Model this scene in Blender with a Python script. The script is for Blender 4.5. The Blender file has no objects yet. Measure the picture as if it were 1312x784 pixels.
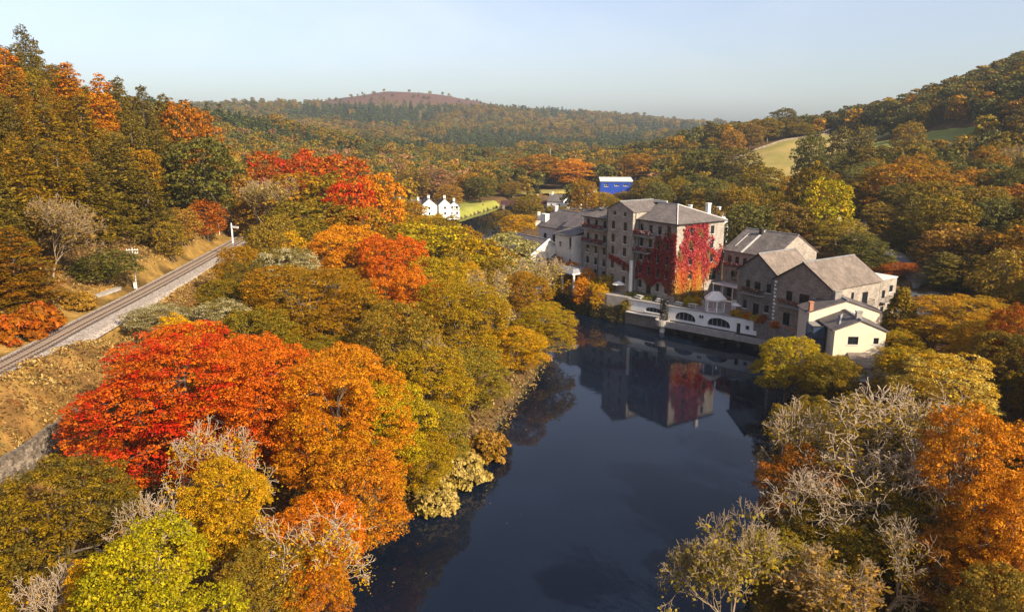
import bpy, math, random
import numpy as np

R = math.radians
sc = bpy.context.scene
col = sc.collection

# ------------------------------------------------------------------ camera
cam_d = bpy.data.cameras.new("camera")
cam_d.sensor_fit = 'HORIZONTAL'
cam_d.sensor_width = 36.0
cam_d.lens = 36.0 * 950 / 1312
cam_d.clip_start = 0.5
cam_d.clip_end = 12000
cam = bpy.data.objects.new("camera", cam_d)
cam.location = (0, 0, 40)
cam.rotation_euler = (R(90 - 13.153), 0, 0)
col.objects.link(cam)
sc.camera = cam

# ------------------------------------------------------------------ sky, sun, exposure
SUN_AZ = 135.0      # clockwise from +Y
SUN_EL = 31.0
world = bpy.data.worlds.new("World")
sc.world = world
world.use_nodes = True
wn, wl = world.node_tree.nodes, world.node_tree.links
wn.clear()
w_out = wn.new('ShaderNodeOutputWorld')
w_bg = wn.new('ShaderNodeBackground')
w_sky = wn.new('ShaderNodeTexSky')
w_sky.sky_type = 'NISHITA'
w_sky.sun_disc = False
w_sky.sun_elevation = R(SUN_EL)
w_sky.sun_rotation = R(SUN_AZ)
w_sky.air_density = 1.0
w_sky.dust_density = 2.0
w_sky.ozone_density = 2.6
w_bg.inputs['Strength'].default_value = 0.096
# a thin even veil of high cloud over the whole sky
w_tc = wn.new('ShaderNodeTexCoord')
w_map = wn.new('ShaderNodeMapping')
w_map.inputs['Scale'].default_value = (1.6, 2.4, 5.0)
w_map.inputs['Rotation'].default_value = (0, 0, R(25))
wl.new(w_tc.outputs['Generated'], w_map.inputs[0])
w_nz = wn.new('ShaderNodeTexNoise')
w_nz.inputs['Scale'].default_value = 1.3
w_nz.inputs['Detail'].default_value = 7
w_nz.inputs['Roughness'].default_value = 0.6
w_nz.inputs['Distortion'].default_value = 0.6
wl.new(w_map.outputs[0], w_nz.inputs['Vector'])
w_mr = wn.new('ShaderNodeMapRange')
w_mr.inputs['From Min'].default_value = 0.42
w_mr.inputs['From Max'].default_value = 0.78
w_mr.inputs['To Min'].default_value = 0.10
w_mr.inputs['To Max'].default_value = 0.42
wl.new(w_nz.outputs['Fac'], w_mr.inputs['Value'])
w_hs = wn.new('ShaderNodeHueSaturation')
w_hs.inputs['Saturation'].default_value = 0.12
w_hs.inputs['Value'].default_value = 1.12
wl.new(w_sky.outputs[0], w_hs.inputs['Color'])
w_mx = wn.new('ShaderNodeMix')
w_mx.data_type = 'RGBA'
wl.new(w_mr.outputs[0], w_mx.inputs[0])
wl.new(w_sky.outputs[0], w_mx.inputs[6])
wl.new(w_hs.outputs[0], w_mx.inputs[7])
w_h2 = wn.new('ShaderNodeHueSaturation')
w_h2.inputs['Hue'].default_value = 0.518
w_h2.inputs['Saturation'].default_value = 0.84
wl.new(w_mx.outputs[2], w_h2.inputs['Color'])
wl.new(w_h2.outputs[0], w_bg.inputs[0])
wl.new(w_bg.outputs[0], w_out.inputs[0])

sun_d = bpy.data.lights.new("sun", 'SUN')
sun_d.energy = 4.9
sun_d.angle = R(0.6)
sun_d.color = (1.0, 0.85, 0.64)
sun = bpy.data.objects.new("sun", sun_d)
sx = math.sin(R(SUN_AZ)) * math.cos(R(SUN_EL))
sy = math.cos(R(SUN_AZ)) * math.cos(R(SUN_EL))
sz = math.sin(R(SUN_EL))
from mathutils import Vector, Matrix
sun.rotation_euler = Vector((sx, sy, sz)).to_track_quat('Z', 'Y').to_euler()
sun.location = (60, -40, 120)
col.objects.link(sun)

vs = sc.view_settings
vs.view_transform = 'Standard'
vs.look = 'None'
vs.exposure = 1.05
vs.gamma = 1.0
vs.use_curve_mapping = False
sc.render.engine = 'CYCLES'
cy = sc.cycles
cy.max_bounces = 6
cy.diffuse_bounces = 3
cy.glossy_bounces = 3
cy.transmission_bounces = 3
cy.volume_bounces = 1
cy.transparent_max_bounces = 6
cy.use_denoising = True
cy.sample_clamp_indirect = 4.0

# ------------------------------------------------------------------ materials
MATS = {}

def new_mat(name):
    m = bpy.data.materials.new(name)
    m.use_nodes = True
    n, l = m.node_tree.nodes, m.node_tree.links
    n.clear()
    out = n.new('ShaderNodeOutputMaterial')
    MATS[name] = m
    return m, n, l, out

def ramp(n, stops):
    r = n.new('ShaderNodeValToRGB')
    cr = r.color_ramp
    while len(cr.elements) < len(stops):
        cr.elements.new(0.5)
    for e, (p, c) in zip(cr.elements, stops):
        e.position = p
        e.color = (c[0], c[1], c[2], 1)
    return r

def mat_noise(name, stops, scale=1.0, rough=0.85, bump=0.0, bscale=None, detail=6, coord='Object', spec=0.3, metal=0.0, stretch=None, voro=None):
    """plain surface: noise coloured through a ramp, optional bump"""
    m, n, l, out = new_mat(name)
    tc = n.new('ShaderNodeTexCoord')
    src = tc.outputs[coord]
    if stretch:
        mp = n.new('ShaderNodeMapping')
        mp.inputs['Scale'].default_value = stretch
        l.new(src, mp.inputs[0])
        src = mp.outputs[0]
    nz = n.new('ShaderNodeTexNoise')
    nz.inputs['Scale'].default_value = scale
    nz.inputs['Detail'].default_value = detail
    nz.inputs['Roughness'].default_value = 0.62
    l.new(src, nz.inputs['Vector'])
    fac = nz.outputs['Fac']
    if voro:
        vo = n.new('ShaderNodeTexVoronoi')
        vo.inputs['Scale'].default_value = voro
        l.new(src, vo.inputs['Vector'])
        sp = n.new('ShaderNodeSeparateColor')
        l.new(vo.outputs['Color'], sp.inputs[0])
        mx = n.new('ShaderNodeMix')
        mx.inputs[0].default_value = 0.5
        l.new(fac, mx.inputs[2])
        l.new(sp.outputs[0], mx.inputs[3])
        fac = mx.outputs[0]
    rp = ramp(n, stops)
    l.new(fac, rp.inputs[0])
    b = n.new('ShaderNodeBsdfPrincipled')
    b.inputs['Roughness'].default_value = rough
    b.inputs['Specular IOR Level'].default_value = spec
    b.inputs['Metallic'].default_value = metal
    l.new(rp.outputs[0], b.inputs['Base Color'])
    if bump:
        n2 = n.new('ShaderNodeTexNoise')
        n2.inputs['Scale'].default_value = bscale or scale * 3
        n2.inputs['Detail'].default_value = 5
        l.new(src, n2.inputs['Vector'])
        bp = n.new('ShaderNodeBump')
        bp.inputs['Strength'].default_value = bump
        bp.inputs['Distance'].default_value = 0.1
        l.new(n2.outputs['Fac'], bp.inputs['Height'])
        l.new(bp.outputs[0], b.inputs['Normal'])
    l.new(b.outputs[0], out.inputs[0])
    return m

def mat_masonry(name, c1, c2, mortar, bw=0.55, bh=0.22, wall_axis='XZ', rough=0.9, bump=0.5, msize=0.03):
    """coursed stone or slates: brick texture in the wall's own plane plus blotches"""
    m, n, l, out = new_mat(name)
    tc = n.new('ShaderNodeTexCoord')
    sp = n.new('ShaderNodeSeparateXYZ')
    l.new(tc.outputs['Object'], sp.inputs[0])
    cb = n.new('ShaderNodeCombineXYZ')
    if wall_axis == 'XZ':
        ad = n.new('ShaderNodeMath')
        ad.operation = 'ADD'
        l.new(sp.outputs[0], ad.inputs[0])
        l.new(sp.outputs[1], ad.inputs[1])
        l.new(ad.outputs[0], cb.inputs[0])
        l.new(sp.outputs[2], cb.inputs[1])
    else:
        l.new(sp.outputs[0], cb.inputs[0])
        l.new(sp.outputs[1], cb.inputs[1])
    br = n.new('ShaderNodeTexBrick')
    br.inputs['Scale'].default_value = 1.0
    br.inputs['Brick Width'].default_value = bw
    br.inputs['Row Height'].default_value = bh
    br.inputs['Mortar Size'].default_value = msize
    br.inputs['Mortar Smooth'].default_value = 0.4
    br.inputs['Bias'].default_value = 0.0
    br.inputs['Color1'].default_value = (*c1, 1)
    br.inputs['Color2'].default_value = (*c2, 1)
    br.inputs['Mortar'].default_value = (*mortar, 1)
    l.new(cb.outputs[0], br.inputs['Vector'])
    nz = n.new('ShaderNodeTexNoise')
    nz.inputs['Scale'].default_value = 0.5
    nz.inputs['Detail'].default_value = 7
    nz.inputs['Roughness'].default_value = 0.7
    l.new(tc.outputs['Object'], nz.inputs['Vector'])
    rp = ramp(n, [(0.25, (0.6, 0.58, 0.56)), (0.75, (1.3, 1.27, 1.22))])
    l.new(nz.outputs['Fac'], rp.inputs[0])
    mx = n.new('ShaderNodeMix')
    mx.data_type = 'RGBA'
    mx.blend_type = 'MULTIPLY'
    mx.inputs[0].default_value = 1.0
    l.new(br.outputs['Color'], mx.inputs[6])
    l.new(rp.outputs[0], mx.inputs[7])
    b = n.new('ShaderNodeBsdfPrincipled')
    b.inputs['Roughness'].default_value = rough
    b.inputs['Specular IOR Level'].default_value = 0.25
    l.new(mx.outputs[2], b.inputs['Base Color'])
    n2 = n.new('ShaderNodeTexNoise')
    n2.inputs['Scale'].default_value = 6
    l.new(tc.outputs['Object'], n2.inputs['Vector'])
    ad2 = n.new('ShaderNodeMath')
    ad2.operation = 'SUBTRACT'
    l.new(n2.outputs['Fac'], ad2.inputs[0])
    l.new(br.outputs['Fac'], ad2.inputs[1])
    bp = n.new('ShaderNodeBump')
    bp.inputs['Strength'].default_value = bump
    bp.inputs['Distance'].default_value = 0.06
    l.new(ad2.outputs[0], bp.inputs['Height'])
    l.new(bp.outputs[0], b.inputs['Normal'])
    l.new(b.outputs[0], out.inputs[0])
    return m

mat_masonry('stone', (0.235, 0.205, 0.175), (0.385, 0.34, 0.295), (0.32, 0.285, 0.25))
mat_masonry('stone_dark', (0.15, 0.13, 0.115), (0.25, 0.215, 0.185), (0.2, 0.175, 0.15))
mat_masonry('stone_brown', (0.20, 0.155, 0.125), (0.33, 0.26, 0.21), (0.26, 0.21, 0.17))
mat_masonry('slate', (0.11, 0.095, 0.09), (0.17, 0.148, 0.14), (0.085, 0.072, 0.068), bw=0.45, bh=0.3, wall_axis='XY', bump=0.35, msize=0.018, rough=0.75)
mat_masonry('slate_warm', (0.145, 0.118, 0.10), (0.215, 0.175, 0.148), (0.11, 0.09, 0.075), bw=0.5, bh=0.35, wall_axis='XY', bump=0.35, msize=0.02, rough=0.8)
mat_masonry('slate_dark', (0.10, 0.088, 0.088), (0.15, 0.13, 0.13), (0.075, 0.066, 0.066), bw=0.45, bh=0.3, wall_axis='XY', bump=0.3, msize=0.018, rough=0.7)
mat_masonry('field_wall', (0.20, 0.165, 0.125), (0.34, 0.28, 0.215), (0.10, 0.08, 0.06), bw=0.7, bh=0.34, bump=1.0, msize=0.05)
mat_noise('rubble', [(0.25, (0.085, 0.064, 0.046)), (0.5, (0.165, 0.13, 0.096)), (0.75, (0.27, 0.22, 0.165))], 1.3, 0.95, 0.8, 5, voro=2.2)
mat_noise('white_render', [(0.25, (0.66, 0.63, 0.58)), (0.7, (0.80, 0.78, 0.74))], 0.7, 0.9, 0.12, 9)
mat_noise('grey_render', [(0.25, (0.44, 0.40, 0.355)), (0.7, (0.58, 0.535, 0.48))], 0.7, 0.9, 0.12, 9)
mat_noise('cream_render', [(0.25, (0.60, 0.49, 0.35)), (0.7, (0.70, 0.59, 0.44))], 0.7, 0.9, 0.12, 9)
mat_noise('white_paint', [(0.3, (0.72, 0.70, 0.66)), (0.7, (0.80, 0.79, 0.76))], 2, 0.5)
mat_noise('dark_frame', [(0.3, (0.018, 0.016, 0.016)), (0.7, (0.03, 0.026, 0.025))], 3, 0.5)
mat_noise('grey_frame', [(0.3, (0.17, 0.17, 0.18)), (0.7, (0.25, 0.25, 0.26))], 3, 0.5)
mat_noise('brown_wood', [(0.3, (0.10, 0.055, 0.03)), (0.7, (0.17, 0.10, 0.06))], 3, 0.8)
mat_noise('lead', [(0.3, (0.16, 0.16, 0.17)), (0.7, (0.26, 0.26, 0.27))], 1.2, 0.6)
mat_noise('lead_white', [(0.3, (0.48, 0.45, 0.42)), (0.7, (0.62, 0.59, 0.55))], 1.2, 0.7)
mat_noise('concrete', [(0.25, (0.22, 0.195, 0.175)), (0.75, (0.38, 0.34, 0.305))], 1.1, 0.9, 0.2, 8)
mat_noise('quay_dark', [(0.25, (0.03, 0.026, 0.022)), (0.75, (0.075, 0.065, 0.055))], 0.9, 0.8, 0.3, 5)
mat_noise('paving', [(0.25, (0.22, 0.195, 0.17)), (0.75, (0.36, 0.32, 0.285))], 0.8, 0.9, 0.15, 6)
mat_noise('asphalt', [(0.25, (0.045, 0.045, 0.048)), (0.75, (0.085, 0.083, 0.083))], 1.5, 0.9, 0.15, 12)
mat_noise('road_pale', [(0.25, (0.15, 0.145, 0.14)), (0.75, (0.24, 0.23, 0.22))], 0.8, 0.9, 0.15, 8)
mat_noise('blue_steel', [(0.3, (0.012, 0.04, 0.26)), (0.7, (0.02, 0.06, 0.34))], 0.5, 0.45)
mat_noise('red_steel', [(0.3, (0.045, 0.014, 0.016)), (0.7, (0.075, 0.025, 0.026))], 0.5, 0.6)
mat_noise('bark', [(0.3, (0.07, 0.05, 0.035)), (0.7, (0.16, 0.12, 0.085))], 3.5, 0.95, 0.5, 9)
mat_noise('bark_pale', [(0.3, (0.26, 0.19, 0.125)), (0.7, (0.45, 0.35, 0.25))], 2.5, 0.9, 0.3, 9)
mat_noise('bark_tan', [(0.3, (0.22, 0.155, 0.09)), (0.7, (0.36, 0.26, 0.16))], 2.5, 0.9, 0.3, 9)
mat_noise('sleeper', [(0.3, (0.17, 0.125, 0.095)), (0.7, (0.29, 0.225, 0.175))], 2.5, 0.9, 0.4, 10)
mat_noise('rail', [(0.3, (0.10, 0.06, 0.045)), (0.7, (0.20, 0.13, 0.10))], 4, 0.45, metal=0.6)
mat_noise('ballast_grey', [(0.3, (0.19, 0.155, 0.125)), (0.5, (0.32, 0.265, 0.22)), (0.72, (0.46, 0.39, 0.325))], 1.2, 0.95, 0.8, 7, voro=5.0)
mat_noise('ballast_brown', [(0.3, (0.05, 0.036, 0.03)), (0.7, (0.115, 0.085, 0.07))], 1.6, 0.95, 0.8, 7, voro=5.0)
mat_noise('meadow', [(0.25, (0.14, 0.155, 0.022)), (0.5, (0.235, 0.235, 0.035)), (0.75, (0.32, 0.275, 0.06))], 0.06, 0.95, 0.3, 1.5)
mat_noise('pasture', [(0.25, (0.15, 0.145, 0.028)), (0.45, (0.24, 0.20, 0.045)), (0.6, (0.33, 0.24, 0.065)), (0.8, (0.40, 0.28, 0.09))], 0.05, 0.95, 0.3, 1.2)
mat_noise('car_blue', [(0.3, (0.03, 0.05, 0.11)), (0.7, (0.035, 0.055, 0.12))], 1, 0.25, spec=0.6)
mat_noise('car_silver', [(0.3, (0.30, 0.31, 0.32)), (0.7, (0.33, 0.34, 0.35))], 1, 0.3, spec=0.6)
mat_noise('car_black', [(0.3, (0.015, 0.015, 0.018)), (0.7, (0.018, 0.018, 0.02))], 1, 0.25, spec=0.6)
mat_noise('car_white', [(0.3, (0.62, 0.62, 0.62)), (0.7, (0.66, 0.66, 0.66))], 1, 0.3, spec=0.6)
mat_noise('tyre', [(0.3, (0.012, 0.012, 0.012)), (0.7, (0.02, 0.02, 0.02))], 4, 0.9)
mat_noise('chrome', [(0.3, (0.45, 0.45, 0.46)), (0.7, (0.55, 0.55, 0.56))], 4, 0.3, metal=0.8)
mat_noise('canvas', [(0.3, (0.70, 0.62, 0.54)), (0.7, (0.80, 0.73, 0.65))], 1.5, 0.9)
mat_noise('terracotta', [(0.3, (0.32, 0.14, 0.08)), (0.7, (0.42, 0.20, 0.12))], 2, 0.9)
mat_noise('curtain', [(0.3, (0.35, 0.33, 0.31)), (0.7, (0.5, 0.48, 0.45))], 2, 0.9)

def mat_glass(name, c=(0.012, 0.015, 0.02), rough=0.06):
    m, n, l, out = new_mat(name)
    b = n.new('ShaderNodeBsdfPrincipled')
    b.inputs['Base Color'].default_value = (*c, 1)
    b.inputs['Roughness'].default_value = rough
    b.inputs['Specular IOR Level'].default_value = 0.6
    l.new(b.outputs[0], out.inputs[0])
    return m
mat_glass('glass')
mat_glass('glass_blue', (0.03, 0.05, 0.09), 0.08)

# foliage: main and second colour come from the tree object, variation from the clump and the leaf
def mat_leaf(name, instancer=False, transl=0.28):
    m, n, l, out = new_mat(name)
    def attr(nm, typ='GEOMETRY'):
        a = n.new('ShaderNodeAttribute')
        a.attribute_name = nm
        a.attribute_type = typ
        return a
    if instancer:
        ca = attr('tint', 'INSTANCER').outputs['Color']
        cb = attr('tint_b', 'INSTANCER').outputs['Color']
    else:
        oi = n.new('ShaderNodeObjectInfo')
        ca = oi.outputs['Color']
        cb = attr('leaf_b', 'OBJECT').outputs['Color']
    tc = n.new('ShaderNodeTexCoord')
    nz = n.new('ShaderNodeTexNoise')
    nz.inputs['Scale'].default_value = 0.28
    nz.inputs['Detail'].default_value = 2
    l.new(tc.outputs['Object'], nz.inputs['Vector'])
    m1 = n.new('ShaderNodeMath'); m1.operation = 'MULTIPLY_ADD'
    l.new(attr('clump').outputs['Fac'], m1.inputs[0])
    m1.inputs[1].default_value = 0.5
    l.new(nz.outputs['Fac'], m1.inputs[2])
    m2 = n.new('ShaderNodeMapRange')
    m2.inputs['From Min'].default_value = 0.55
    m2.inputs['From Max'].default_value = 0.95
    l.new(m1.outputs[0], m2.inputs['Value'])
    mx = n.new('ShaderNodeMix'); mx.data_type = 'RGBA'
    l.new(m2.outputs[0], mx.inputs[0])
    l.new(ca, mx.inputs[6])
    l.new(cb, mx.inputs[7])
    hs = n.new('ShaderNodeHueSaturation')
    hs.inputs['Saturation'].default_value = 1.12
    l.new(mx.outputs[2], hs.inputs['Color'])
    lf = attr('leaf').outputs['Fac']
    v = n.new('ShaderNodeMapRange')
    v.inputs['To Min'].default_value = 0.6
    v.inputs['To Max'].default_value = 1.45
    l.new(lf, v.inputs['Value'])
    l.new(v.outputs[0], hs.inputs['Value'])
    h = n.new('ShaderNodeMapRange')
    h.inputs['To Min'].default_value = 0.496
    h.inputs['To Max'].default_value = 0.514
    l.new(attr('clump').outputs['Fac'], h.inputs['Value'])
    l.new(h.outputs[0], hs.inputs['Hue'])
    b = n.new('ShaderNodeBsdfPrincipled')
    b.inputs['Roughness'].default_value = 0.6
    b.inputs['Specular IOR Level'].default_value = 0.2
    l.new(hs.outputs[0], b.inputs['Base Color'])
    t = n.new('ShaderNodeBsdfTranslucent')
    l.new(hs.outputs[0], t.inputs['Color'])
    ms = n.new('ShaderNodeMixShader')
    ms.inputs[0].default_value = transl
    l.new(b.outputs[0], ms.inputs[1])
    l.new(t.outputs[0], ms.inputs[2])
    l.new(ms.outputs[0], out.inputs[0])
    return m
mat_leaf('leaf')
mat_leaf('leaf_far', True)

# leaves or blades that carry their own colour
def mat_colour(name, transl=0.25):
    m, n, l, out = new_mat(name)
    a = n.new('ShaderNodeAttribute')
    a.attribute_name = 'col'
    b = n.new('ShaderNodeBsdfPrincipled')
    b.inputs['Roughness'].default_value = 0.65
    b.inputs['Specular IOR Level'].default_value = 0.2
    l.new(a.outputs['Color'], b.inputs['Base Color'])
    t = n.new('ShaderNodeBsdfTranslucent')
    l.new(a.outputs['Color'], t.inputs['Color'])
    ms = n.new('ShaderNodeMixShader')
    ms.inputs[0].default_value = transl
    l.new(b.outputs[0], ms.inputs[1])
    l.new(t.outputs[0], ms.inputs[2])
    l.new(ms.outputs[0], out.inputs[0])
    return m
mat_colour('leaf_own')

def mat_ground():
    m, n, l, out = new_mat('ground')
    a = n.new('ShaderNodeAttribute'); a.attribute_name = 'col'
    tc = n.new('ShaderNodeTexCoord')
    nz = n.new('ShaderNodeTexNoise')
    nz.inputs['Scale'].default_value = 0.35
    nz.inputs['Detail'].default_value = 9
    nz.inputs['Roughness'].default_value = 0.72
    l.new(tc.outputs['Object'], nz.inputs['Vector'])
    rp = ramp(n, [(0.3, (0.45, 0.42, 0.36)), (0.52, (1.0, 0.97, 0.9)), (0.72, (1.65, 1.5, 1.25))])
    l.new(nz.outputs['Fac'], rp.inputs[0])
    mx = n.new('ShaderNodeMix'); mx.data_type = 'RGBA'; mx.blend_type = 'MULTIPLY'
    mx.inputs[0].default_value = 1
    l.new(a.outputs['Color'], mx.inputs[6])
    l.new(rp.outputs[0], mx.inputs[7])
    b = n.new('ShaderNodeBsdfPrincipled')
    b.inputs['Roughness'].default_value = 0.95
    b.inputs['Specular IOR Level'].default_value = 0.1
    l.new(mx.outputs[2], b.inputs['Base Color'])
    n2 = n.new('ShaderNodeTexNoise'); n2.inputs['Scale'].default_value = 2.2; n2.inputs['Detail'].default_value = 6
    l.new(tc.outputs['Object'], n2.inputs['Vector'])
    bp = n.new('ShaderNodeBump'); bp.inputs['Strength'].default_value = 0.8; bp.inputs['Distance'].default_value = 0.25
    l.new(n2.outputs['Fac'], bp.inputs['Height'])
    l.new(bp.outputs[0], b.inputs['Normal'])
    l.new(b.outputs[0], out.inputs[0])
mat_ground()

def mat_water():
    m, n, l, out = new_mat('water')
    tc = n.new('ShaderNodeTexCoord')
    mp = n.new('ShaderNodeMapping')
    mp.inputs['Scale'].default_value = (0.55, 1.3, 1)
    mp.inputs['Rotation'].default_value = (0, 0, R(18))
    l.new(tc.outputs['Object'], mp.inputs[0])
    n1 = n.new('ShaderNodeTexNoise'); n1.inputs['Scale'].default_value = 1.1; n1.inputs['Detail'].default_value = 3
    l.new(mp.outputs[0], n1.inputs['Vector'])
    n2 = n.new('ShaderNodeTexNoise'); n2.inputs['Scale'].default_value = 0.05; n2.inputs['Detail'].default_value = 3
    l.new(tc.outputs['Object'], n2.inputs['Vector'])
    mr = n.new('ShaderNodeMapRange')
    mr.inputs['From Min'].default_value = 0.35
    mr.inputs['From Max'].default_value = 0.7
    mr.inputs['To Min'].default_value = 0.15
    mr.inputs['To Max'].default_value = 1.0
    l.new(n2.outputs['Fac'], mr.inputs['Value'])
    ml = n.new('ShaderNodeMath'); ml.operation = 'MULTIPLY'
    l.new(n1.outputs['Fac'], ml.inputs[0])
    l.new(mr.outputs[0], ml.inputs[1])
    bp = n.new('ShaderNodeBump'); bp.inputs['Strength'].default_value = 0.35; bp.inputs['Distance'].default_value = 0.018
    l.new(ml.outputs[0], bp.inputs['Height'])
    rp = ramp(n, [(0.35, (0.003, 0.006, 0.013)), (0.7, (0.0055, 0.0105, 0.022))])
    l.new(n2.outputs['Fac'], rp.inputs[0])
    b = n.new('ShaderNodeBsdfPrincipled')
    b.inputs['Roughness'].default_value = 0.035
    b.inputs['IOR'].default_value = 1.333
    l.new(rp.outputs[0], b.inputs['Base Color'])
    l.new(bp.outputs[0], b.inputs['Normal'])
    l.new(b.outputs[0], out.inputs[0])
mat_water()

# ------------------------------------------------------------------ object helpers
def link(o, parent=None):
    col.objects.link(o)
    if parent is not None:
        o.parent = parent
    return o

def tag(o, label, cat, group=None, kind=None):
    o['label'] = label
    o['category'] = cat
    if group:
        o['group'] = group
    if kind:
        o['kind'] = kind
    return o

def thing(name, label, cat, loc=(0, 0, 0), rz=0.0, group=None):
    o = bpy.data.objects.new(name, None)
    o.location = loc
    o.rotation_euler = (0, 0, rz)
    o.empty_display_size = 0.5
    tag(o, label, cat, group)
    return link(o)

def np_mesh(name, V, F, mat, fattr=None, smooth=False):
    """F: (m,k) int array, all faces of k corners; fattr: face attributes"""
    V = np.asarray(V, dtype=np.float32)
    F = np.asarray(F, dtype=np.int32)
    me = bpy.data.meshes.new(name)
    m, k = F.shape
    me.vertices.add(len(V))
    me.vertices.foreach_set('co', V.ravel())
    me.loops.add(m * k)
    me.loops.foreach_set('vertex_index', F.ravel())
    me.polygons.add(m)
    me.polygons.foreach_set('loop_start', np.arange(0, m * k, k, dtype=np.int32))
    if smooth:
        me.polygons.foreach_set('use_smooth', np.ones(m, dtype=bool))
    for nm, arr in (fattr or {}).items():
        arr = np.asarray(arr, dtype=np.float32)
        if arr.ndim == 1:
            at = me.attributes.new(nm, 'FLOAT', 'FACE')
            at.data.foreach_set('value', arr)
        else:
            at = me.attributes.new(nm, 'FLOAT_COLOR', 'FACE')
            a4 = np.ones((len(arr), 4), dtype=np.float32)
            a4[:, :3] = arr
            at.data.foreach_set('color', a4.ravel())
    me.update(calc_edges=True)
    if mat:
        me.materials.append(MATS[mat])
    return me

class MB:
    """collects boxes, prisms and tubes of ONE piece"""
    def __init__(self):
        self.v, self.f = [], []
    def poly(self, pts):
        i = len(self.v)
        self.v += [tuple(p) for p in pts]
        self.f.append(tuple(range(i, i + len(pts))))
        return self
    def box(self, x0, x1, y0, y1, z0, z1):
        i = len(self.v)
        self.v += [(x0, y0, z0), (x1, y0, z0), (x1, y1, z0), (x0, y1, z0), (x0, y0, z1), (x1, y0, z1), (x1, y1, z1), (x0, y1, z1)]
        for q in ((0, 3, 2, 1), (4, 5, 6, 7), (0, 1, 5, 4), (1, 2, 6, 5), (2, 3, 7, 6), (3, 0, 4, 7)):
            self.f.append(tuple(i + k for k in q))
        return self
    def hexa(self, lo, hi):
        """closed solid between two polygons with equally many corners (lo below hi)"""
        n, i = len(lo), len(self.v)
        self.v += [tuple(p) for p in lo] + [tuple(p) for p in hi]
        self.f.append(tuple(i + k for k in range(n))[::-1])
        self.f.append(tuple(i + n + k for k in range(n)))
        for k in range(n):
            j = (k + 1) % n
            self.f.append((i + k, i + j, i + n + j, i + n + k))
        return self
    def slab(self, pts, t):
        return self.hexa([(p[0], p[1], p[2] - t) for p in pts], pts)
    def tube(self, p0, p1, r0, r1=None, n=8, cap=True):
        r1 = r0 if r1 is None else r1
        p0, p1 = Vector(p0), Vector(p1)
        d = (p1 - p0).normalized()
        u = d.orthogonal().normalized()
        w = d.cross(u)
        i = len(self.v)
        for p, r in ((p0, r0), (p1, r1)):
            for k in range(n):
                a = 2 * math.pi * k / n
                self.v.append(tuple(p + (u * math.cos(a) + w * math.sin(a)) * r))
        for k in range(n):
            j = (k + 1) % n
            self.f.append((i + k, i + j, i + n + j, i + n + k))
        if cap:
            self.f.append(tuple(i + k for k in range(n))[::-1])
            self.f.append(tuple(i + n + k for k in range(n)))
        return self
    def lathe(self, prof, n=16, c=(0, 0), arc=2 * math.pi):
        i = len(self.v)
        for r, z in prof:
            for k in range(n):
                a = arc * k / n
                self.v.append((c[0] + r * math.cos(a), c[1] + r * math.sin(a), z))
        for s in range(len(prof) - 1):
            for k in range(n):
                j = (k + 1) % n
                self.f.append((i + s * n + k, i + s * n + j, i + (s + 1) * n + j, i + (s + 1) * n + k))
        return self
    def mesh(self, name, mat):
        me = bpy.data.meshes.new(name)
        me.from_pydata(self.v, [], self.f)
        me.update()
        me.materials.append(MATS[mat])
        return me
    def build(self, name, mat, parent=None, loc=(0, 0, 0), rz=0.0):
        o = bpy.data.objects.new(name, self.mesh(name, mat))
        o.location = loc
        o.rotation_euler = (0, 0, rz)
        return link(o, parent)

def struct(o):
    o['kind'] = 'structure'
    return o

# ------------------------------------------------------------------ terrain
#TERRAIN_BEGIN
LEFT_BANK = [(-22, -160), (-19, 0), (-16, 40), (-15.5, 56), (-13, 66), (-9.5, 74), (-6, 80), (-2.3, 88), (1, 102), (5.5, 118), (8, 132), (8, 150), (4, 168), (-3, 190), (-10, 208), (-22, 245), (-30, 290), (-31, 325), (-16, 378), (-6, 410), (0, 434), (30, 448), (110, 454)]
RIGHT_BANK = [(110, 441), (40, 436), (22, 422), (17, 395), (8, 370), (-2, 345), (-8, 310), (-6, 260), (1, 225), (8, 190), (13.5, 171), (23, 157), (33.6, 148), (44.6, 138.5), (49.5, 131), (47, 122), (44, 114), (37, 100), (33, 90), (28.5, 78), (22.5, 65), (17.5, 54), (12.5, 44), (20, 0), (26, -160)]
RIVER = np.array(LEFT_BANK + RIGHT_BANK, dtype=float)

def in_poly(P, poly):
    x, y = P[:, 0], P[:, 1]
    c = np.zeros(len(P), dtype=bool)
    n = len(poly)
    for i in range(n):
        x0, y0 = poly[i]
        x1, y1 = poly[(i + 1) % n]
        if y0 == y1:
            continue
        t = ((y0 > y) != (y1 > y)) & (x < (x1 - x0) * (y - y0) / (y1 - y0) + x0)
        c ^= t
    return c

def seg_dist(P, line):
    d = np.full(len(P), 1e9)
    for (x0, y0), (x1, y1) in zip(line[:-1], line[1:]):
        dx, dy = x1 - x0, y1 - y0
        t = np.clip(((P[:, 0] - x0) * dx + (P[:, 1] - y0) * dy) / (dx * dx + dy * dy), 0, 1)
        d = np.minimum(d, np.hypot(P[:, 0] - x0 - t * dx, P[:, 1] - y0 - t * dy))
    return d

TRACK = [(-56, -60), (-58.5, 0), (-61, 50), (-63.4, 90), (-65.1, 108), (-66.9, 132), (-70.2, 166), (-73.8, 200), (-76.4, 222), (-80, 250), (-86, 282), (-96, 320)]
def sm(a, b, x):
    t = np.clip((x - a) / (b - a), 0, 1)
    return t * t * (3 - 2 * t)

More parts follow.
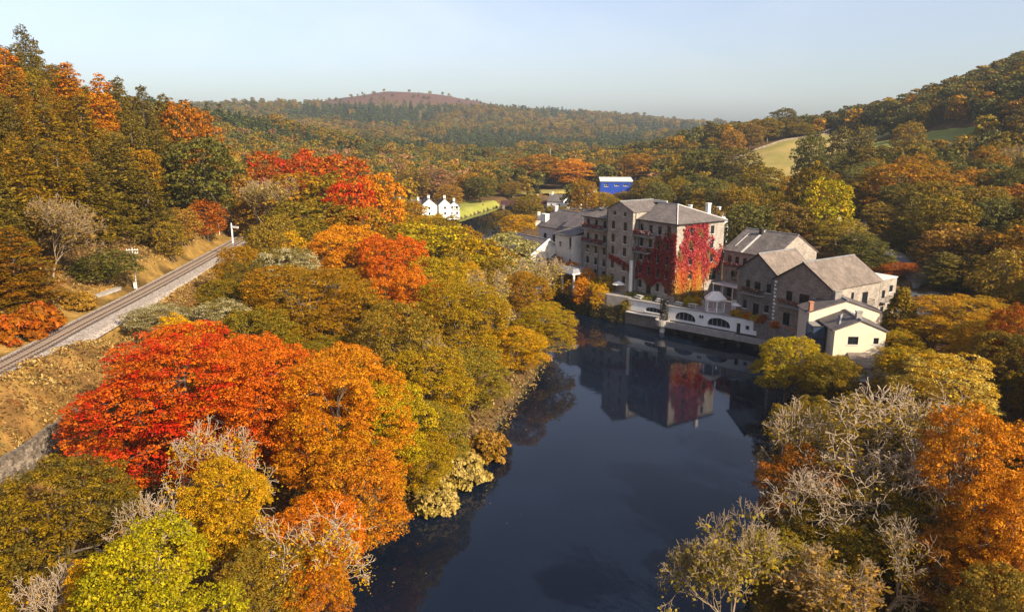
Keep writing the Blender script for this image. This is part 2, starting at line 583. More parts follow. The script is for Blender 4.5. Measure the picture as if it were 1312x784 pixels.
CTRL = [
    # left bank flat and the foot of the retaining wall
    (-30, 20, 3), (-30, 60, 3), (-28, 90, 3), (-25, 120, 3), (-18, 150, 3), (-22, 190, 4), (-40, 90, 3.5), (-38, 130, 5), (-35, 170, 6), (-45, 210, 8), (-48, 25, 3.2), (-48, 40, 3.2), (-48, 55, 3.2), (-48.2, 70, 3.2), (-48.5, 82, 3.6), (-49, 95, 5),
    (-51.4, 25, 8), (-51.4, 40, 8), (-51.4, 55, 8), (-51.4, 70, 8), (-51.6, 82, 8), (-52, 95, 8.4), (-52, 115, 8.5), (-50, 140, 8.5), (-52, 170, 9.5), (-60, 210, 10.5), (-62, 250, 9),
    # railway bench
    (-60, 20, 11.5), (-69, 20, 12), (-60, 60, 11.5), (-69, 60, 12), (-60, 100, 11.5), (-69, 100, 12.2), (-60, 135, 11.5), (-69, 135, 12.5), (-62, 165, 11.8), (-71, 165, 12.8), (-70, 200, 11.8), (-80, 205, 13), (-80, 235, 11.5), (-92, 240, 13.5), (-112, 280, 12),
    # left hill
    (-80, 60, 15), (-78, 100, 14), (-80, 130, 15.5), (-84, 160, 17.5), (-90, 190, 20), (-100, 120, 27), (-131, 200, 44), (-112, 220, 35), (-108, 255, 20), (-130, 120, 42), (-160, 180, 56), (-190, 100, 62), (-110, 60, 28), (-140, 300, 22), (-100, 320, 8), (-90, 0, 20), (-170, 0, 55), (-260, 200, 85), (-190, 280, 45),
    # right bank and hotel ground
    (40, 40, 3), (50, 70, 3.2), (46, 95, 2.6), (60, 100, 4), (56, 112, 3.4), (62, 90, 5), (80, 60, 9), (70, 20, 7), (80, 100, 8.5), (72, 128, 7.5), (80, 138, 8), (78, 150, 8.5), (95, 125, 9), (100, 100, 10.5), (60, 165, 6.5), (40, 175, 5.5), (20, 180, 4.5), (12, 196, 3.5), (30, 200, 6), (60, 190, 8), (80, 175, 10), (50, 230, 7), (85, 230, 11), (20, 250, 5),
    # right hill
    (105, 160, 9.5), (126, 220, 12.5), (110, 265, 12), (130, 130, 15), (160, 190, 16), (150, 260, 17), (200, 320, 26), (180, 140, 30), (250, 220, 42), (270, 380, 60), (345, 500, 82), (296, 560, 57), (259, 620, 27), (300, 300, 75), (420, 420, 112), (520, 640, 140), (420, 760, 62), (330, 700, 38), (300, 900, 20), (200, 900, 12), (130, 60, 26), (200, 20, 55), (330, 100, 95),
    # pastures on the right
    (150, 400, 16.5), (163, 450, 27), (175, 500, 33), (120, 440, 16), (195, 420, 30), (215, 470, 35), (100, 520, 14), (140, 560, 30), (200, 600, 29), (220, 700, 14),
    # valley floor
    (-45, 330, 3.5), (-60, 360, 4), (-25, 350, 3), (0, 460, 4), (50, 410, 5), (60, 330, 6), (90, 340, 9), (30, 310, 4), (-50, 280, 4), (-60, 430, 5), (60, 520, 6), (-20, 560, 5), (30, 700, 7), (120, 760, 12), (-70, 260, 6),
    # ridge behind the track
    (-253, 700, 46), (-197, 750, 30), (-129, 800, 12), (-330, 650, 58), (-300, 450, 34), (-200, 450, 20), (-460, 720, 70), (-120, 600, 8), (-60, 650, 6), (-150, 380, 12), (-400, 400, 56), (-230, 330, 28),
    # far hill
    (-306, 2400, 166), (-380, 2350, 162), (-794, 2400, 108), (-560, 2400, 134), (-150, 2400, 138), (107, 2400, 92), (300, 2380, 84), (480, 2300, 64), (665, 2300, 44), (-300, 1800, 84), (100, 1800, 52), (500, 1800, 36), (-200, 1250, 22), (200, 1250, 16), (600, 1250, 30), (-600, 1300, 50), (-900, 1800, 90), (-300, 3100, 120), (200, 3400, 50), (900, 2600, 30), (1200, 1800, 60), (900, 1000, 90), (-1500, 2500, 90), (-1200, 1000, 110), (2500, 1500, 60), (-2500, 1500, 80), (-2500, -1500, 60), (2500, -1500, 60), (0, -2500, 30), (0, -600, 6), (-400, -400, 60), (400, -400, 70), (-3000, 3000, 60), (3000, 3000, 40), (0, -150, 4),
]
_cp = np.array(CTRL, dtype=float)
def _ker(d):
    return -np.sqrt(d * d + 9.0)
_d = np.hypot(_cp[:, None, 0] - _cp[None, :, 0], _cp[:, None, 1] - _cp[None, :, 1])
_n = len(_cp)
_A = np.zeros((_n + 1, _n + 1))
_A[:_n, :_n] = _ker(_d) + np.eye(_n) * -0.4
_A[:_n, _n] = 1
_A[_n, :_n] = 1
_w = np.linalg.solve(_A, np.concatenate([_cp[:, 2], [0]]))
TERRACES = [  # levelled ground: polygon, height
    ([(26, 157), (46.5, 140), (52, 127.5), (58, 124), (70, 134), (51, 166), (14, 188), (14, 180)], 5.0),
    ([(45.5, 128), (47, 118), (47, 108), (62, 106), (66, 118), (58, 122), (50, 126)], 3.1),
    ([(73, 126), (92, 138), (84, 154), (68, 144)], 8.0),
]
def track_z(y):
    return 12.0 + 0 * y
def height(P):
    P = np.asarray(P, dtype=float).reshape(-1, 2)
    z = np.empty(len(P))
    for i in range(0, len(P), 20000):
        q = P[i:i + 20000]
        d = np.hypot(q[:, None, 0] - _cp[None, :, 0], q[:, None, 1] - _cp[None, :, 1])
        z[i:i + 20000] = _ker(d) @ _w[:_n] + _w[_n]
    r = np.hypot(P[:, 0], P[:, 1])
    # low relief
    z += np.sin(P[:, 0] * 0.21 + 1.3) * np.sin(P[:, 1] * 0.17) * 0.25 + np.clip((r - 250) / 1200, 0, 1) * (np.sin(P[:, 0] * 0.013) * np.cos(P[:, 1] * 0.011 + 1) * 5 + np.sin(P[:, 0] * 0.031 + 2) * np.sin(P[:, 1] * 0.027) * 2.5)
    # railway formation
    dt = seg_dist(P, TRACK)
    wgt = 1 - sm(3.4, 6.5, dt)
    z = z * (1 - wgt) + (11.55) * wgt
    z = np.maximum(z, 1.1)
    for poly, tz in TERRACES:
        ins = in_poly(P, poly)
        z = np.where(ins, tz, z)
    # river bed
    near = (r < 900)
    dr = np.full(len(P), 1e3)
    dr[near] = seg_dist(P[near], list(map(tuple, RIVER)))
    ins = np.zeros(len(P), dtype=bool)
    ins[near] = in_poly(P[near], RIVER)
    sd = np.where(ins, -dr, dr)
    bank = -0.7 + sm(0, 5.5, sd) * 3.2
    z = np.where(sd < 0, np.maximum(-2.5, -0.7 + sd * 0.5), np.where(sd < 5.5, np.minimum(z, bank) + 0 * z, z))
    hard = np.zeros(len(P), dtype=bool)
    for poly, tz in TERRACES[:1]:
        hard |= in_poly(P, poly)
    z = np.where(hard, 5.0, z)
    return z
def hgt(x, y):
    return float(height([(x, y)])[0])
#TERRAIN_END
PAL = {
    'red': ((0.43, 0.032, 0.01), (0.5, 0.09, 0.011)),
    'red2': ((0.36, 0.03, 0.01), (0.42, 0.085, 0.012)),
    'redrust': ((0.34, 0.04, 0.01), (0.3, 0.09, 0.014)),
    'orangered': ((0.53, 0.13, 0.012), (0.5, 0.07, 0.01)),
    'orangered2': ((0.4, 0.06, 0.01), (0.36, 0.11, 0.014)),
    'orange': ((0.52, 0.165, 0.014), (0.5, 0.1, 0.012)),
    'orangeb': ((0.52, 0.2, 0.018), (0.44, 0.14, 0.014)),
    'orangedk': ((0.34, 0.115, 0.014), (0.24, 0.085, 0.014)),
    'amber': ((0.5, 0.215, 0.018), (0.48, 0.125, 0.012)),
    'amber2': ((0.42, 0.185, 0.02), (0.4, 0.1, 0.012)),
    'amberor': ((0.55, 0.235, 0.02), (0.52, 0.15, 0.014)),
    'amberbr': ((0.33, 0.145, 0.02), (0.24, 0.125, 0.025)),
    'gold': ((0.5, 0.26, 0.022), (0.36, 0.2, 0.028)),
    'gold2': ((0.48, 0.235, 0.022), (0.34, 0.19, 0.026)),
    'goldpale': ((0.46, 0.27, 0.04), (0.56, 0.4, 0.13)),
    'goldol': ((0.38, 0.225, 0.026), (0.27, 0.185, 0.03)),
    'yellow': ((0.58, 0.32, 0.022), (0.48, 0.24, 0.018)),
    'yellowbr': ((0.46, 0.32, 0.028), (0.27, 0.22, 0.03)),
    'yellowol': ((0.4, 0.27, 0.026), (0.3, 0.215, 0.03)),
    'lime': ((0.35, 0.27, 0.022), (0.26, 0.21, 0.022)),
    'olive': ((0.225, 0.145, 0.023), (0.16, 0.115, 0.022)),
    'oliveor': ((0.235, 0.14, 0.02), (0.32, 0.135, 0.016)),
    'oliveyl': ((0.34, 0.205, 0.03), (0.26, 0.165, 0.028)),
    'olivegr': ((0.26, 0.18, 0.033), (0.19, 0.14, 0.03)),
    'dkolive': ((0.095, 0.075, 0.018), (0.2, 0.115, 0.02)),
    'dkgreen': ((0.085, 0.082, 0.02), (0.125, 0.1, 0.022)),
    'dkgreen2': ((0.095, 0.078, 0.022), (0.14, 0.095, 0.024)),
    'greyleaf': ((0.17, 0.13, 0.035), (0.4, 0.33, 0.19)),
    'greengrey': ((0.22, 0.19, 0.06), (0.32, 0.27, 0.11)),
    'willow': ((0.38, 0.26, 0.035), (0.3, 0.22, 0.035)),
    'willowol': ((0.27, 0.185, 0.035), (0.2, 0.145, 0.032)),
    'tawny': ((0.32, 0.185, 0.055), (0.25, 0.125, 0.03)),
    'tawnyol': ((0.25, 0.155, 0.032), (0.19, 0.125, 0.03)),
    'tan': ((0.36, 0.255, 0.09), (0.28, 0.2, 0.06)),
    'tanleaf': ((0.35, 0.2, 0.06), (0.26, 0.15, 0.045)),
    'pale': ((0.28, 0.175, 0.035), (0.2, 0.13, 0.03)),
    'reed': ((0.42, 0.31, 0.12), (0.36, 0.25, 0.08)),
    'brown': ((0.23, 0.145, 0.05), (0.18, 0.115, 0.04)),
    'brown2': ((0.21, 0.125, 0.035), (0.16, 0.105, 0.03)),
    'pinkbr': ((0.3, 0.165, 0.085), (0.24, 0.135, 0.065)),
    'rust': ((0.34, 0.085, 0.014), (0.26, 0.08, 0.016)),
    'rustor': ((0.36, 0.125, 0.016), (0.28, 0.095, 0.016)),
    'larchor': ((0.46, 0.15, 0.014), (0.36, 0.14, 0.018)),
    'larchgold': ((0.21, 0.12, 0.018), (0.16, 0.1, 0.018)),
    'larchol': ((0.12, 0.088, 0.02), (0.16, 0.105, 0.02)),
    'spruce': ((0.085, 0.07, 0.02), (0.125, 0.085, 0.02)),
    'conamber': ((0.23, 0.1, 0.015), (0.17, 0.09, 0.016)),
    'fir': ((0.125, 0.105, 0.028), (0.2, 0.14, 0.032)),
    'farfir': ((0.062, 0.078, 0.026), (0.085, 0.092, 0.03)),
    'fargreen': ((0.11, 0.105, 0.03), (0.14, 0.115, 0.03)),
    'dkfir': ((0.06, 0.062, 0.022), (0.08, 0.08, 0.025)),
    'cypress': ((0.11, 0.085, 0.02), (0.24, 0.14, 0.022)),
}
# shape, name, x, y, top, crown radius, leaf colours, label
TREES = [
    ('broad', 'maple_tree', -35.7, 75.4, 19, 11.1, 'red', 'large scarlet maple, the reddest crown on the river bank below the railway'),
    ('broad', 'maple_tree', -26.7, 74.8, 18.5, 7.0, 'orangered', 'orange and red maple right beside the large scarlet maple'),
    ('broad', 'maple_tree', -18.3, 73.5, 17, 8.1, 'amber', 'broad amber and orange oak on the bank right of the scarlet maple'),
    ('broad', 'oak_tree', -14.9, 63.8, 11.5, 5.4, 'amber2', 'low tawny orange oak leaning to the water below the amber oak'),
    ('broad', 'maple_tree', -17.1, 56.9, 10, 4.6, 'orange', 'small orange maple behind bleached branches near the bottom edge'),
    ('broad', 'maple_tree', -23.2, 43.1, 14, 5.4, 'lime', 'rounded yellow-green oak at the bottom edge below the scarlet maple'),
    ('broad', 'oak_tree', -38.2, 57.4, 12.5, 6.0, 'dkolive', 'dark olive oak at the lower left corner beside the stone wall'),
    ('broad', 'oak_tree', -29.7, 46.4, 10.5, 2.2, 'yellow', 'small bright yellow tree at the lower left corner beside the yellow-green oak'),
    ('broad', 'maple_tree', -24.8, 58.7, 12, 4.3, 'gold', 'golden yellow tree growing among bleached branches below the scarlet maple'),
    ('sparse', 'maple_tree', -28.1, 65.0, 14.5, 6.2, 'gold', 'nearly bare pale-limbed ash rising in front of the scarlet maple'),
    ('sparse', 'tree', -16.6, 53.1, 12, 5.2, 'gold', 'bare bleached tree spreading low branches near the bottom left water edge'),
    ('bare', 'tree', -32.7, 46.6, 10.5, 2.5, 'gold', 'small bare bleached tree at the bottom left corner'),
    ('bare', 'oak_tree', -29.0, 53.7, 12.5, 3.4, 'gold', 'bare twisted pale tree between the dark olive oak and golden tree'),
    ('broad', 'maple_tree', -41.8, 91.5, 17, 4.6, 'yellow', 'bright yellow field maple behind the scarlet maple'),
    ('broad', 'whitebeam_tree', -42.5, 106.2, 16, 7.5, 'greyleaf', 'mottled grey-green whitebeam on the slope under the track'),
    ('broad', 'whitebeam_tree', -54.2, 111.3, 14, 5.7, 'greyleaf', 'low mottled whitebeam nearest the gravel shoulder of the track'),
    ('broad', 'whitebeam_tree', -41.7, 133.5, 19, 7.1, 'greyleaf', 'mottled silvery whitebeam below the railway signal'),
    ('broad', 'oak_tree', -31.4, 112.6, 19.5, 11.1, 'oliveor', 'large olive and orange oak in the middle of the left bank wood'),
    ('broad', 'maple_tree', -35.8, 98.9, 16, 5.9, 'olive', 'olive oak between the yellow field maple and the large olive oak'),
    ('broad', 'beech_tree', -32.7, 143.6, 22, 8.5, 'amberor', 'bright amber beech in the middle of the left bank wood'),
    ('broad', 'maple_tree', -22.4, 135.5, 21, 7.5, 'orangered', 'flame orange maple beside the bright amber beech'),
    ('broad', 'maple_tree', -17.6, 120.8, 18, 6.1, 'orange', 'orange maple below the flame orange maple'),
    ('broad', 'maple_tree', -20.5, 174.9, 19, 11.5, 'yellowol', 'yellow lime tree behind the flame orange maple'),
    ('broad', 'ash_tree', -10.0, 168.6, 16, 7.6, 'goldol', 'golden olive ash right of the yellow lime tree'),
    ('broad', 'oak_tree', -1.7, 176.6, 16, 7.9, 'greengrey', 'grey-green oak at the far water bend of the left bank wood'),
    ('broad', 'oak_tree', -5.2, 175.7, 13.5, 7.0, 'yellow', 'small yellow birch below the grey-green oak'),
    ('broad', 'sycamore_tree', -8.4, 115.9, 17, 7.8, 'oliveyl', 'tall olive sycamore on the left bank facing the ivy-covered mill'),
    ('broad', 'oak_tree', -13.6, 132.6, 18, 7.1, 'goldol', 'golden olive oak above the tall olive sycamore'),
    ('sparse', 'birch_tree', -2.5, 130.2, 17, 8.3, 'tan', 'pale twiggy birch, the left one of two beside the river'),
    ('sparse', 'birch_tree', 5.8, 152.7, 15, 9.1, 'tan', 'pale twiggy birch, the right one of two beside the river'),
    ('broad', 'alder_tree', 5.4, 128.4, 10, 6.9, 'goldol', 'golden alder leaning out over the river facing the quay'),
    ('broad', 'alder_tree', -0.1, 114.5, 9, 5.9, 'gold', 'golden alder at the water edge under the pale birches'),
    ('broad', 'alder_tree', -6.0, 98.5, 10, 5.7, 'olivegr', 'olive green alder at the river edge below the tall olive sycamore'),
    ('broad', 'maple_tree', -16.4, 98.4, 17, 6.1, 'tawnyol', 'tawny brown oak between the orange maple and amber oak'),
    ('sparse', 'ash_tree', -10.4, 94.2, 14.5, 4.1, 'tan', 'thin twiggy ash in the middle of the left bank wood'),
    ('broad', 'oak_tree', -10.8, 88.6, 13.5, 5.6, 'oliveyl', 'olive yellow sycamore below the tawny brown oak'),
    ('broad', 'oak_tree', -13.4, 75.3, 14, 4.6, 'yellowol', 'yellow olive ash at the edge of the amber oak'),
    ('broad', 'oak_tree', -10.3, 75.8, 8, 3.8, 'oliveyl', 'low olive willow at the river edge below the amber oak'),
    ('broad', 'alder_tree', -8.6, 80.2, 9.5, 3.6, 'olivegr', 'low green alder at the river edge below the olive yellow sycamore'),
    ('shrub', 'bush', -6.0, 80.2, 4.2, 3.4, 'reed', 'straw-coloured reedy bush on the left river edge'),
    ('shrub', 'bush', -3.0, 87.5, 3.8, 2.9, 'tawny', 'tawny bramble bush on the left river edge beyond the reedy bush'),
    ('shrub', 'bush', -8.5, 74.0, 3.6, 2.5, 'reed', 'straw-yellow bush hanging over the left river edge'),
    ('broad', 'beech_tree', -73.2, 228, 33.6, 8.8, 'redrust', 'rust red beech at the top left of the wood beside the railway'),
    ('broad', 'maple_tree', -65.2, 236, 34.3, 8.5, 'red2', 'red maple crown at the top of the wood beside the railway'),
    ('broad', 'beech_tree', -55.5, 240, 31.8, 11.2, 'orangered2', 'orange red beech at the top right of the wood beside the railway'),
    ('broad', 'oak_tree', -60.7, 208, 28.4, 13.5, 'oliveor', 'olive oak under the rust red beech beside the railway'),
    ('broad', 'maple_tree', -47.7, 205, 28.0, 11.2, 'olive', 'olive oak under the red maple crown beside the railway'),
    ('broad', 'maple_tree', -39.5, 186, 28.3, 6.4, 'red', 'bright red maple standing alone among olive oaks'),
    ('broad', 'maple_tree', -36.8, 206, 28.8, 6.8, 'amberor', 'amber beech right of the bright red maple'),
    ('sparse', 'ash_tree', -65.3, 196, 29.1, 8.1, 'tan', 'bare grey-brown ash overhanging the railway beyond the signal'),
    ('broad', 'maple_tree', -49.2, 180, 23.1, 10.8, 'olive', 'broad olive oak in front of the bright red maple'),
    ('broad', 'maple_tree', -35.3, 176, 22.4, 8.3, 'oliveor', 'olive and orange oak below the bright red maple'),
    ('broad', 'oak_tree', -56.3, 172, 19.7, 6.3, 'tawnyol', 'tawny oak beside the railway just right of the signal'),
    ('broad', 'bush', -73.9, 205, 20.8, 4.8, 'tawny', 'tawny bush-like tree closing the view along the railway'),
    ('broad', 'maple_tree', -33.2, 250, 11.0, 3.9, 'orangered2', 'small orange maple in front of the white inn'),
    ('broad', 'tree', -19.9, 225, 12.3, 7.1, 'greyleaf', 'mottled grey-green tree in front of the white inn'),
    ('broad', 'tree', -44.5, 262, 14.3, 3.6, 'oliveor', 'olive tree at the corner of the white inn'),
    ('broad', 'beech_tree', -77.5, 188, 23.1, 4.7, 'rust', 'rust-coloured round beech beside the railway at the hill foot'),
    ('broad', 'beech_tree', -76.5, 172, 22.8, 3.6, 'tawny', 'tawny shrubby tree at the hill foot left of the rust beech'),
    ('broad', 'tree', -74.3, 160, 21.1, 3.5, 'tawnyol', 'low tawny tree behind the telegraph pole'),
    ('broad', 'oak_tree', -81.4, 196, 37.6, 10.6, 'dkgreen', 'broad dark green oak at the right end of the hill wood'),
    ('broad', 'oak_tree', -81.5, 215, 35.7, 6.6, 'tawny', 'tawny birch beside the dark green oak'),
    ('broad', 'beech_tree', -96.1, 226, 47.2, 8.3, 'rustor', 'orange brown beech on the hill skyline'),
    ('sparse', 'larch_tree', -79.4, 126, 30.4, 7.9, 'brown', 'leafless brown larch at the hill foot near the left edge'),
    ('conifer', 'larch_tree', -76.3, 112, 26.2, 6.5, 'conamber', 'dark amber spruce at the left edge beside the brown larch'),
    ('broad', 'holly_tree', -73.1, 132, 19.2, 6.0, 'dkgreen', 'dark green holly at the hill foot left of the telegraph pole'),
    ('shrub', 'bush', -69.1, 104, 16.5, 4.8, 'rust', 'rust red bracken bush left of the railway'),
    ('shrub', 'bush', -69.2, 99, 16.2, 3.8, 'rust', 'rust red bracken bush at the left edge'),
    ('shrub', 'bush', -71.2, 118, 15.0, 3.2, 'tawny', 'straw and tawny bracken bush left of the railway'),
    ('conifer', 'larch_tree', -117.5, 205, 58.4, 6.4, 'larchor', 'orange larch on the hill skyline, leftmost of the orange larches'),
    ('conifer', 'larch_tree', -106.9, 200, 55.3, 5.5, 'larchor', 'orange larch on the hill skyline, rightmost of the orange larches'),
    ('conifer', 'larch_tree', -108.1, 212, 55.4, 5.3, 'larchol', 'olive larch on the hill skyline behind the orange larches'),
    ('conifer', 'spruce_tree', -129.0, 206, 67.9, 4.1, 'spruce', 'tall olive spruce, the highest tree top on the left hill'),
    ('conifer', 'spruce_tree', -131.0, 214, 65.3, 4.3, 'larchol', 'olive spruce beside the highest tree top on the left hill'),
    ('conifer', 'larch_tree', -124.0, 190, 60.3, 5.7, 'larchor', 'orange larch at the left edge of the hill skyline'),
    ('conifer', 'larch_tree', -104.2, 185, 49.5, 7.0, 'larchgold', 'golden larch on the upper hill below the skyline'),
    ('conifer', 'larch_tree', -101.2, 165, 46.5, 7.1, 'larchgold', 'golden larch on the left hill near the left edge'),
    ('conifer', 'spruce_tree', -106.8, 222, 53.5, 5.0, 'spruce', 'olive spruce on the hill skyline right of the larches'),
    ('conifer', 'beech_tree', -102.5, 226, 51.6, 5.5, 'larchol', 'olive larch on the hill skyline above the orange brown beech'),
    ('conifer', 'larch_tree', -89.2, 172, 40.0, 7.1, 'larchol', 'feathery olive larch on the middle of the left hill'),
    ('conifer', 'larch_tree', -85.8, 152, 34.6, 7.1, 'larchol', 'feathery olive larch low on the left hill'),
    ('conifer', 'oak_tree', -80.5, 165, 32.5, 6.4, 'larchol', 'feathery olive larch low on the left hill beside the dark green oak'),
    ('conifer', 'larch_tree', -87.4, 145, 37.8, 6.7, 'larchgold', 'wide golden olive larch low on the left hill'),
    ('conifer', 'larch_tree', -86.2, 132, 39.3, 6.1, 'larchgold', 'wide golden larch low on the left hill at the left edge'),
    ('conifer', 'oak_tree', -92.4, 198, 41.0, 6.1, 'larchol', 'olive larch high on the left hill beside the dark green oak'),
    ('broad', 'tree', 80.3, 166, 15.0, 5.8, 'dkgreen', 'dark green tree above the far end of the big slate roof'),
    ('broad', 'tree', 84.3, 160, 12.1, 4.8, 'rust', 'low rust brown tree behind the flat-topped stair block'),
    ('broad', 'hawthorn_tree', -15.5, 51.7, 8, 2.7, 'amber2', 'low amber hawthorn at the bottom edge of the left river bank'),
    ('broad', 'hawthorn_tree', -19.1, 50.8, 9, 3.6, 'tawnyol', 'tawny hawthorn among bleached branches at the bottom edge'),
    ('broad', 'bush', 28.1, 56.4, 8, 3.6, 'olive', 'olive bush-like holly low on the right bank beside the twiggy alder'),
    ('broad', 'alder_tree', 23.1, 55.9, 7, 3.6, 'olivegr', 'olive green alder low at the right river edge'),
    ('broad', 'willow_tree', 41.6, 106.8, 10.5, 4.8, 'willow', 'yellow-green willow at the end of the quay'),
    ('broad', 'tree', 47.8, 107.1, 7, 4.1, 'olivegr', 'low olive tree at the foot of the cream gabled houses'),
    ('shrub', 'bush', 52.2, 112.9, 6.5, 2.8, 'greyleaf', 'pale flowering bush against the cream gabled house'),
    ('cypress', 'cypress_tree', 63.9, 118.4, 15.2, 2.3, 'cypress', 'dark columnar cypress beside the cream gabled houses'),
    ('broad', 'maple_tree', 72.6, 115.7, 14, 8.7, 'gold2', 'large golden maple above the bare trees on the right bank'),
    ('broad', 'maple_tree', 68.2, 99.2, 15.5, 6.4, 'gold2', 'golden maple near the right edge beside the large golden maple'),
    ('broad', 'maple_tree', 53.4, 94.4, 12, 4.9, 'goldol', 'golden olive maple under the columnar cypress'),
    ('broad', 'maple_tree', 53.8, 87.6, 13, 6.7, 'goldpale', 'pale dotted golden maple above the bare trees on the right bank'),
    ('broad', 'beech_tree', 65.7, 94.1, 18, 3.6, 'rust', 'rust brown beech at the right edge above the golden maples'),
    ('broad', 'beech_tree', 63.6, 90.5, 15, 4.9, 'dkolive', 'dark olive tree at the right edge below the rust brown beech'),
    ('sparse', 'tree', 33.7, 67.1, 17, 10.0, 'pale', 'largest bare pale tree of the right bank, its limbs bleached'),
    ('sparse', 'tree', 28.6, 70.3, 14.5, 6.5, 'pale', 'bare pale tree overhanging the river on the right bank'),
    ('sparse', 'beech_tree', 41.2, 69.5, 16.5, 6.5, 'pale', 'bare pale tree beside the orange beech on the right bank'),
    ('bare', 'tree', 29.7, 60.5, 13, 6.5, 'pale', 'bare bleached tree low in the middle of the right bank'),
    ('bare', 'beech_tree', 35.8, 61.0, 13.5, 5.5, 'pale', 'bare bleached tree low beside the orange beech'),
    ('broad', 'beech_tree', 39.3, 57.9, 17, 5.2, 'orangeb', 'bright orange beech at the right edge'),
    ('broad', 'beech_tree', 37.4, 50.8, 15, 3.8, 'orangeb', 'orange beech at the right edge below the bright orange one'),
    ('broad', 'beech_tree', 34.9, 50.8, 10, 4.1, 'orangedk', 'dark orange beech at the lower right corner'),
    ('broad', 'maple_tree', 27.7, 64.3, 10.5, 4.6, 'orangedk', 'dull orange maple at the river edge under the bare trees'),
    ('broad', 'holly_tree', 31.8, 61.3, 10, 6.0, 'dkolive', 'dark olive holly under the bare trees of the right bank'),
    ('broad', 'beech_tree', 34.4, 56.8, 9, 4.9, 'dkolive', 'dark olive holly under the orange beech'),
    ('broad', 'holly_tree', 27.5, 58.9, 7.5, 4.4, 'dkolive', 'dark olive holly low beside the river on the right bank'),
    ('sparse', 'willow_tree', 17.0, 49.8, 12, 4.8, 'willowol', 'twiggy olive willow leaning over the water at the bottom edge'),
    ('sparse', 'alder_tree', 26.1, 48.9, 9.5, 5.2, 'tanleaf', 'twiggy tawny alder at the bottom edge of the right bank'),
    ('broad', 'bush', 22.7, 52.8, 5.5, 3.4, 'dkolive', 'dark olive bush at the bottom edge beside the twiggy willow'),
    ('broad', 'bush', 61.7, 113.2, 9.5, 3.9, 'goldol', 'golden olive bush between the front cream house and the columnar cypress'),
    ('bare', 'maple_tree', 25.3, 58.7, 12, 5.0, 'pale', 'bare bleached tree low over the dull orange maple'),
    ('sparse', 'beech_tree', 30.0, 52.5, 11, 4.6, 'pale', 'pale half-bare tree below the bright orange beech'),
    ('broad', 'beech_tree', 120.2, 235, 30.1, 11.6, 'amberbr', 'amber brown beech at the foot of the right hill'),
    ('conifer', 'fir_tree', 101.8, 190, 25.9, 6.5, 'fir', 'feathery olive fir behind the car park'),
    ('broad', 'maple_tree', 101.8, 205, 20.8, 6.0, 'tawnyol', 'tawny olive maple beside the pale lane'),
    ('broad', 'ash_tree', 99.5, 165, 19.7, 7.7, 'tawny', 'tawny ash above the car park'),
    ('conifer', 'fir_tree', 88.6, 150, 16.4, 4.9, 'fir', 'low conical fir beside the car park'),
    ('broad', 'oak_tree', 106.0, 162, 18.3, 8.1, 'dkolive', 'dark olive oak right of the conical fir'),
    ('broad', 'beech_tree', 129.9, 225, 27.3, 10.5, 'amberbr', 'amber brown beech high right of the feathery fir'),
    ('broad', 'beech_tree', 145.7, 232, 28.8, 11.4, 'amberbr', 'amber brown beech under the right hillside near the right edge'),
    ('broad', 'beech_tree', 137.6, 205, 25.4, 8.5, 'rustor', 'orange brown beech at the right edge under the hillside'),
    ('broad', 'oak_tree', 144.7, 262, 30.0, 9.5, 'oliveor', 'olive oak behind the amber brown beeches'),
    ('sparse', 'birch_tree', 168.9, 255, 36.2, 6.6, 'tan', 'leafless pale birch at the right edge under the hillside'),
    ('sparse', 'birch_tree', 166.9, 275, 33.9, 5.7, 'tan', 'leafless pale birch beside the amber brown beeches'),
    ('broad', 'oak_tree', 94.8, 140, 14.5, 6.0, 'tawnyol', 'olive brown oak at the right edge beside the car park'),
    ('broad', 'oak_tree', 93.3, 150, 15.1, 5.6, 'dkolive', 'dark olive oak between the conical fir and the right edge'),
    ('broad', 'lime_tree', 81.1, 192, 27.9, 7.0, 'yellowbr', 'bright yellow lime tree behind the stone gabled houses'),
    ('broad', 'oak_tree', 83.6, 208, 30.8, 6.7, 'dkolive', 'dark olive oak behind the bright yellow lime tree'),
    ('broad', 'lime_tree', 80.9, 182, 18.9, 7.3, 'olivegr', 'olive green tree below the bright yellow lime tree'),
    ('broad', 'tree', 81.6, 172, 17.0, 5.5, 'dkgreen', 'dark green tree above the big slate roof'),
    ('broad', 'hawthorn_tree', 77.1, 222, 21.0, 11.0, 'brown2', 'brown hawthorn in front of the long stone barn'),
    ('broad', 'bush', 80.1, 205, 18.6, 3.4, 'orangedk', 'small orange bush at the end of the brown hawthorn'),
    ('broad', 'oak_tree', 130.0, 330, 38.7, 7.4, 'dkgreen', 'dark green oak at the lower edge of the pasture'),
    ('broad', 'oak_tree', 150.2, 335, 42.0, 10.6, 'dkgreen2', 'large dark oak standing in front of the hill pasture'),
    ('broad', 'oak_tree', 136.0, 320, 31.6, 8.2, 'dkgreen', 'dark green oak between the two pasture oaks'),
    ('broad', 'oak_tree', 150.7, 310, 33.8, 9.6, 'dkolive', 'dark olive oak right of the large pasture oak'),
    ('broad', 'oak_tree', 180.6, 345, 44.1, 7.9, 'tawnyol', 'tawny olive oak at the edge of the right hillside wood'),
    ('broad', 'oak_tree', 31.6, 330, 19.3, 6.2, 'oliveor', 'round olive oak beside the blue shed'),
    ('broad', 'oak_tree', 62.4, 345, 19.8, 9.0, 'olive', 'round olive oak behind the long slate roof of the mill'),
    ('broad', 'oak_tree', 78.0, 352, 24.0, 8.2, 'oliveyl', 'yellow olive oak behind the mill'),
    ('broad', 'oak_tree', 88.6, 345, 31.3, 12.4, 'dkgreen', 'dark green oak behind the mill chimney'),
    ('broad', 'oak_tree', 101.2, 340, 32.5, 14.0, 'dkgreen2', 'dark green oak at the lower left end of the pasture'),
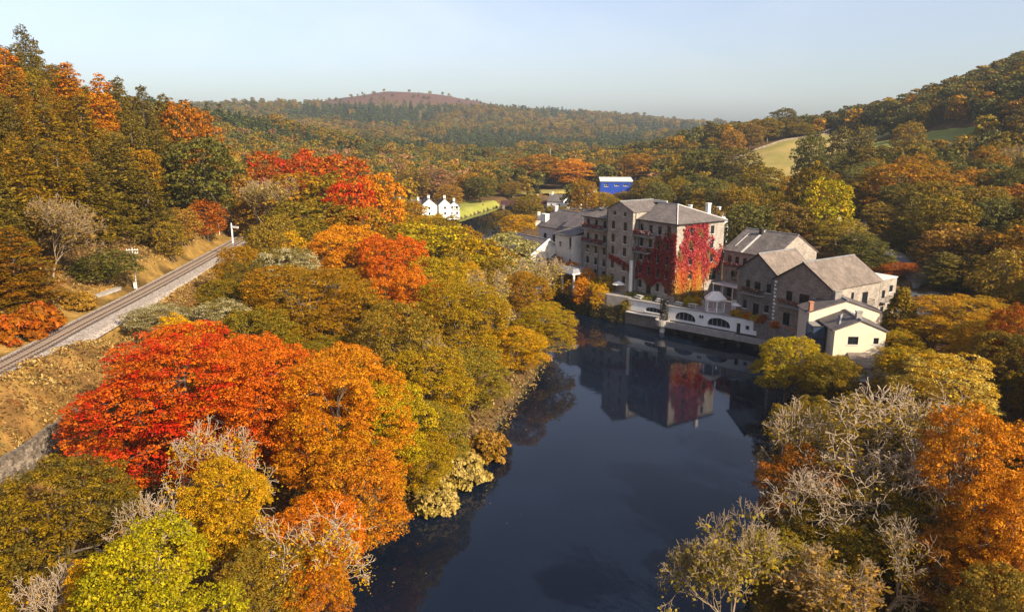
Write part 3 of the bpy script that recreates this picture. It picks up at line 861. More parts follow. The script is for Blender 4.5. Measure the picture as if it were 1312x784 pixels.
    ('broad', 'oak_tree', 100.0, 300, 26.7, 9.3, 'olive', 'olive oak below the pasture'),
    ('broad', 'tree', 78.4, 270, 21.9, 3.7, 'tawnyol', 'small tawny tree behind the slate-roofed cottage'),
    ('broad', 'cherry_tree', 80.9, 262, 20.3, 4.1, 'pinkbr', 'pinkish brown cherry tree beside the stone barn'),
    ('broad', 'cherry_tree', 72.7, 262, 19.8, 3.6, 'pinkbr', 'pinkish brown cherry tree left of the small tawny tree'),
    ('broad', 'tree', 2.2, 262, 11.6, 6.6, 'gold', 'golden tree on the spit before the red bridge'),
    ('broad', 'tree', -3.8, 330, 6.3, 5.2, 'tawnyol', 'tawny tree between the meadow and the far water'),
    ('conifer', 'fir_tree', 15.1, 452, 8.8, 2.8, 'dkfir', 'small dark conical fir beyond the red bridge'),
    ('broad', 'tree', 0.5, 440, 11.9, 7.8, 'tawnyol', 'tawny tree at the far end of the meadow'),
    ('broad', 'tree', -24.4, 420, 17.9, 12.0, 'oliveor', 'olive tree behind the meadow'),
    ('broad', 'tree', -17.2, 405, 16.2, 9.5, 'dkgreen', 'dark green tree behind the meadow'),
    ('broad', 'tree', -31.4, 372, 14.3, 7.7, 'tawny', 'tawny round tree behind the white inn'),
    ('broad', 'tree', -41.3, 395, 22.1, 11.3, 'pinkbr', 'pale brown leafless-looking tree behind the white inn'),
    ('broad', 'tree', -50.3, 385, 20.6, 10.0, 'brown2', 'brown tree behind the white inn at its left end'),
    ('broad', 'tree', 39.2, 480, 23.1, 14.9, 'amberor', 'bright orange tree beyond the blue shed'),
    ('broad', 'tree', 17.2, 490, 25.2, 15.2, 'amberbr', 'orange brown tree beyond the red bridge'),
    ('broad', 'tree', 77.1, 470, 26.8, 12.1, 'amberbr', 'orange brown tree beyond the blue shed on its right'),
    ('broad', 'tree', 58.9, 500, 22.4, 11.6, 'tawnyol', 'tawny olive tree right of the bright orange tree'),
    ('broad', 'tree', 95.1, 475, 25.7, 14.7, 'oliveor', 'olive brown tree above the mill roof'),
    ('broad', 'tree', 18.7, 318, 9.5, 6.0, 'olive', 'small olive tree in front of the grey-roofed cottage by the bridge'),
    ('broad', 'tree', 24.9, 300, 9.3, 5.0, 'oliveor', 'small orange olive tree above the hotel wings'),
    ('broad', 'tree', 41.8, 345, 13.0, 6.8, 'oliveyl', 'yellow olive tree under the blue shed at its left'),
    ('broad', 'tree', 54.4, 362, 12.0, 6.8, 'tawnyol', 'tawny tree under the blue shed at its right'),
    ('broad', 'tree', 43.9, 318, 12.8, 5.3, 'olive', 'olive tree just above the mill tower roof'),
    ('broad', 'tree', 27.4, 398, 8.4, 7.1, 'brown2', 'brown tree behind the village beside the red bridge'),
    ('broad', 'bush', 7.6, 300, 7.5, 4.1, 'tawny', 'tawny bush-like willow at the near end of the red bridge'),
    ('broad', 'oak_tree', 186.3, 520, 55.5, 11.1, 'dkgreen2', 'dome-shaped dark oak on the skyline of the hill pasture'),
    ('broad', 'oak_tree', 169.6, 505, 49.0, 10.3, 'olive', 'olive oak on the skyline left of the dome-shaped oak'),
    ('broad', 'oak_tree', 153.3, 490, 45.9, 10.0, 'brown2', 'brown oak on the skyline at the left of the group'),
    ('broad', 'oak_tree', 192.0, 505, 46.0, 8.8, 'olive', 'olive oak on the skyline right of the dome-shaped oak'),
    ('broad', 'oak_tree', 136.8, 470, 40.9, 8.7, 'tawny', 'tawny leaning oak at the left end of the hill pasture'),
    ('broad', 'oak_tree', 221.0, 560, 52.2, 5.1, 'oliveor', 'small lone oak on the skyline beside the hill farm'),
]
# ------------------------------------------------------------------ ground sheet (finer where the photo looks)
def build_ground():
    inner = np.arange(-50, 50.01, 0.25)
    outer = np.concatenate([np.arange(-180, -50, 3.25), inner, np.arange(51.5, 180, 3.25)])
    th = np.radians(outer)
    nr = 330
    rr = np.exp(np.linspace(math.log(12), math.log(3600), nr))
    T, RR = np.meshgrid(th, rr)
    X, Yy = RR * np.sin(T), RR * np.cos(T)
    P = np.stack([X.ravel(), Yy.ravel()], 1)
    z = height(P)
    V = np.column_stack([P, z])
    nt = len(th)
    i = np.arange(nr - 1)[:, None] * nt
    j = np.arange(nt)[None, :]
    j2 = (j + 1) % nt
    F = np.stack([(i + j).ravel(), (i + j2).ravel(), (i + nt + j2).ravel(), (i + nt + j).ravel()], 1)[:, ::-1]
    # close the middle
    c = len(V)
    V = np.vstack([V, [[0, 0, -2.5]]])
    Fc = np.stack([np.arange(nt), (np.arange(nt) + 1) % nt, np.full(nt, c), np.full(nt, c)], 1)[:, [1, 0, 2]]
    me = bpy.data.meshes.new('ground')
    faces4 = F
    m4, m3 = len(faces4), len(Fc)
    me.vertices.add(len(V)); me.vertices.foreach_set('co', V.astype(np.float32).ravel())
    me.loops.add(m4 * 4 + m3 * 3)
    me.loops.foreach_set('vertex_index', np.concatenate([faces4.ravel(), Fc.ravel()]).astype(np.int32))
    me.polygons.add(m4 + m3)
    me.polygons.foreach_set('loop_start', np.concatenate([np.arange(m4) * 4, m4 * 4 + np.arange(m3) * 3]).astype(np.int32))
    me.polygons.foreach_set('use_smooth', np.ones(m4 + m3, dtype=bool))
    me.update(calc_edges=True)
    # what grows on it: leaf litter in the woods, dry grass along the railway, heather on the far top
    rng = np.random.default_rng(3)
    x, y = V[:, 0], V[:, 1]
    r = np.hypot(x, y)
    c_litter = np.array([0.115, 0.068, 0.028]); c_dry = np.array([0.27, 0.165, 0.045]); c_bracken = np.array([0.17, 0.092, 0.03]); c_bed = np.array([0.05, 0.042, 0.03]); c_far = np.array([0.115, 0.082, 0.03]); c_heath = np.array([0.105, 0.052, 0.038])
    C = np.tile(c_litter, (len(V), 1))
    nz = 0.5 + 0.5 * np.sin(x * 0.31 + 2 * np.sin(y * 0.17)) * np.sin(y * 0.23 + x * 0.09 + 1.5 * np.sin(x * 0.11))
    dt = seg_dist(V[:, :2], TRACK)
    side = x - np.interp(y, [p[1] for p in TRACK], [p[0] for p in TRACK])
    w = np.where(side > 0, 1 - sm(14, 20, dt), 1 - sm(8, 15, dt)) * (y < 300)
    dry = c_dry * (0.45 + 0.55 * (nz > 0.3))[:, None] * 1.0
    patch = np.clip(sm(0.4, 0.7, nz) * sm(5, 8, dt) + (side > 0) * sm(6, 8.5, dt) * 0.55, 0, 1)
    dry = dry * (1 - patch[:, None] * 0.9) + c_bracken * patch[:, None] * 0.9
    C = C * (1 - w[:, None]) + dry * w[:, None]
    far = sm(500, 1200, r)[:, None]
    C = C * (1 - far) + c_far * far
    he = (sm(1900, 2200, r) * sm(96, 118, V[:, 2]))[:, None]
    C = C * (1 - he) + c_heath * he
    bed = (V[:, 2] < 0.4)[:, None]
    C = np.where(bed, c_bed, C)
    at = me.attributes.new('col', 'FLOAT_COLOR', 'POINT')
    C4 = np.ones((len(V), 4), dtype=np.float32); C4[:, :3] = C
    at.data.foreach_set('color', C4.ravel())
    me.materials.append(MATS['ground'])
    o = link(bpy.data.objects.new('ground', me))
    struct(o)
build_ground()

# river surface
def build_river():
    rng = np.random.default_rng(1)
    mb = MB()
    mb.poly([(-70, -160, 0), (140, -160, 0), (140, 470, 0), (-70, 470, 0)])
    struct(mb.build('river', 'water'))
build_river()

def drape(name, poly, step, lift, mat):
    """a patch of land lying on the ground"""
    poly = np.array(poly, dtype=float)
    xs = np.arange(poly[:, 0].min(), poly[:, 0].max() + step, step)
    ys = np.arange(poly[:, 1].min(), poly[:, 1].max() + step, step)
    X, Yy = np.meshgrid(xs, ys)
    P = np.stack([X.ravel(), Yy.ravel()], 1)
    nx, ny = len(xs), len(ys)
    i = np.arange(ny - 1)[:, None] * nx + np.arange(nx - 1)[None, :]
    i = i.ravel()
    cen = P[i] + step / 2
    keep = in_poly(cen, poly)
    i = i[keep]
    F = np.stack([i, i + 1, i + nx + 1, i + nx], 1)
    used, inv = np.unique(F.ravel(), return_inverse=True)
    z = height(P[used]) + lift
    me = np_mesh(name, np.column_stack([P[used], z]), inv.reshape(-1, 4), mat, smooth=True)
    return struct(link(bpy.data.objects.new(name, me)))

MEADOW = [(-46, 352), (-34, 322), (-24, 312), (-17, 318), (-14, 340), (-8, 372), (-4, 396), (-8, 418), (-34, 416)]
PASTURE_A = [(104, 420), (116, 384), (136, 352), (158, 346), (172, 396), (186, 420), (205, 440), (235, 462), (238, 490), (214, 512), (190, 502), (168, 492), (140, 470)]
PASTURE_B = [(158, 346), (166, 330), (182, 330), (215, 345), (232, 380), (226, 420), (205, 440), (186, 420), (172, 396)]
DRYBANK = [(-2, 440), (20, 450), (48, 452), (60, 462), (40, 476), (4, 470), (-8, 452)]
drape('meadow', MEADOW, 1.5, 0.12, 'meadow')
drape('pasture', PASTURE_A, 2.0, 0.15, 'pasture')
drape('pasture', PASTURE_B, 2.0, 0.15, 'meadow')
drape('dry_bank', DRYBANK, 1.5, 0.12, 'pasture')
CARPARK = [(72, 128), (88, 137), (83, 152), (68.5, 143)]
drape('car_park', CARPARK, 1.0, 0.06, 'asphalt')
LANE = [(84, 152), (88, 152), (97, 180), (104, 215), (108, 250), (104, 250), (99.5, 217), (92, 182)]
drape('lane', LANE, 0.8, 0.10, 'road_pale')

# ------------------------------------------------------------------ tree shapes
def unit(v):
    return v / np.maximum(np.linalg.norm(v, axis=-1, keepdims=True), 1e-9)

def leaf_quads(rng, pos, nrm, size, aspect=0.62):
    """diamond leaves at pos facing nrm"""
    n = len(pos)
    t = unit(np.cross(nrm, unit(rng.normal(size=(n, 3)))))
    b = np.cross(nrm, t)
    s = (size * np.exp(rng.normal(-0.05, 0.33, n)))[:, None]
    bend = nrm * s * 0.25
    V = np.stack([pos - t * s - bend, pos - b * s * aspect, pos + t * s - bend, pos + b * s * aspect], 1).reshape(-1, 3)
    return V, np.arange(n * 4).reshape(n, 4)

def clump_leaves(rng, C, rad, per, size, flat=0.75, low=-0.55, spread=0.6):
    """leaves on the shells of many small clumps; gives V, F and the two variation attributes"""
    n = len(C)
    cnt = np.maximum(4, (per * (rad / rad.mean()) ** 2).astype(int))
    idx = np.repeat(np.arange(n), cnt)
    m = len(idx)
    d = unit(rng.normal(size=(m, 3)))
    d[:, 2] = np.where(d[:, 2] < low, -d[:, 2], d[:, 2])
    rr = rad[idx] * rng.uniform(0.62, 1.1, m)
    pos = C[idx] + d * rr[:, None] * np.array([1, 1, flat])
    nrm = unit(d + np.array([0, 0, 0.35]) + rng.normal(size=(m, 3)) * spread)
    V, F = leaf_quads(rng, pos, nrm, size)
    cl = rng.random(n)[idx]
    return V, F, {'clump': cl, 'leaf': rng.random(m)}

def tubes_mesh(segs, n=5):
    """segs: list of (p0,p1,r0,r1) -> V,F arrays"""
    P0 = np.array([s[0] for s in segs]); P1 = np.array([s[1] for s in segs])
    r0 = np.array([s[2] for s in segs]); r1 = np.array([s[3] for s in segs])
    d = unit(P1 - P0)
    ref = np.where(np.abs(d[:, 2:3]) > 0.9, np.array([[1.0, 0, 0]]), np.array([[0, 0, 1.0]]))
    u = unit(np.cross(d, ref)); w = np.cross(d, u)
    a = np.arange(n) * 2 * math.pi / n
    ring = np.cos(a)[None, :, None] * u[:, None, :] + np.sin(a)[None, :, None] * w[:, None, :]
    A = P0[:, None, :] + ring * r0[:, None, None]
    B = P1[:, None, :] + ring * r1[:, None, None]
    m = len(segs)
    V = np.concatenate([A, B], 1).reshape(-1, 3)
    base = (np.arange(m) * 2 * n)[:, None]
    k = np.arange(n)[None, :]; k2 = (k + 1) % n
    F = np.stack([base + k, base + k2, base + n + k2, base + n + k], 2).reshape(-1, 4)
    return V, F

BH, BR = 16.0, 7.0      # broadleaf prototype: height and crown radius
def make_broad(seed, leaves, size, clumps, lobes=9, squat=1.0, rc=0.66):
    rng = np.random.default_rng(seed)
    zc = BH * 0.58
    L = []
    for k in range(lobes):
        a = 2.4 * k + rng.uniform(-0.5, 0.5)
        q = (k + 0.5) / lobes
        rad = BR * rng.uniform(0.30, 0.54)
        ring = math.sqrt(max(0, 1 - (2 * q - 0.8) ** 2 * 0.6)) * (BR - rad) * rng.uniform(0.8, 1.12)
        z = zc + (q - 0.5) * BH * 0.66 * squat
        L.append((ring * math.cos(a), ring * math.sin(a), min(z, BH - rad * 0.8), rad))
    L.append((rng.uniform(-1.5, 1.5), rng.uniform(-1.5, 1.5), BH - BR * 0.42, BR * 0.42))
    L = np.array(L)
    tries = clumps * 14
    li = rng.choice(len(L), tries, p=L[:, 3] ** 2 / (L[:, 3] ** 2).sum())
    d = unit(rng.normal(size=(tries, 3)))
    d[:, 2] = np.where(d[:, 2] < -0.45, -d[:, 2], d[:, 2])
    wob = 1 + 0.10 * np.sin(d[:, 0] * 5 + li) * np.sin(d[:, 1] * 6 + 2 * li)
    pts = L[li, :3] + d * L[li, 3:4] * np.array([1, 1, 0.85]) * (rng.uniform(0.82, 1.1, tries) * wob)[:, None]
    dist = np.linalg.norm((pts[:, None] - L[None, :, :3]) / np.array([1, 1, 0.85]), axis=2) / L[None, :, 3]
    hole = np.sin(pts[:, 0] * 0.9 + seed) * np.sin(pts[:, 1] * 0.9 + 2 * seed) * np.sin(pts[:, 2] * 0.8 + 3 * seed)
    pts = pts[(dist.min(1) > 0.7) & (hole > -0.27)]
    rads = rc * rng.uniform(0.6, 1.55, len(pts))
    keep = np.zeros((clumps, 4)); n = 0
    for p_, r_ in zip(pts, rads):
        if n >= clumps:
            break
        if n and (((keep[:n, :3] - p_) ** 2).sum(1) < ((keep[:n, 3] + r_) * 0.56) ** 2).any():
            continue
        keep[n, :3] = p_; keep[n, 3] = r_; n += 1
    keep = keep[:n]
    V, F, at = clump_leaves(rng, keep[:, :3], keep[:, 3], leaves / n, size, flat=0.72, low=-0.3)
    # trunk and limbs
    segs = [(np.array([0, 0, -0.6]), np.array([0.1, 0, BH * 0.2]), 0.42, 0.30), (np.array([0.1, 0, BH * 0.2]), np.array([0, 0.15, BH * 0.5]), 0.30, 0.2), (np.array([0, 0.15, BH * 0.5]), np.array([0.1, 0, BH * 0.8]), 0.2, 0.06)]
    for q in L[:-1]:
        s = np.array([0.05, 0.05, BH * rng.uniform(0.18, 0.42)])
        e = q[:3] + np.array([0, 0, q[3] * 0.3])
        mid = (s + e) / 2 + rng.normal(size=3) * 0.3 + np.array([0, 0, -0.3])
        segs += [(s, mid, 0.17, 0.11), (mid, e, 0.11, 0.04)]
        for _ in range(3):
            e2 = q[:3] + unit(rng.normal(size=3)) * q[3] * 0.8
            segs.append((mid * 0.3 + e * 0.7, e2, 0.06, 0.02))
    TV, TF = tubes_mesh(segs, 6)
    return (V, F, at), (TV, TF)

CH, CR = 22.0, 4.2
def make_conifer(seed, leaves, size, step=0.85, lean=0.72, rc=0.62):
    """soft larch or spruce: whorls of boughs carrying flat hanging sprays"""
    rng = np.random.default_rng(seed)
    C, rad_ = [], []
    segs = [(np.array([0, 0, -0.6]), np.array([0, 0, CH * 0.5]), 0.32, 0.18), (np.array([0, 0, CH * 0.5]), np.array([0, 0, CH * 0.98]), 0.18, 0.02)]
    z = CH * 0.08
    while z < CH * 0.97:
        q = z / CH
        rad = CR * (1 - q) ** lean * (0.72 + 0.28 * min(1, q / 0.2)) * rng.uniform(0.86, 1.14) + 0.1
        nb = 7 if q < 0.7 else 5
        a0 = rng.uniform(0, 6.28)
        for k in range(nb):
            a = a0 + 6.283 * k / nb + rng.uniform(-0.35, 0.35)
            ln = rad * rng.uniform(0.62, 1.22)
            droop = -0.10 - 0.22 * (1 - q) + rng.uniform(-0.12, 0.12)
            dr = np.array([math.cos(a), math.sin(a), 0])
            tip = np.array([0, 0, z]) + dr * ln + np.array([0, 0, droop * ln])
            for t in ((1.0, 0.62) if ln > 1.2 else (0.9,)) + ((0.34,) if ln > 2.8 else ()):
                side = np.array([-dr[1], dr[0], 0]) * rng.uniform(-0.3, 0.3) * ln * 0.5
                C.append(np.array([0, 0, z]) + dr * ln * t + np.array([0, 0, droop * ln * t ** 1.4]) + side + rng.normal(size=3) * 0.12)
                rad_.append(rc * rng.uniform(0.6, 1.3) * (0.55 + 0.6 * min(1, ln / 3)))
            if k % 2 == 0:
                segs.append((np.array([0, 0, z]), np.array([0, 0, z]) + dr * ln * 0.85 + np.array([0, 0, droop * ln * 0.8]), 0.05, 0.015))
        z += step * rng.uniform(0.8, 1.2) * (1.0 if q < 0.7 else 0.8)
    C.append(np.array([0, 0, CH * 0.985])); rad_.append(0.25)
    C = np.array(C); rad_ = np.array(rad_)
    V, F, at = clump_leaves(rng, C, rad_, leaves / len(C), size, flat=0.78, low=-0.5, spread=0.9)
    TV, TF = tubes_mesh(segs, 5)
    return (V, F, at), (TV, TF)

def make_cypress(seed):
    rng = np.random.default_rng(seed)
    n = 240
    q = rng.uniform(0, 1, n) ** 0.9
    prof = np.sin(np.clip(q, 0.02, 1) ** 0.62 * math.pi) ** 0.7 * CR * 0.72 + 0.15
    a = rng.uniform(0, 6.283, n)
    C = np.column_stack([np.cos(a) * prof, np.sin(a) * prof, 1.0 + q * (CH - 1.6)])
    V, F, at = clump_leaves(rng, C, rng.uniform(0.5, 0.95, n), 46, 0.24, flat=1.5)
    TV, TF = tubes_mesh([(np.array([0, 0, -0.5]), np.array([0, 0, CH * 0.9]), 0.3, 0.05)], 6)
    return (V, F, at), (TV, TF)

def make_bare(seed, depth=7, spread=0.55, thick=0.34, leafn=0, size=0.2, twig=0.024):
    """leafless crown of forking limbs (same envelope as the broadleaf prototype); leafn leaves near the twigs"""
    rng = np.random.default_rng(seed)
    segs, tips = [], []
    def grow(p, d, ln, r, k):
        n = 3 if k < 5 else 2
        for i in range(n):
            d = unit(d + rng.normal(size=3) * (0.13 + 0.03 * k) + np.array([0, 0, 0.05]))
            q = p + d * ln / n
            r2 = max(twig, r * 0.87)
            segs.append((p, q, r, r2))
            p, r = q, r2
            if k >= 2 and rng.random() < 0.5:
                dd = unit(d * 0.7 + rng.normal(size=3) * 0.75)
                e = p + dd * ln * 0.38
                segs.append((p, e, max(twig, r * 0.5), twig * 0.7))
                tips.append(e)
        if k >= depth:
            tips.append(p)
            return
        nb = 2 if rng.random() < 0.62 else 3
        if k == 0:
            nb = 5
        a0 = rng.uniform(0, 6.283)
        u = unit(np.cross(d, np.array([0.3, 0.9, 0.2]))); w = np.cross(d, u)
        for j in range(nb):
            a = a0 + 6.283 * j / nb + rng.uniform(-0.4, 0.4)
            s = spread * rng.uniform(0.7, 1.25) * (1.25 if k == 0 else 1)
            dd = unit(d + (u * math.cos(a) + w * math.sin(a)) * s)
            grow(p, dd, ln * rng.uniform(0.70, 0.88), r * (0.72 if nb == 2 else 0.6), k + 1)
    grow(np.array([0, 0, -0.5]), np.array([0, 0, 1.0]), 3.6, thick, 0)
    V, F = tubes_mesh(segs, 4)
    top = V[:, 2].max(); wid = np.percentile(np.hypot(V[:, 0], V[:, 1]), 98)
    S = np.array([BR / wid, BR / wid, BH / top])
    V = V * S
    lv = None
    if leafn:
        tp = np.array(tips) * S
        low = tp[:, 2] < BH * 0.93
        tp = tp[low]
        pk = rng.integers(0, len(tp), leafn)
        pos = tp[pk] * np.array([0.95, 0.95, 0.93]) + rng.normal(size=(leafn, 3)) * 0.35
        LV, LF = leaf_quads(rng, pos, unit(rng.normal(size=(leafn, 3)) + np.array([0, 0, 0.5])), size)
        lv = (LV, LF, {'clump': rng.random(len(tp))[pk], 'leaf': rng.random(leafn)})
    return lv, (V, F)

SH, SR = 2.6, 2.6
def make_shrub(seed, n=70, per=60):
    rng = np.random.default_rng(seed)
    d = unit(rng.normal(size=(n, 3))); d[:, 2] = np.abs(d[:, 2])
    C = d * np.array([SR, SR, SH * 0.85]) * rng.uniform(0.6, 0.92, (n, 1))
    V, F, at = clump_leaves(rng, C, rng.uniform(0.35, 0.65, n), per, 0.17, low=-0.2, spread=0.8)
    segs = [(np.array([0, 0, -0.4]), c * 0.85, 0.05, 0.02) for c in C[:14]]
    return (V, F, at), tubes_mesh(segs, 4)

PROTO = {}
def reg(key, pair, bark='bark', leaf='leaf'):
    (cr, tr) = pair
    cm = np_mesh(key + '_crown', cr[0], cr[1], leaf, cr[2]) if cr is not None else None
    tm = np_mesh(key + '_trunk', tr[0], tr[1], bark, smooth=True)
    PROTO.setdefault(key.rstrip('0123456789'), []).append((cm, tm))
for s in range(6):
    reg('near_broad%d' % s, make_broad(10 + s, 44000, 0.105, 640, lobes=(10, 13, 9, 11, 14, 8)[s], squat=(1, 0.9, 1.1, 1, 0.95, 1.05)[s]))
for s in range(2):
    reg('grand_broad%d' % s, make_broad(20 + s, 85000, 0.072, 1450, lobes=(13, 15)[s], rc=0.44))
for s in range(5):
    reg('mid_broad%d' % s, make_broad(30 + s, 9000, 0.23, 330, lobes=(10, 9, 12, 11, 8)[s], rc=0.95))
for s in range(4):
    reg('near_conifer%d' % s, make_conifer(50 + s, 22000, 0.13, lean=(0.72, 0.6, 0.8, 0.66)[s]))
for s in range(4):
    reg('mid_conifer%d' % s, make_conifer(60 + s, 12000, 0.175, step=0.95, lean=(0.72, 0.62, 0.8, 0.55)[s], rc=0.75))
reg('cypress0', make_cypress(70))
for s in range(3):
    reg('bare%d' % s, make_bare(80 + s, 6, 0.62, thick=0.46, twig=0.03, leafn=900, size=0.12), 'bark_pale')
for s in range(3):
    reg('sparse%d' % s, make_bare(90 + s, 6, 0.62, thick=0.46, twig=0.03, leafn=3000, size=0.13), 'bark_pale')
for s in range(2):
    reg('twiggy%d' % s, make_bare(96 + s, 7, 0.42, thick=0.28, leafn=3800, size=0.19), 'bark_tan')
for s in range(3):
    reg('shrub%d' % s, make_shrub(100 + s))
SIZES = {'broad': (BR, BH), 'conifer': (CR, CH), 'cypress': (CR * 0.72, CH), 'bare': (BR, BH), 'sparse': (BR, BH), 'twiggy': (BR, BH), 'shrub': (SR, SH)}

_count = {}
def plant(shape, name, x, y, top, rad, pal, label, cat, group=None, parts=True, rng=random.Random(5), base=None):
    g = hgt(x, y) if base is None else base
    g = max(g, 0.15)
    d = math.hypot(x, y)
    key = shape
    if shape in ('broad', 'conifer'):
        key = ('near_' if d < 150 else 'mid_') + shape
        if shape == 'broad' and d < 130 and rad > 6.8:
            key = 'grand_broad'
    lst = PROTO[key]
    k = _count.get(key, 0)
    _count[key] = k + 1
    cm, tm = lst[k % len(lst)]
    pr, ph = SIZES[shape]
    h = max(top - g, 1.0)
    o = thing(name, label, cat, (x, y, g), rng.uniform(0, 6.28), group)
    o.scale = (rad / pr * rng.uniform(0.98, 1.14), rad / pr * rng.uniform(0.98, 1.14), h / ph)
    A, B = PAL[pal] if isinstance(pal, str) else pal
    if cm is not None:
        c = bpy.data.objects.new('crown', cm)
        c.color = (*A, 1)
        c['leaf_b'] = B
        link(c, o)
    t = bpy.data.objects.new('trunk' if shape != 'shrub' else 'stems', tm)
    link(t, o)
    return o

for (shape, name, x, y, top, rad, pal, label) in TREES:
    if shape == 'sparse' and pal in ('tan', 'brown', 'tanleaf', 'willowol'):
        shape = 'twiggy'
    plant(shape, name, x, y, top, rad, pal, label, 'shrub' if shape == 'shrub' or name == 'bush' else 'tree')

# ------------------------------------------------------------------ the woods between and beyond
HOTEL = [(10, 200), (4, 178), (18, 150), (36, 138), (48, 120), (46, 104), (66, 104), (80, 122), (94, 136), (88, 156), (70, 178), (40, 200)]
OPEN = [MEADOW, PASTURE_A, PASTURE_B, DRYBANK, HOTEL, CARPARK, [(82, 150), (91, 150), (112, 252), (99, 252)],
        [(-52, 372), (-56, 330), (-40, 296), (-10, 296), (12, 330), (40, 360), (70, 400), (74, 432), (30, 446), (-6, 436), (-40, 420)],     # inn, meadow, bridge, far village
        [(-62, 262), (-8, 262), (-8, 330), (-64, 345)],
        [(30, 300), (66, 300), (80, 430), (40, 432)],
        [(4, 196), (60, 196), (70, 250), (40, 330), (10, 330), (-5, 240)]]
def ok_points(P, margin):
    k = ~in_poly(P, RIVER)
    k &= seg_dist(P, list(map(tuple, RIVER))) > margin
    k &= seg_dist(P, TRACK) > 8
    for q in OPEN:
        k &= ~in_poly(P, q)
    return k

def jitter_grid(rng, x0, x1, y0, y1, s):
    xs, ys = np.meshgrid(np.arange(x0, x1, s), np.arange(y0, y1, s))
    P = np.stack([xs.ravel(), ys.ravel()], 1)
    return P + rng.uniform(-0.42, 0.42, P.shape) * s

hand = np.array([(t[2], t[3]) for t in TREES if t[0] != 'shrub'])
hand_r = np.array([t[5] for t in TREES if t[0] != 'shrub'])
rng = np.random.default_rng(77)
rnd = random.Random(9)
def clear_of_hand(P, f=0.75):
    d = np.hypot(P[:, None, 0] - hand[None, :, 0], P[:, None, 1] - hand[None, :, 1])
    return (d > np.minimum(hand_r[None, :] * f + 1.5, 9)).all(1)

# filling trees on the left bank flat (lower than their neighbours)
P = jitter_grid(rng, -48, 6, 50, 250, 7.5)
P = P[ok_points(P, 3.0) & clear_of_hand(P, 0.8)]
P = P[(P[:, 0] > -46) | (P[:, 1] > 100)]
P = P[np.hypot(P[:, 0], P[:, 1]) > 52]
P = P[P[:, 0] > -61 - (P[:, 1] > 215) * 0]
for x, y in P:
    h = rnd.uniform(9, 13) if y > 110 else rnd.uniform(7, 10)
    pal = rnd.choice(['olive', 'oliveyl', 'goldol', 'oliveor', 'tawnyol', 'dkolive', 'gold'])
    word = {'olive': 'olive', 'oliveyl': 'yellow-olive', 'goldol': 'golden olive', 'oliveor': 'orange-olive', 'tawnyol': 'tawny', 'dkolive': 'dark olive', 'gold': 'golden'}[pal]
    plant('broad', 'understorey_tree', x, y, hgt(x, y) + h, rnd.uniform(3.8, 5.4), pal, 'one of the low ' + word + ' trees filling the ' + ('far' if y > 130 else 'near') + ' half of the left bank wood', 'tree', 'low ' + word + ' trees in the ' + ('far' if y > 130 else 'near') + ' half of the left bank wood', rng=rnd)
# filling trees on the right bank flat and slope
P = jitter_grid(rng, 20, 120, 46, 130, 8.5)
P = P[ok_points(P, 2.5) & clear_of_hand(P, 0.8)]
P = P[(P[:, 0] < P[:, 1] * 0.74 + 6)]
P = P[np.hypot(P[:, 0], P[:, 1]) > 52]
for x, y in P:
    pal = rnd.choice(['dkolive', 'olive', 'olive', 'tawnyol', 'dkolive', 'goldol'])
    word = {'dkolive': 'dark olive', 'olive': 'olive', 'orangedk': 'dull orange', 'tawnyol': 'tawny', 'goldol': 'golden olive'}[pal]
    plant('broad', 'understorey_tree', x, y, hgt(x, y) + rnd.uniform(5.5, 8), rnd.uniform(3.2, 4.6), pal, 'one of the low ' + word + ' trees filling the right bank wood', 'tree', 'low ' + word + ' trees filling the right bank wood', rng=rnd)
# the conifer wood of the left hill
P = jitter_grid(rng, -205, -74, 92, 300, 7.3)
P = P[ok_points(P, 3) & clear_of_hand(P, 0.55)]
dtr = seg_dist(P, TRACK)
P = P[(P[:, 0] < np.interp(P[:, 1], [p[1] for p in TRACK], [p[0] for p in TRACK])) & (dtr > 17) & (P[:, 0] > -P[:, 1] * 0.78 - 4)]
nc = 0
for x, y in P[np.argsort(np.hypot(P[:, 0], P[:, 1]))]:
    g = hgt(x, y)
    up = (g - 14) / 40
    q = rnd.random()
    if q < 0.82:
        pal = rnd.choice(['larchol', 'larchol', 'larchgold', 'spruce', 'conamber', 'larchgold'] + (['larchor'] if up > 0.45 else ['larchol']))
        word = {'larchol': 'olive larches', 'larchgold': 'golden larches', 'spruce': 'dark olive spruces', 'conamber': 'amber spruces', 'larchor': 'orange larches'}[pal]
        zone = 'at the foot of' if up < 0.2 else ('in the middle of' if up < 0.55 else 'along the top of')
        plant('conifer', 'spruce_tree' if pal in ('spruce', 'conamber') else 'larch_tree', x, y, g + rnd.uniform(14, 21), rnd.uniform(3.0, 4.5), pal, 'one of the many ' + word + ' ' + zone + ' the left hill wood', 'tree', word + ' ' + zone + ' the left hill wood', rng=rnd)
    else:
        pal = rnd.choice(['oliveor', 'olive', 'rustor', 'tawnyol'])
        plant('broad', 'oak_tree', x, y, g + rnd.uniform(11, 15), rnd.uniform(4, 5.5), pal, 'one of the broad-crowned oaks among the conifers of the left hill', 'tree', 'oaks among the conifers of the left hill', rng=rnd)
    nc += 1
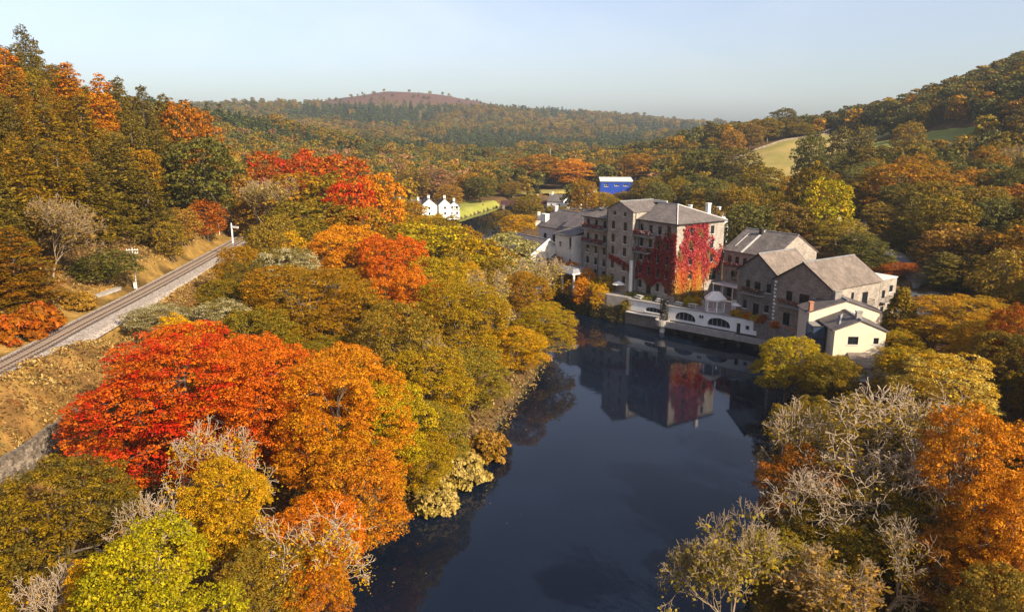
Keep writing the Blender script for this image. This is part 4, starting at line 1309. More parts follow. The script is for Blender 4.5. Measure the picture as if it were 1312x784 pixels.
# the right hillside and valley woods: nearest ones singly, the rest as one wood
P1 = jitter_grid(rng, -330, 420, 130, 640, 10.5)
k = ok_points(P1, 5) & clear_of_hand(P1, 0.7)
d = np.hypot(P1[:, 0], P1[:, 1])
inview = (np.abs(P1[:, 0]) < P1[:, 1] * 0.76 + 15)
lefthill = (P1[:, 0] < np.interp(P1[:, 1], [0, 200, 256, 300, 340], [-60, -68, -95, -90, -200])) & (P1[:, 1] < 305)
leftbank = (P1[:, 0] < 10) & (P1[:, 1] < 262)
sight = (P1[:, 0] > P1[:, 1] * 0.295) & (P1[:, 0] < P1[:, 1] * 0.45) & (P1[:, 1] > 262) & (P1[:, 1] < 440)
P1 = P1[k & inview & ~lefthill & ~leftbank & ~sight]
P1 = P1[np.argsort(np.hypot(P1[:, 0], P1[:, 1]))]
def wood_pal(x, y, r):
    a = r.random()
    if x > 80:
        return r.choice(['dkgreen', 'fargreen', 'oliveor', 'dkolive', 'dkgreen', 'tawnyol', 'dkgreen2', 'fargreen', 'olive', 'olive', 'amberbr' if r.random() < 0.5 else 'dkgreen'])
    return r.choice(['tawnyol', 'fargreen', 'brown2', 'olive', 'pinkbr', 'dkgreen', 'fargreen', 'olive', 'tawny'])
WORDS = {'dkgreen': 'dark green oaks', 'olive': 'olive oaks', 'oliveor': 'olive and orange oaks', 'dkolive': 'dark olive oaks', 'amberbr': 'amber brown beeches', 'tawnyol': 'tawny oaks', 'rustor': 'orange brown beeches', 'dkgreen2': 'dark green oaks', 'oliveyl': 'yellow olive oaks', 'brown2': 'brown oaks', 'fargreen': 'grey-green oaks', 'pinkbr': 'pinkish brown birches', 'tawny': 'tawny birches'}
far_pts = []
n_single = 0
LIMIT = 125
for x, y in P1:
    pal = wood_pal(x, y, rnd)
    g = hgt(x, y)
    h, r_ = rnd.uniform(11, 16), rnd.uniform(4.6, 7.2)
    if n_single < LIMIT:
        where = 'right hillside wood' if x > 70 else 'valley wood behind the houses'
        nm = WORDS[pal].split()[-1]
        nm = {'oaks': 'oak_tree', 'beeches': 'beech_tree', 'birches': 'birch_tree'}[nm]
        plant('broad', nm, x, y, g + h, r_, pal, 'one of the ' + WORDS[pal] + ' in the ' + where, 'tree', WORDS[pal] + ' of the ' + where, rng=rnd)
        n_single += 1
    else:
        far_pts.append((x, y, g, h, r_, pal))

# the woods go on beside the picture
PX = jitter_grid(rng, -420, 520, 30, 640, 9.5)
PX = PX[(np.abs(PX[:, 0]) > PX[:, 1] * 0.77 + 14) & (np.abs(PX[:, 0]) < PX[:, 1] * 1.15 + 110) & (np.hypot(PX[:, 0], PX[:, 1]) > 70)]
PX = PX[ok_points(PX, 4)]
for (x, y), g in zip(PX, height(PX)):
    con = x < -70 and y < 320
    far_pts.append((x, y, g, rnd.uniform(12, 18), rnd.uniform(3.4, 4.6) if con else rnd.uniform(5, 7.2), rnd.choice(['larchol', 'spruce', 'larchgold', 'conamber']) + '*' if con else wood_pal(x, y, rnd)))
# far woods, beyond counting
P2 = jitter_grid(rng, -760, 760, 640, 1150, 11.5)
P3 = jitter_grid(rng, -1500, 1300, 1150, 1700, 17)
P4 = jitter_grid(rng, -2000, 1700, 1700, 2620, 23)
for PP, hs in ((P2, 1.0), (P3, 1.15), (P4, 1.25)):
    PP = PP[(np.abs(PP[:, 0]) < PP[:, 1] * 0.74 + 20)]
    k = np.ones(len(PP), dtype=bool)
    for q in OPEN:
        k &= ~in_poly(PP, q)
    PP = PP[k]
    Z = height(PP)
    for (x, y), g in zip(PP, Z):
        pn = math.sin(x * 0.008 + 1.1) * math.sin(y * 0.006 + 0.4) + 0.5 * math.sin(x * 0.021 + y * 0.013) * math.sin(y * 0.017 - x * 0.005)
        conif = pn > (-0.12 if 820 < y < 1350 else 0.25)
        if y > 1900 and g > 102 and rnd.random() < min(0.82, (g - 102) / 40 + 0.2):        # heather top: only a few
            continue
        pal = rnd.choice(['farfir', 'farfir', 'dkfir']) if conif else rnd.choice([['olive', 'dkgreen', 'fargreen'], ['tawnyol', 'brown2', 'olive'], ['fargreen', 'dkolive', 'brown2']][int((pn + 2) * 6) % 3])
        hs_ = hs * (0.55 if y > 1900 and g > 98 else 1.0) * (0.8 + 0.4 * (0.5 + 0.5 * math.sin(x * 0.05) * math.sin(y * 0.043)))
        far_pts.append((x, y, g, rnd.uniform(10, 17) * hs_, rnd.uniform(4.2, 7.8) * hs_ * (0.72 if conif else 1.0), pal + ('*' if conif else '')))

def build_forest():
    protos = []
    for s in range(4):
        (cr, tr) = make_broad(200 + s, 900, 0.75, 110, lobes=8, rc=1.5)
        protos.append(np_mesh('wood_crown', cr[0] / np.array([BR, BR, BH]), cr[1], 'leaf_far', cr[2]))
    for s in range(2):
        (cr, tr) = make_conifer(220 + s, 520, 0.85, step=2.2, rc=1.5)
        protos.append(np_mesh('wood_conifer', cr[0] / np.array([CR, CR, CH]), cr[1], 'leaf_far', cr[2]))
    src = bpy.data.collections.new('wood_shapes')
    objs = []
    for i, me in enumerate(protos):
        o = bpy.data.objects.new('wood_shape', me)
        src.objects.link(o)
        objs.append(o)
    n = len(far_pts)
    me = bpy.data.meshes.new('forest')
    me.vertices.add(n)
    me.vertices.foreach_set('co', np.array([(p[0], p[1], p[2] - 0.5) for p in far_pts], dtype=np.float32).ravel())
    r2 = random.Random(4)
    sc_ = np.array([(p[4] * r2.uniform(0.85, 1.15), p[4] * r2.uniform(0.85, 1.15), p[3]) for p in far_pts], dtype=np.float32)
    rz = np.array([(0, 0, r2.uniform(0, 6.28)) for p in far_pts], dtype=np.float32)
    pi = np.array([r2.randrange(4) if not p[5].endswith('*') else 4 + r2.randrange(2) for p in far_pts], dtype=np.int32)
    A = np.array([PAL[p[5].rstrip('*')][0] for p in far_pts], dtype=np.float32)
    B = np.array([PAL[p[5].rstrip('*')][1] for p in far_pts], dtype=np.float32)
    vary = np.array([r2.uniform(0.75, 1.25) for p in far_pts], dtype=np.float32)[:, None]
    def vec(nm, arr):
        a = me.attributes.new(nm, 'FLOAT_VECTOR', 'POINT'); a.data.foreach_set('vector', np.ascontiguousarray(arr, dtype=np.float32).ravel())
    vec('sc', sc_); vec('rot', rz); vec('tint', A * vary); vec('tint_b', B * vary)
    a = me.attributes.new('pick', 'INT', 'POINT'); a.data.foreach_set('value', pi)
    me.update()
    ob = link(bpy.data.objects.new('forest', me))
    tag(ob, 'autumn woodland covering the valley sides and the far hills', 'forest', kind='stuff')
    ng = bpy.data.node_groups.new('forest', 'GeometryNodeTree')
    ng.interface.new_socket('Geometry', in_out='INPUT', socket_type='NodeSocketGeometry')
    ng.interface.new_socket('Geometry', in_out='OUTPUT', socket_type='NodeSocketGeometry')
    N, Lk = ng.nodes, ng.links
    gi, go = N.new('NodeGroupInput'), N.new('NodeGroupOutput')
    iop = N.new('GeometryNodeInstanceOnPoints')
    g2i = N.new('GeometryNodeGeometryToInstance')
    # the order of a multi-input socket is last linked first
    for o in reversed(objs):
        oi = N.new('GeometryNodeObjectInfo')
        oi.inputs['Object'].default_value = o
        Lk.new(oi.outputs['Geometry'], g2i.inputs[0])
    def named(nm, dt):
        q = N.new('GeometryNodeInputNamedAttribute'); q.data_type = dt; q.inputs['Name'].default_value = nm
        return q.outputs[0]
    Lk.new(gi.outputs[0], iop.inputs['Points'])
    Lk.new(g2i.outputs[0], iop.inputs['Instance'])
    iop.inputs['Pick Instance'].default_value = True
    Lk.new(named('pick', 'INT'), iop.inputs['Instance Index'])
    Lk.new(named('sc', 'FLOAT_VECTOR'), iop.inputs['Scale'])
    Lk.new(named('rot', 'FLOAT_VECTOR'), iop.inputs['Rotation'])
    Lk.new(iop.outputs[0], go.inputs[0])
    md = ob.modifiers.new('forest', 'NODES')
    md.node_group = ng
    print('single woods', n_single, 'conifers', nc, 'far', n)
build_forest()
# ------------------------------------------------------------------ railway
def resample(line, step):
    pts = [Vector((p[0], p[1], 0)) for p in line]
    # Catmull-Rom through the points
    out = []
    for i in range(len(pts) - 1):
        p0 = pts[max(i - 1, 0)]; p1 = pts[i]; p2 = pts[i + 1]; p3 = pts[min(i + 2, len(pts) - 1)]
        for k in range(40):
            t = k / 40
            out.append(0.5 * ((2 * p1) + (p2 - p0) * t + (2 * p0 - 5 * p1 + 4 * p2 - p3) * t * t + (3 * p1 - p0 - 3 * p2 + p3) * t ** 3))
    out.append(pts[-1])
    res, acc = [out[0]], 0
    for a, b in zip(out[:-1], out[1:]):
        L_ = (b - a).length
        while acc + L_ >= step:
            f = (step - acc) / L_
            a = a.lerp(b, f)
            res.append(a.copy())
            L_ = (b - a).length
            acc = 0
        acc += L_
    return res

def sweep(line, prof, name, mat, parent=None, z=0.0, closed=True):
    """profile (offset to the right, height) along a line"""
    mb = MB()
    n = len(prof)
    for i, p in enumerate(line):
        t = (line[min(i + 1, len(line) - 1)] - line[max(i - 1, 0)]).normalized()
        rgt = Vector((t.y, -t.x, 0))
        for (o, h) in prof:
            q = p + rgt * o
            mb.v.append((q.x, q.y, z + h))
    for i in range(len(line) - 1):
        for k in range(n if closed else n - 1):
            j = (k + 1) % n
            mb.f.append((i * n + k, i * n + j, (i + 1) * n + j, (i + 1) * n + k))
    return mb.build(name, mat, parent)

fine = resample(TRACK, 1.0)
def near_only(pts, y0, y1):
    return [p for p in pts if y0 < p.y < y1]
tl = near_only(fine, 20, 318)
struct(sweep(tl, [(-3.3, -0.2), (-2.3, 0.25), (4.2, 0.25), (5.2, -0.2)], 'ballast_shoulder', 'ballast_grey', z=11.55, closed=False))
struct(sweep(tl, [(-1.75, 0.255), (-1.5, 0.32), (1.5, 0.32), (1.75, 0.255)], 'ballast_bed', 'ballast_brown', z=11.55, closed=False))
rail = thing('railway_track', 'single railway track on dark sleepers curving along the hill foot', 'railway track', (0, 0, 0))
sl_mesh = MB().box(-1.3, 1.3, -0.13, 0.13, 0, 0.13).mesh('sleeper', 'sleeper')
sl = near_only(resample(TRACK, 0.72), 58, 268)
rs = random.Random(2)
allp = sl
for i, p in enumerate(allp):
    t = (allp[min(i + 1, len(allp) - 1)] - allp[max(i - 1, 0)]).normalized()
    o = bpy.data.objects.new('sleeper', sl_mesh)
    o.location = (p.x, p.y, 11.85 + rs.uniform(0, 0.02))
    o.rotation_euler = (0, 0, math.atan2(t.y, t.x) - math.pi / 2 + rs.uniform(-0.02, 0.02))
    link(o, rail)
for s in (-1, 1):
    c = s * 0.75
    sweep(tl, [(c - 0.07, 0.43), (c - 0.035, 0.57), (c + 0.035, 0.57), (c + 0.07, 0.43)], 'rail', 'rail', rail, z=11.55)

# retaining wall below the railway: courses of rough blocks with a coping
rw = thing('retaining_wall', 'rough stone retaining wall in the lower left corner below the railway', 'wall', (0, 0, 0))
wl_pts = resample([(-49.6, 30), (-49.8, 50), (-50.0, 66), (-50.2, 74), (-50.6, 84), (-51.2, 96)], 0.62)
sweep(wl_pts, [(-0.6, -6.2), (0.28, -6.2), (0.02, -0.1), (-0.6, -0.1)], 'core', 'rubble', rw, z=8.6)
rs = random.Random(6)
blocks = MB()
run = [p for p in wl_pts if 46 < p.y < 94]
cum = [0.0]
for a, b in zip(run[:-1], run[1:]):
    cum.append(cum[-1] + (b - a).length)
def on_wall(s):
    for i in range(len(run) - 1):
        if cum[i + 1] >= s:
            return run[i].lerp(run[i + 1], (s - cum[i]) / (cum[i + 1] - cum[i]))
    return run[-1]
zb = 2.5
while zb < 8.35:
    hc = rs.uniform(0.2, 0.38)
    off = 0.26 - (zb - 2.5) * 0.04
    s = rs.uniform(0, 0.4)
    while s < cum[-1] - 0.8:
        ln = rs.uniform(0.25, 0.75)
        a, b = on_wall(s), on_wall(s + ln - 0.04)
        t = (b - a).normalized(); n_ = Vector((t.y, -t.x, 0))
        pr = off + rs.uniform(0.0, 0.16)
        tilt = rs.uniform(-0.05, 0.05)
        h0, h1 = zb + rs.uniform(0, 0.05), zb + hc - rs.uniform(0.0, 0.06)
        lo = [a + n_ * (off - 0.25), b + n_ * (off - 0.25), b + n_ * pr, a + n_ * (pr + tilt)]
        hi = [a + n_ * (off - 0.25), b + n_ * (off - 0.25), b + n_ * (pr - 0.03) - t * rs.uniform(0, 0.06), a + n_ * (pr - 0.03 + tilt) + t * rs.uniform(0, 0.06)]
        blocks.hexa([(p.x, p.y, h0) for p in lo], [(p.x, p.y, h1) for p in hi])
        s += ln
    zb += hc
bo = blocks.build('stone_courses', 'rubble', rw)
bo['kind'] = 'stuff'
cope = [p for p in wl_pts if 50 < p.y < 92]
for i in range(0, len(cope) - 2, 2):
    a, b = cope[i], cope[i + 2]
    t = (b - a).normalized()
    L_ = (b - a).length
    o = MB().box(-L_ / 2 + 0.02, L_ / 2 - 0.03 - rs.uniform(0, 0.1), -0.3 - rs.uniform(0, 0.12), 0.34, 0, rs.uniform(0.2, 0.42)).build('coping_stone', 'rubble', rw, ((a.x + b.x) / 2 - 0.2, (a.y + b.y) / 2, 8.42), math.atan2(t.y, t.x) + rs.uniform(-0.04, 0.04))

# semaphore signal and telegraph poles
sg = thing('railway_signal', 'white semaphore signal post with one raised arm beside the railway', 'signal', (-64.9, 171.2, 11.5), R(-30))
sgp = MB().tube((0, 0, -0.3), (0, 0, 7.8), 0.19, 0.14, 10)
sgp.build('post', 'white_paint', sg)
MB().box(0.05, 2.3, -0.05, 0.05, 7.05, 7.5).build('arm', 'white_paint', sg)
MB().tube((0, 0, 7.8), (0, 0, 8.25), 0.14, 0.02, 10).build('finial', 'white_paint', sg)
MB().box(-0.45, -0.16, -0.18, 0.18, 6.7, 7.25).build('lamp', 'dark_frame', sg)
MB().tube((0.24, 0.1, 0), (0.24, 0.1, 7), 0.03, 0.03, 6).tube((-0.1, 0.24, 0), (-0.1, 0.24, 7), 0.03, 0.03, 6).build('ladder', 'grey_frame', sg)
MB().box(-0.6, 0.6, -0.6, 0.6, -0.5, 0.35).build('footing', 'concrete', sg)
def pole(name, label, loc, h, rz, cross=True, box=True):
    t = thing(name, label, 'pole', loc, rz)
    MB().tube((0, 0, -0.4), (0, 0, h), 0.12, 0.075, 8).build('post', 'white_paint' if not cross else 'lead_white', t)
    if cross:
        for k in (0, 1):
            c = MB().box(-1.05 + 0.1 * k, 1.05 - 0.1 * k, -0.17, -0.06, h - 0.55 - 0.6 * k, h - 0.42 - 0.6 * k).build('crossarm', 'lead_white', t)
            for q in (-0.9, -0.5, 0.5, 0.9):
                MB().lathe([(0.0, 0.22), (0.05, 0.2), (0.06, 0.08), (0.03, 0.0)], 8).build('insulator', 'white_paint', c, (q, -0.11, h - 0.42 - 0.6 * k))
    if box:
        MB().box(-0.42, -0.16, -0.2, 0.2, 0.1, 1.3).build('cabinet', 'white_paint', t)
pole('telegraph_pole', 'pale telegraph pole with two crossarms left of the railway', (-70.2, 135.8, hgt(-70.2, 135.8)), 7.8, R(15))
pole('marker_post', 'small white post left of the railway near the bend', (-79.6, 201, hgt(-79.6, 201)), 3.0, 0, cross=False, box=False)
pole('mast', 'thin pale mast rising from the trees of the valley', (28.3, 560, hgt(28.3, 560)), 22, 0, cross=False, box=False)
tr = thing('cable_trough', 'low grey concrete trough beside the railway near the telegraph pole', 'trough', (-71.6, 127.5, hgt(-71.6, 127.5) - 0.1), R(85))
MB().box(-4.2, 4.2, -0.35, 0.35, 0, 0.5).build('body', 'concrete', tr)
MB().box(-4.25, 4.25, -0.42, 0.42, 0.503, 0.6).build('lid', 'concrete', tr)

# ------------------------------------------------------------------ building kit
class Side:
    """one face of a building: x runs along it, it looks along its own -y"""
    def __init__(self, ox, oy, rz):
        self.o, self.rz = (ox, oy), rz
    def place(self, o, x, z, y=0.0):
        c, s = math.cos(self.rz), math.sin(self.rz)
        o.location = (self.o[0] + c * x - s * y, self.o[1] + s * x + c * y, z)
        o.rotation_euler = (0, 0, self.rz)
        return o

_cache = {}
def window_meshes(w, h, style):
    k = (round(w, 2), round(h, 2), style)
    if k in _cache:
        return _cache[k]
    fr = {'white': 'white_paint', 'dark': 'dark_frame', 'grey': 'grey_frame'}[style.split('_')[0]]
    b = 0.07
    m = MB()
    m.box(0, b, 0.10, 0.18, 0, h).box(w - b, w, 0.10, 0.18, 0, h).box(b, w - b, 0.10, 0.18, 0, b).box(b, w - b, 0.10, 0.18, h - b, h)
    if w > 0.8:
        m.box(w / 2 - 0.03, w / 2 + 0.03, 0.105, 0.175, b, h - b)
    if h > 1.1 and 'door' not in style:
        m.box(b, w / 2 - 0.03, 0.11, 0.17, h * 0.55, h * 0.55 + 0.05).box(w / 2 + 0.03, w - b, 0.11, 0.17, h * 0.55, h * 0.55 + 0.05)
    frame = m.mesh('window', fr)
    pane = MB().box(b * 0.8, w - b * 0.8, 0.135, 0.15, b * 0.8, h - b * 0.8).mesh('pane', 'glass')
    sill = MB().box(-0.12, w + 0.12, -0.09, 0.12, -0.14, -0.003).mesh('sill', 'lead_white')
    lint = MB().box(-0.18, w + 0.18, -0.035, 0.05, h + 0.003, h + 0.24).mesh('lintel', 'lead_white')
    back = MB().box(-0.02, w + 0.02, 0.30, 0.33, -0.02, h + 0.02).mesh('curtain', 'curtain')
    _cache[k] = (frame, pane, sill, lint, back)
    return _cache[k]

def add_window(parent, side, x, z, w, h, style='dark', sill=True, lintel=False):
    fm, pm, sm_, lm, bk = window_meshes(w, h, style)
    o = bpy.data.objects.new('window' if 'door' not in style else 'door', fm)
    side.place(o, x, z)
    link(o, parent)
    link(bpy.data.objects.new('pane', pm), o)
    if sill and 'door' not in style:
        link(bpy.data.objects.new('sill', sm_), o)
    if lintel:
        link(bpy.data.objects.new('lintel', lm), o)
    return o

def add_wall(parent, side, w, z0, z1, holes, mat, gable=None, depth=0.32, arch=False):
    """wall sheet with real openings (x, z, w, h) and reveals; gable: (apex x, apex z)"""
    m = MB()
    xs = sorted({0, w} | {q for (x, z, a, h) in holes for q in (x, x + a)})
    zs = sorted({z0, z1} | {q for (x, z, a, h) in holes for q in (z, z + h)})
    for xa, xb in zip(xs[:-1], xs[1:]):
        for za, zb in zip(zs[:-1], zs[1:]):
            cx, cz = (xa + xb) / 2, (za + zb) / 2
            if any(x < cx < x + a and z < cz < z + h for (x, z, a, h) in holes):
                continue
            m.poly([(xa, 0, za), (xb, 0, za), (xb, 0, zb), (xa, 0, zb)])
    for (x, z, a, h) in holes:
        m.poly([(x, 0, z), (x + a, 0, z), (x + a, depth, z), (x, depth, z)])
        m.poly([(x, 0, z + h), (x, depth, z + h), (x + a, depth, z + h), (x + a, 0, z + h)])
        m.poly([(x, 0, z), (x, depth, z), (x, depth, z + h), (x, 0, z + h)])
        m.poly([(x + a, 0, z), (x + a, 0, z + h), (x + a, depth, z + h), (x + a, depth, z)])
    if gable:
        m.poly([(0, 0, z1), (w, 0, z1), (gable[0], 0, gable[1])])
    o = m.build('wall', mat, parent)
    side.place(o, 0, 0)
    return o

def facade(parent, side, w, z0, z1, wins, mat, style='dark', gable=None, lintel=False):
    holes = [(x - a / 2, z - h / 2, a, h) for (x, z, a, h) in wins]
    add_wall(parent, side, w, z0, z1, holes, mat, gable)
    for (x, z, a, h) in holes:
        add_window(parent, side, x, z, a, h, style + ('_door' if h > 1.95 else ''), lintel=lintel)

def gable_roof(parent, x0, x1, y0, y1, ze, zr, along='y', mat='slate', over=0.35, ov_end=0.25, t=0.16, ridge=0.5):
    """two slopes; ridge runs along y or x"""
    m = MB()
    if along == 'y':
        xr = x0 + (x1 - x0) * ridge
        kl = (zr - ze) / (xr - x0); kr = (zr - ze) / (x1 - xr)
        a, b = y0 - ov_end, y1 + ov_end
        m.slab([(x0 - over, a, ze - over * kl + t), (xr, a, zr + t), (xr, b, zr + t), (x0 - over, b, ze - over * kl + t)][::-1], t)
        m.slab([(xr, a, zr + t), (x1 + over, a, ze - over * kr + t), (x1 + over, b, ze - over * kr + t), (xr, b, zr + t)][::-1], t)
        o = m.build('roof', mat, parent)
        MB().box(xr - 0.16, xr + 0.16, a - 0.03, b + 0.03, zr + t - 0.06, zr + t + 0.09).build('ridge_tiles', 'lead', o)
    else:
        yr = y0 + (y1 - y0) * ridge
        kl = (zr - ze) / (yr - y0); kr = (zr - ze) / (y1 - yr)
        a, b = x0 - ov_end, x1 + ov_end
        m.slab([(a, y0 - over, ze - over * kl + t), (b, y0 - over, ze - over * kl + t), (b, yr, zr + t), (a, yr, zr + t)], t)
        m.slab([(a, yr, zr + t), (b, yr, zr + t), (b, y1 + over, ze - over * kr + t), (a, y1 + over, ze - over * kr + t)], t)
        o = m.build('roof', mat, parent)
        MB().box(a - 0.03, b + 0.03, yr - 0.16, yr + 0.16, zr + t - 0.06, zr + t + 0.09).build('ridge_tiles', 'lead', o)
    return o

def chimney(parent, x, y, z0, z1, w=0.9, d=0.9, mat='stone', pots=2):
    c = MB().box(x - w / 2, x + w / 2, y - d / 2, y + d / 2, z0, z1).box(x - w / 2 - 0.09, x + w / 2 + 0.09, y - d / 2 - 0.09, y + d / 2 + 0.09, z1 + 0.003, z1 + 0.16).build('chimney', mat, parent)
    return c

def downpipe(parent, side, x, z0, z1):
    o = MB().tube((0, -0.09, z0), (0, -0.09, z1), 0.07, n=6).build('downpipe', 'dark_frame', parent)
    side.place(o, x, 0)

def balcony(parent, side, x0, x1, z, depth=1.3, flowers=None, seed=1):
    o = MB().box(0, x1 - x0, -depth, -0.003, -0.18, 0).build('balcony', 'concrete', parent)
    side.place(o, x0, z)
    m = MB()
    w = x1 - x0
    m.box(0, w, -depth, -depth + 0.05, 0.98, 1.05).box(0, 0.05, -depth + 0.05, -0.01, 0.98, 1.05).box(w - 0.05, w, -depth + 0.05, -0.01, 0.98, 1.05)
    n = int(w / 0.22)
    for k in range(n + 1):
        q = k * (w - 0.03) / n
        m.box(q, q + 0.03, -depth + 0.01, -depth + 0.04, 0, 0.98)
    m.build('railing', 'dark_frame', o)
    if flowers:
        rng_ = np.random.default_rng(seed)
        nl = int(w * 90)
        pos = np.column_stack([rng_.uniform(0.1, w - 0.1, nl), -depth + rng_.normal(0, 0.13, nl), rng_.uniform(0.35, 1.2, nl)])
        V, F = leaf_quads(rng_, pos, unit(rng_.normal(size=(nl, 3)) + np.array([0, -0.4, 0.4])), 0.13)
        cc = np.array(flowers)[rng_.integers(0, len(flowers), nl)] * rng_.uniform(0.7, 1.2, (nl, 1))
        fl = link(bpy.data.objects.new('flowers', np_mesh('flowers', V, F, 'leaf_own', {'col': cc})), o)
        fl['kind'] = 'stuff'
    return o

MILL_RZ = R(-57)
C0 = Vector((33.5, 150.0, 0))
AX = Vector((math.cos(MILL_RZ), math.sin(MILL_RZ), 0)); AY = Vector((-math.sin(MILL_RZ), math.cos(MILL_RZ), 0))
def mill_pt(lx, ly, z=0):
    q = C0 + AX * lx + AY * ly
    return (q.x, q.y, z)
G = 5.3

# ------------------------------------------------------------------ the ground works: terrace, quay, white arcade
def prism(name, poly, z0, z1, mat):
    return struct(MB().hexa([(x, y, z0) for x, y in poly], [(x, y, z1) for x, y in poly]).build(name, mat))
TERR = [(20.9, 159.6), (25.7, 155.9), (47.4, 137.1), (51.0, 124.8), (58, 121.6), (70.5, 133.5), (52, 167), (16, 187), (12, 182), (12, 172)]
prism('terrace', TERR, 1.2, G, 'paving')
prism('forecourt', [(45.6, 127), (47.6, 108), (62, 106), (67, 118), (58.2, 121.3), (50.8, 124.0)], 0.8, 3.2, 'paving')

ARC = thing('arcade_wall', 'white rendered riverside wall with arched windows under the terrace', 'wall', (24.94, 154.92, 0), R(-40.95))
def arched_wall():
    L_ = 28.6
    arches = [(4.2, 8.5, 3.3, 4.35), (11.2, 15.8, 2.75, 4.5), (18.4, 23.2, 2.75, 4.5)]
    z0, z1 = 2.35, 5.2
    rect = [(24.5, 25.3, 2.36, 4.2), (26.3, 27.1, 3.2, 4.0)]
    def az(x, a):
        x0, x1, zs, zt = a
        q = (x - (x0 + x1) / 2) / ((x1 - x0) / 2)
        return zs + 0.55 + (zt - zs - 0.55) * math.sqrt(max(0, 1 - q * q))
    xs = {0, 9.4, L_}
    for a in arches:
        xs |= {a[0] + (a[1] - a[0]) * k / 14 for k in range(15)}
    for r_ in rect:
        xs |= {r_[0], r_[1]}
    xs = sorted(xs)
    m = MB(); dpt = 0.45
    for xa, xb in zip(xs[:-1], xs[1:]):
        cx = (xa + xb) / 2
        lo = 3.0 if cx < 9.4 else z0
        hit = [a for a in arches if a[0] < cx < a[1]]
        hr = [r_ for r_ in rect if r_[0] < cx < r_[1]]
        if hit:
            a = hit[0]
            ta, tb = az(xa, a), az(xb, a)
            m.poly([(xa, 0, lo), (xb, 0, lo), (xb, 0, a[2]), (xa, 0, a[2])])
            m.poly([(xa, 0, ta), (xb, 0, tb), (xb, 0, z1), (xa, 0, z1)])
            m.poly([(xa, 0, a[2]), (xb, 0, a[2]), (xb, dpt, a[2]), (xa, dpt, a[2])])
            m.poly([(xa, 0, ta), (xa, dpt, ta), (xb, dpt, tb), (xb, 0, tb)])
        elif hr:
            r_ = hr[0]
            if r_[2] - z0 > 0.05:
                m.poly([(xa, 0, z0), (xb, 0, z0), (xb, 0, r_[2]), (xa, 0, r_[2])])
            m.poly([(xa, 0, r_[3]), (xb, 0, r_[3]), (xb, 0, z1), (xa, 0, z1)])
            m.poly([(xa, 0, r_[3]), (xa, dpt, r_[3]), (xb, dpt, r_[3]), (xb, 0, r_[3])])
        else:
            m.poly([(xa, 0, lo), (xb, 0, lo), (xb, 0, z1), (xa, 0, z1)])
    for a in arches:
        for x in (a[0], a[1]):
            m.poly([(x, 0, a[2]), (x, dpt, a[2]), (x, dpt, a[2] + 0.55), (x, 0, a[2] + 0.55)])
    for r_ in rect:
        for x in r_[:2]:
            m.poly([(x, 0, r_[2]), (x, dpt, r_[2]), (x, dpt, r_[3]), (x, 0, r_[3])])
    m.poly([(0, 0, 3.0), (0, 0, z1), (0, 1.2, z1), (0, 1.2, 3.0)])
    m.poly([(L_, 0, z0), (L_, 1.2, z0), (L_, 1.2, z1), (L_, 0, z1)])
    m.build('wall', 'white_render', ARC)
    MB().box(-0.15, L_ + 0.1, -0.14, 0.75, z1 + 0.003, z1 + 0.17).build('coping', 'concrete', ARC)
    for a in arches:
        w = a[1] - a[0]
        g_ = MB()
        ring = [(a[0], a[2])] + [(a[0] + w * k / 14, az(a[0] + w * k / 14, a)) for k in range(15)] + [(a[1], a[2])]
        g_.hexa([(x, 0.42, z) for x, z in ring], [(x, 0.36, z) for x, z in ring])
        wd = MB()
        for k in range(6):
            x = a[0] + w * k / 5
            x = min(max(x, a[0] + 0.06), a[1] - 0.06)
            wd.box(x - 0.05, x + 0.05, 0.27, 0.35, a[2], az(x, a))
        wd.box(a[0], a[1], 0.275, 0.345, a[2] + 0.003, a[2] + 0.1)
        wo = wd.build('arched_window', 'grey_frame', ARC)
        g_.build('pane', 'glass', wo)
        MB().box(a[0] - 0.1, a[1] + 0.1, -0.16, -0.003, a[2] - 0.16, a[2]).build('sill', 'white_paint', wo)
    MB().box(24.5, 25.3, 0.3, 0.36, 2.36, 4.2).build('door', 'dark_frame', ARC)
    wo = MB().box(26.3, 26.38, 0.2, 0.3, 3.2, 4).box(27.02, 27.1, 0.2, 0.3, 3.2, 4).box(26.38, 27.02, 0.2, 0.3, 3.2, 3.28).box(26.38, 27.02, 0.2, 0.3, 3.92, 4).build('window', 'grey_frame', ARC)
    MB().box(26.35, 27.05, 0.31, 0.34, 3.2, 4).build('pane', 'glass', wo)
    MB().box(16.7, 17.0, -0.16, -0.003, 4.0, 4.5).box(17.2, 17.5, -0.16, -0.003, 4.0, 4.5).build('lantern', 'dark_frame', ARC)
    MB().box(-0.6, 9.3, -0.25, 0.9, -1.5, 3.0).build('stone_plinth', 'stone_dark', ARC)
    MB().box(0.0, 9.2, -1.0, -0.253, 2.62, 2.8).build('ledge', 'lead_white', ARC)
    MB().box(9.3, 30.5, 0.02, 0.9, -1.5, 2.34).build('quay_wall', 'quay_dark', ARC)
arched_wall()
q = thing('quay', 'long concrete quay ledge over the water below the white arcade', 'quay', (24.94, 154.92, 0), R(-40.95))
MB().box(10.0, 24.6, -2.1, -0.003, 1.75, 2.15).build('deck', 'paving', q)
MB().box(10.0, 24.4, -2.42, -2.103, 1.35, 2.6).build('parapet', 'concrete', q)
MB().hexa([(24.4, -2.42, 1.35), (25.0, -2.2, 1.35), (25.2, -1.6, 1.35), (24.6, -2.1, 1.35)], [(24.4, -2.42, 2.6), (25.0, -2.2, 2.6), (25.2, -1.6, 2.6), (24.6, -2.1, 2.6)]).build('parapet', 'concrete', q)
MB().box(24.62, 33.0, -1.62, -0.003, 1.6, 1.95).build('deck', 'paving', q)
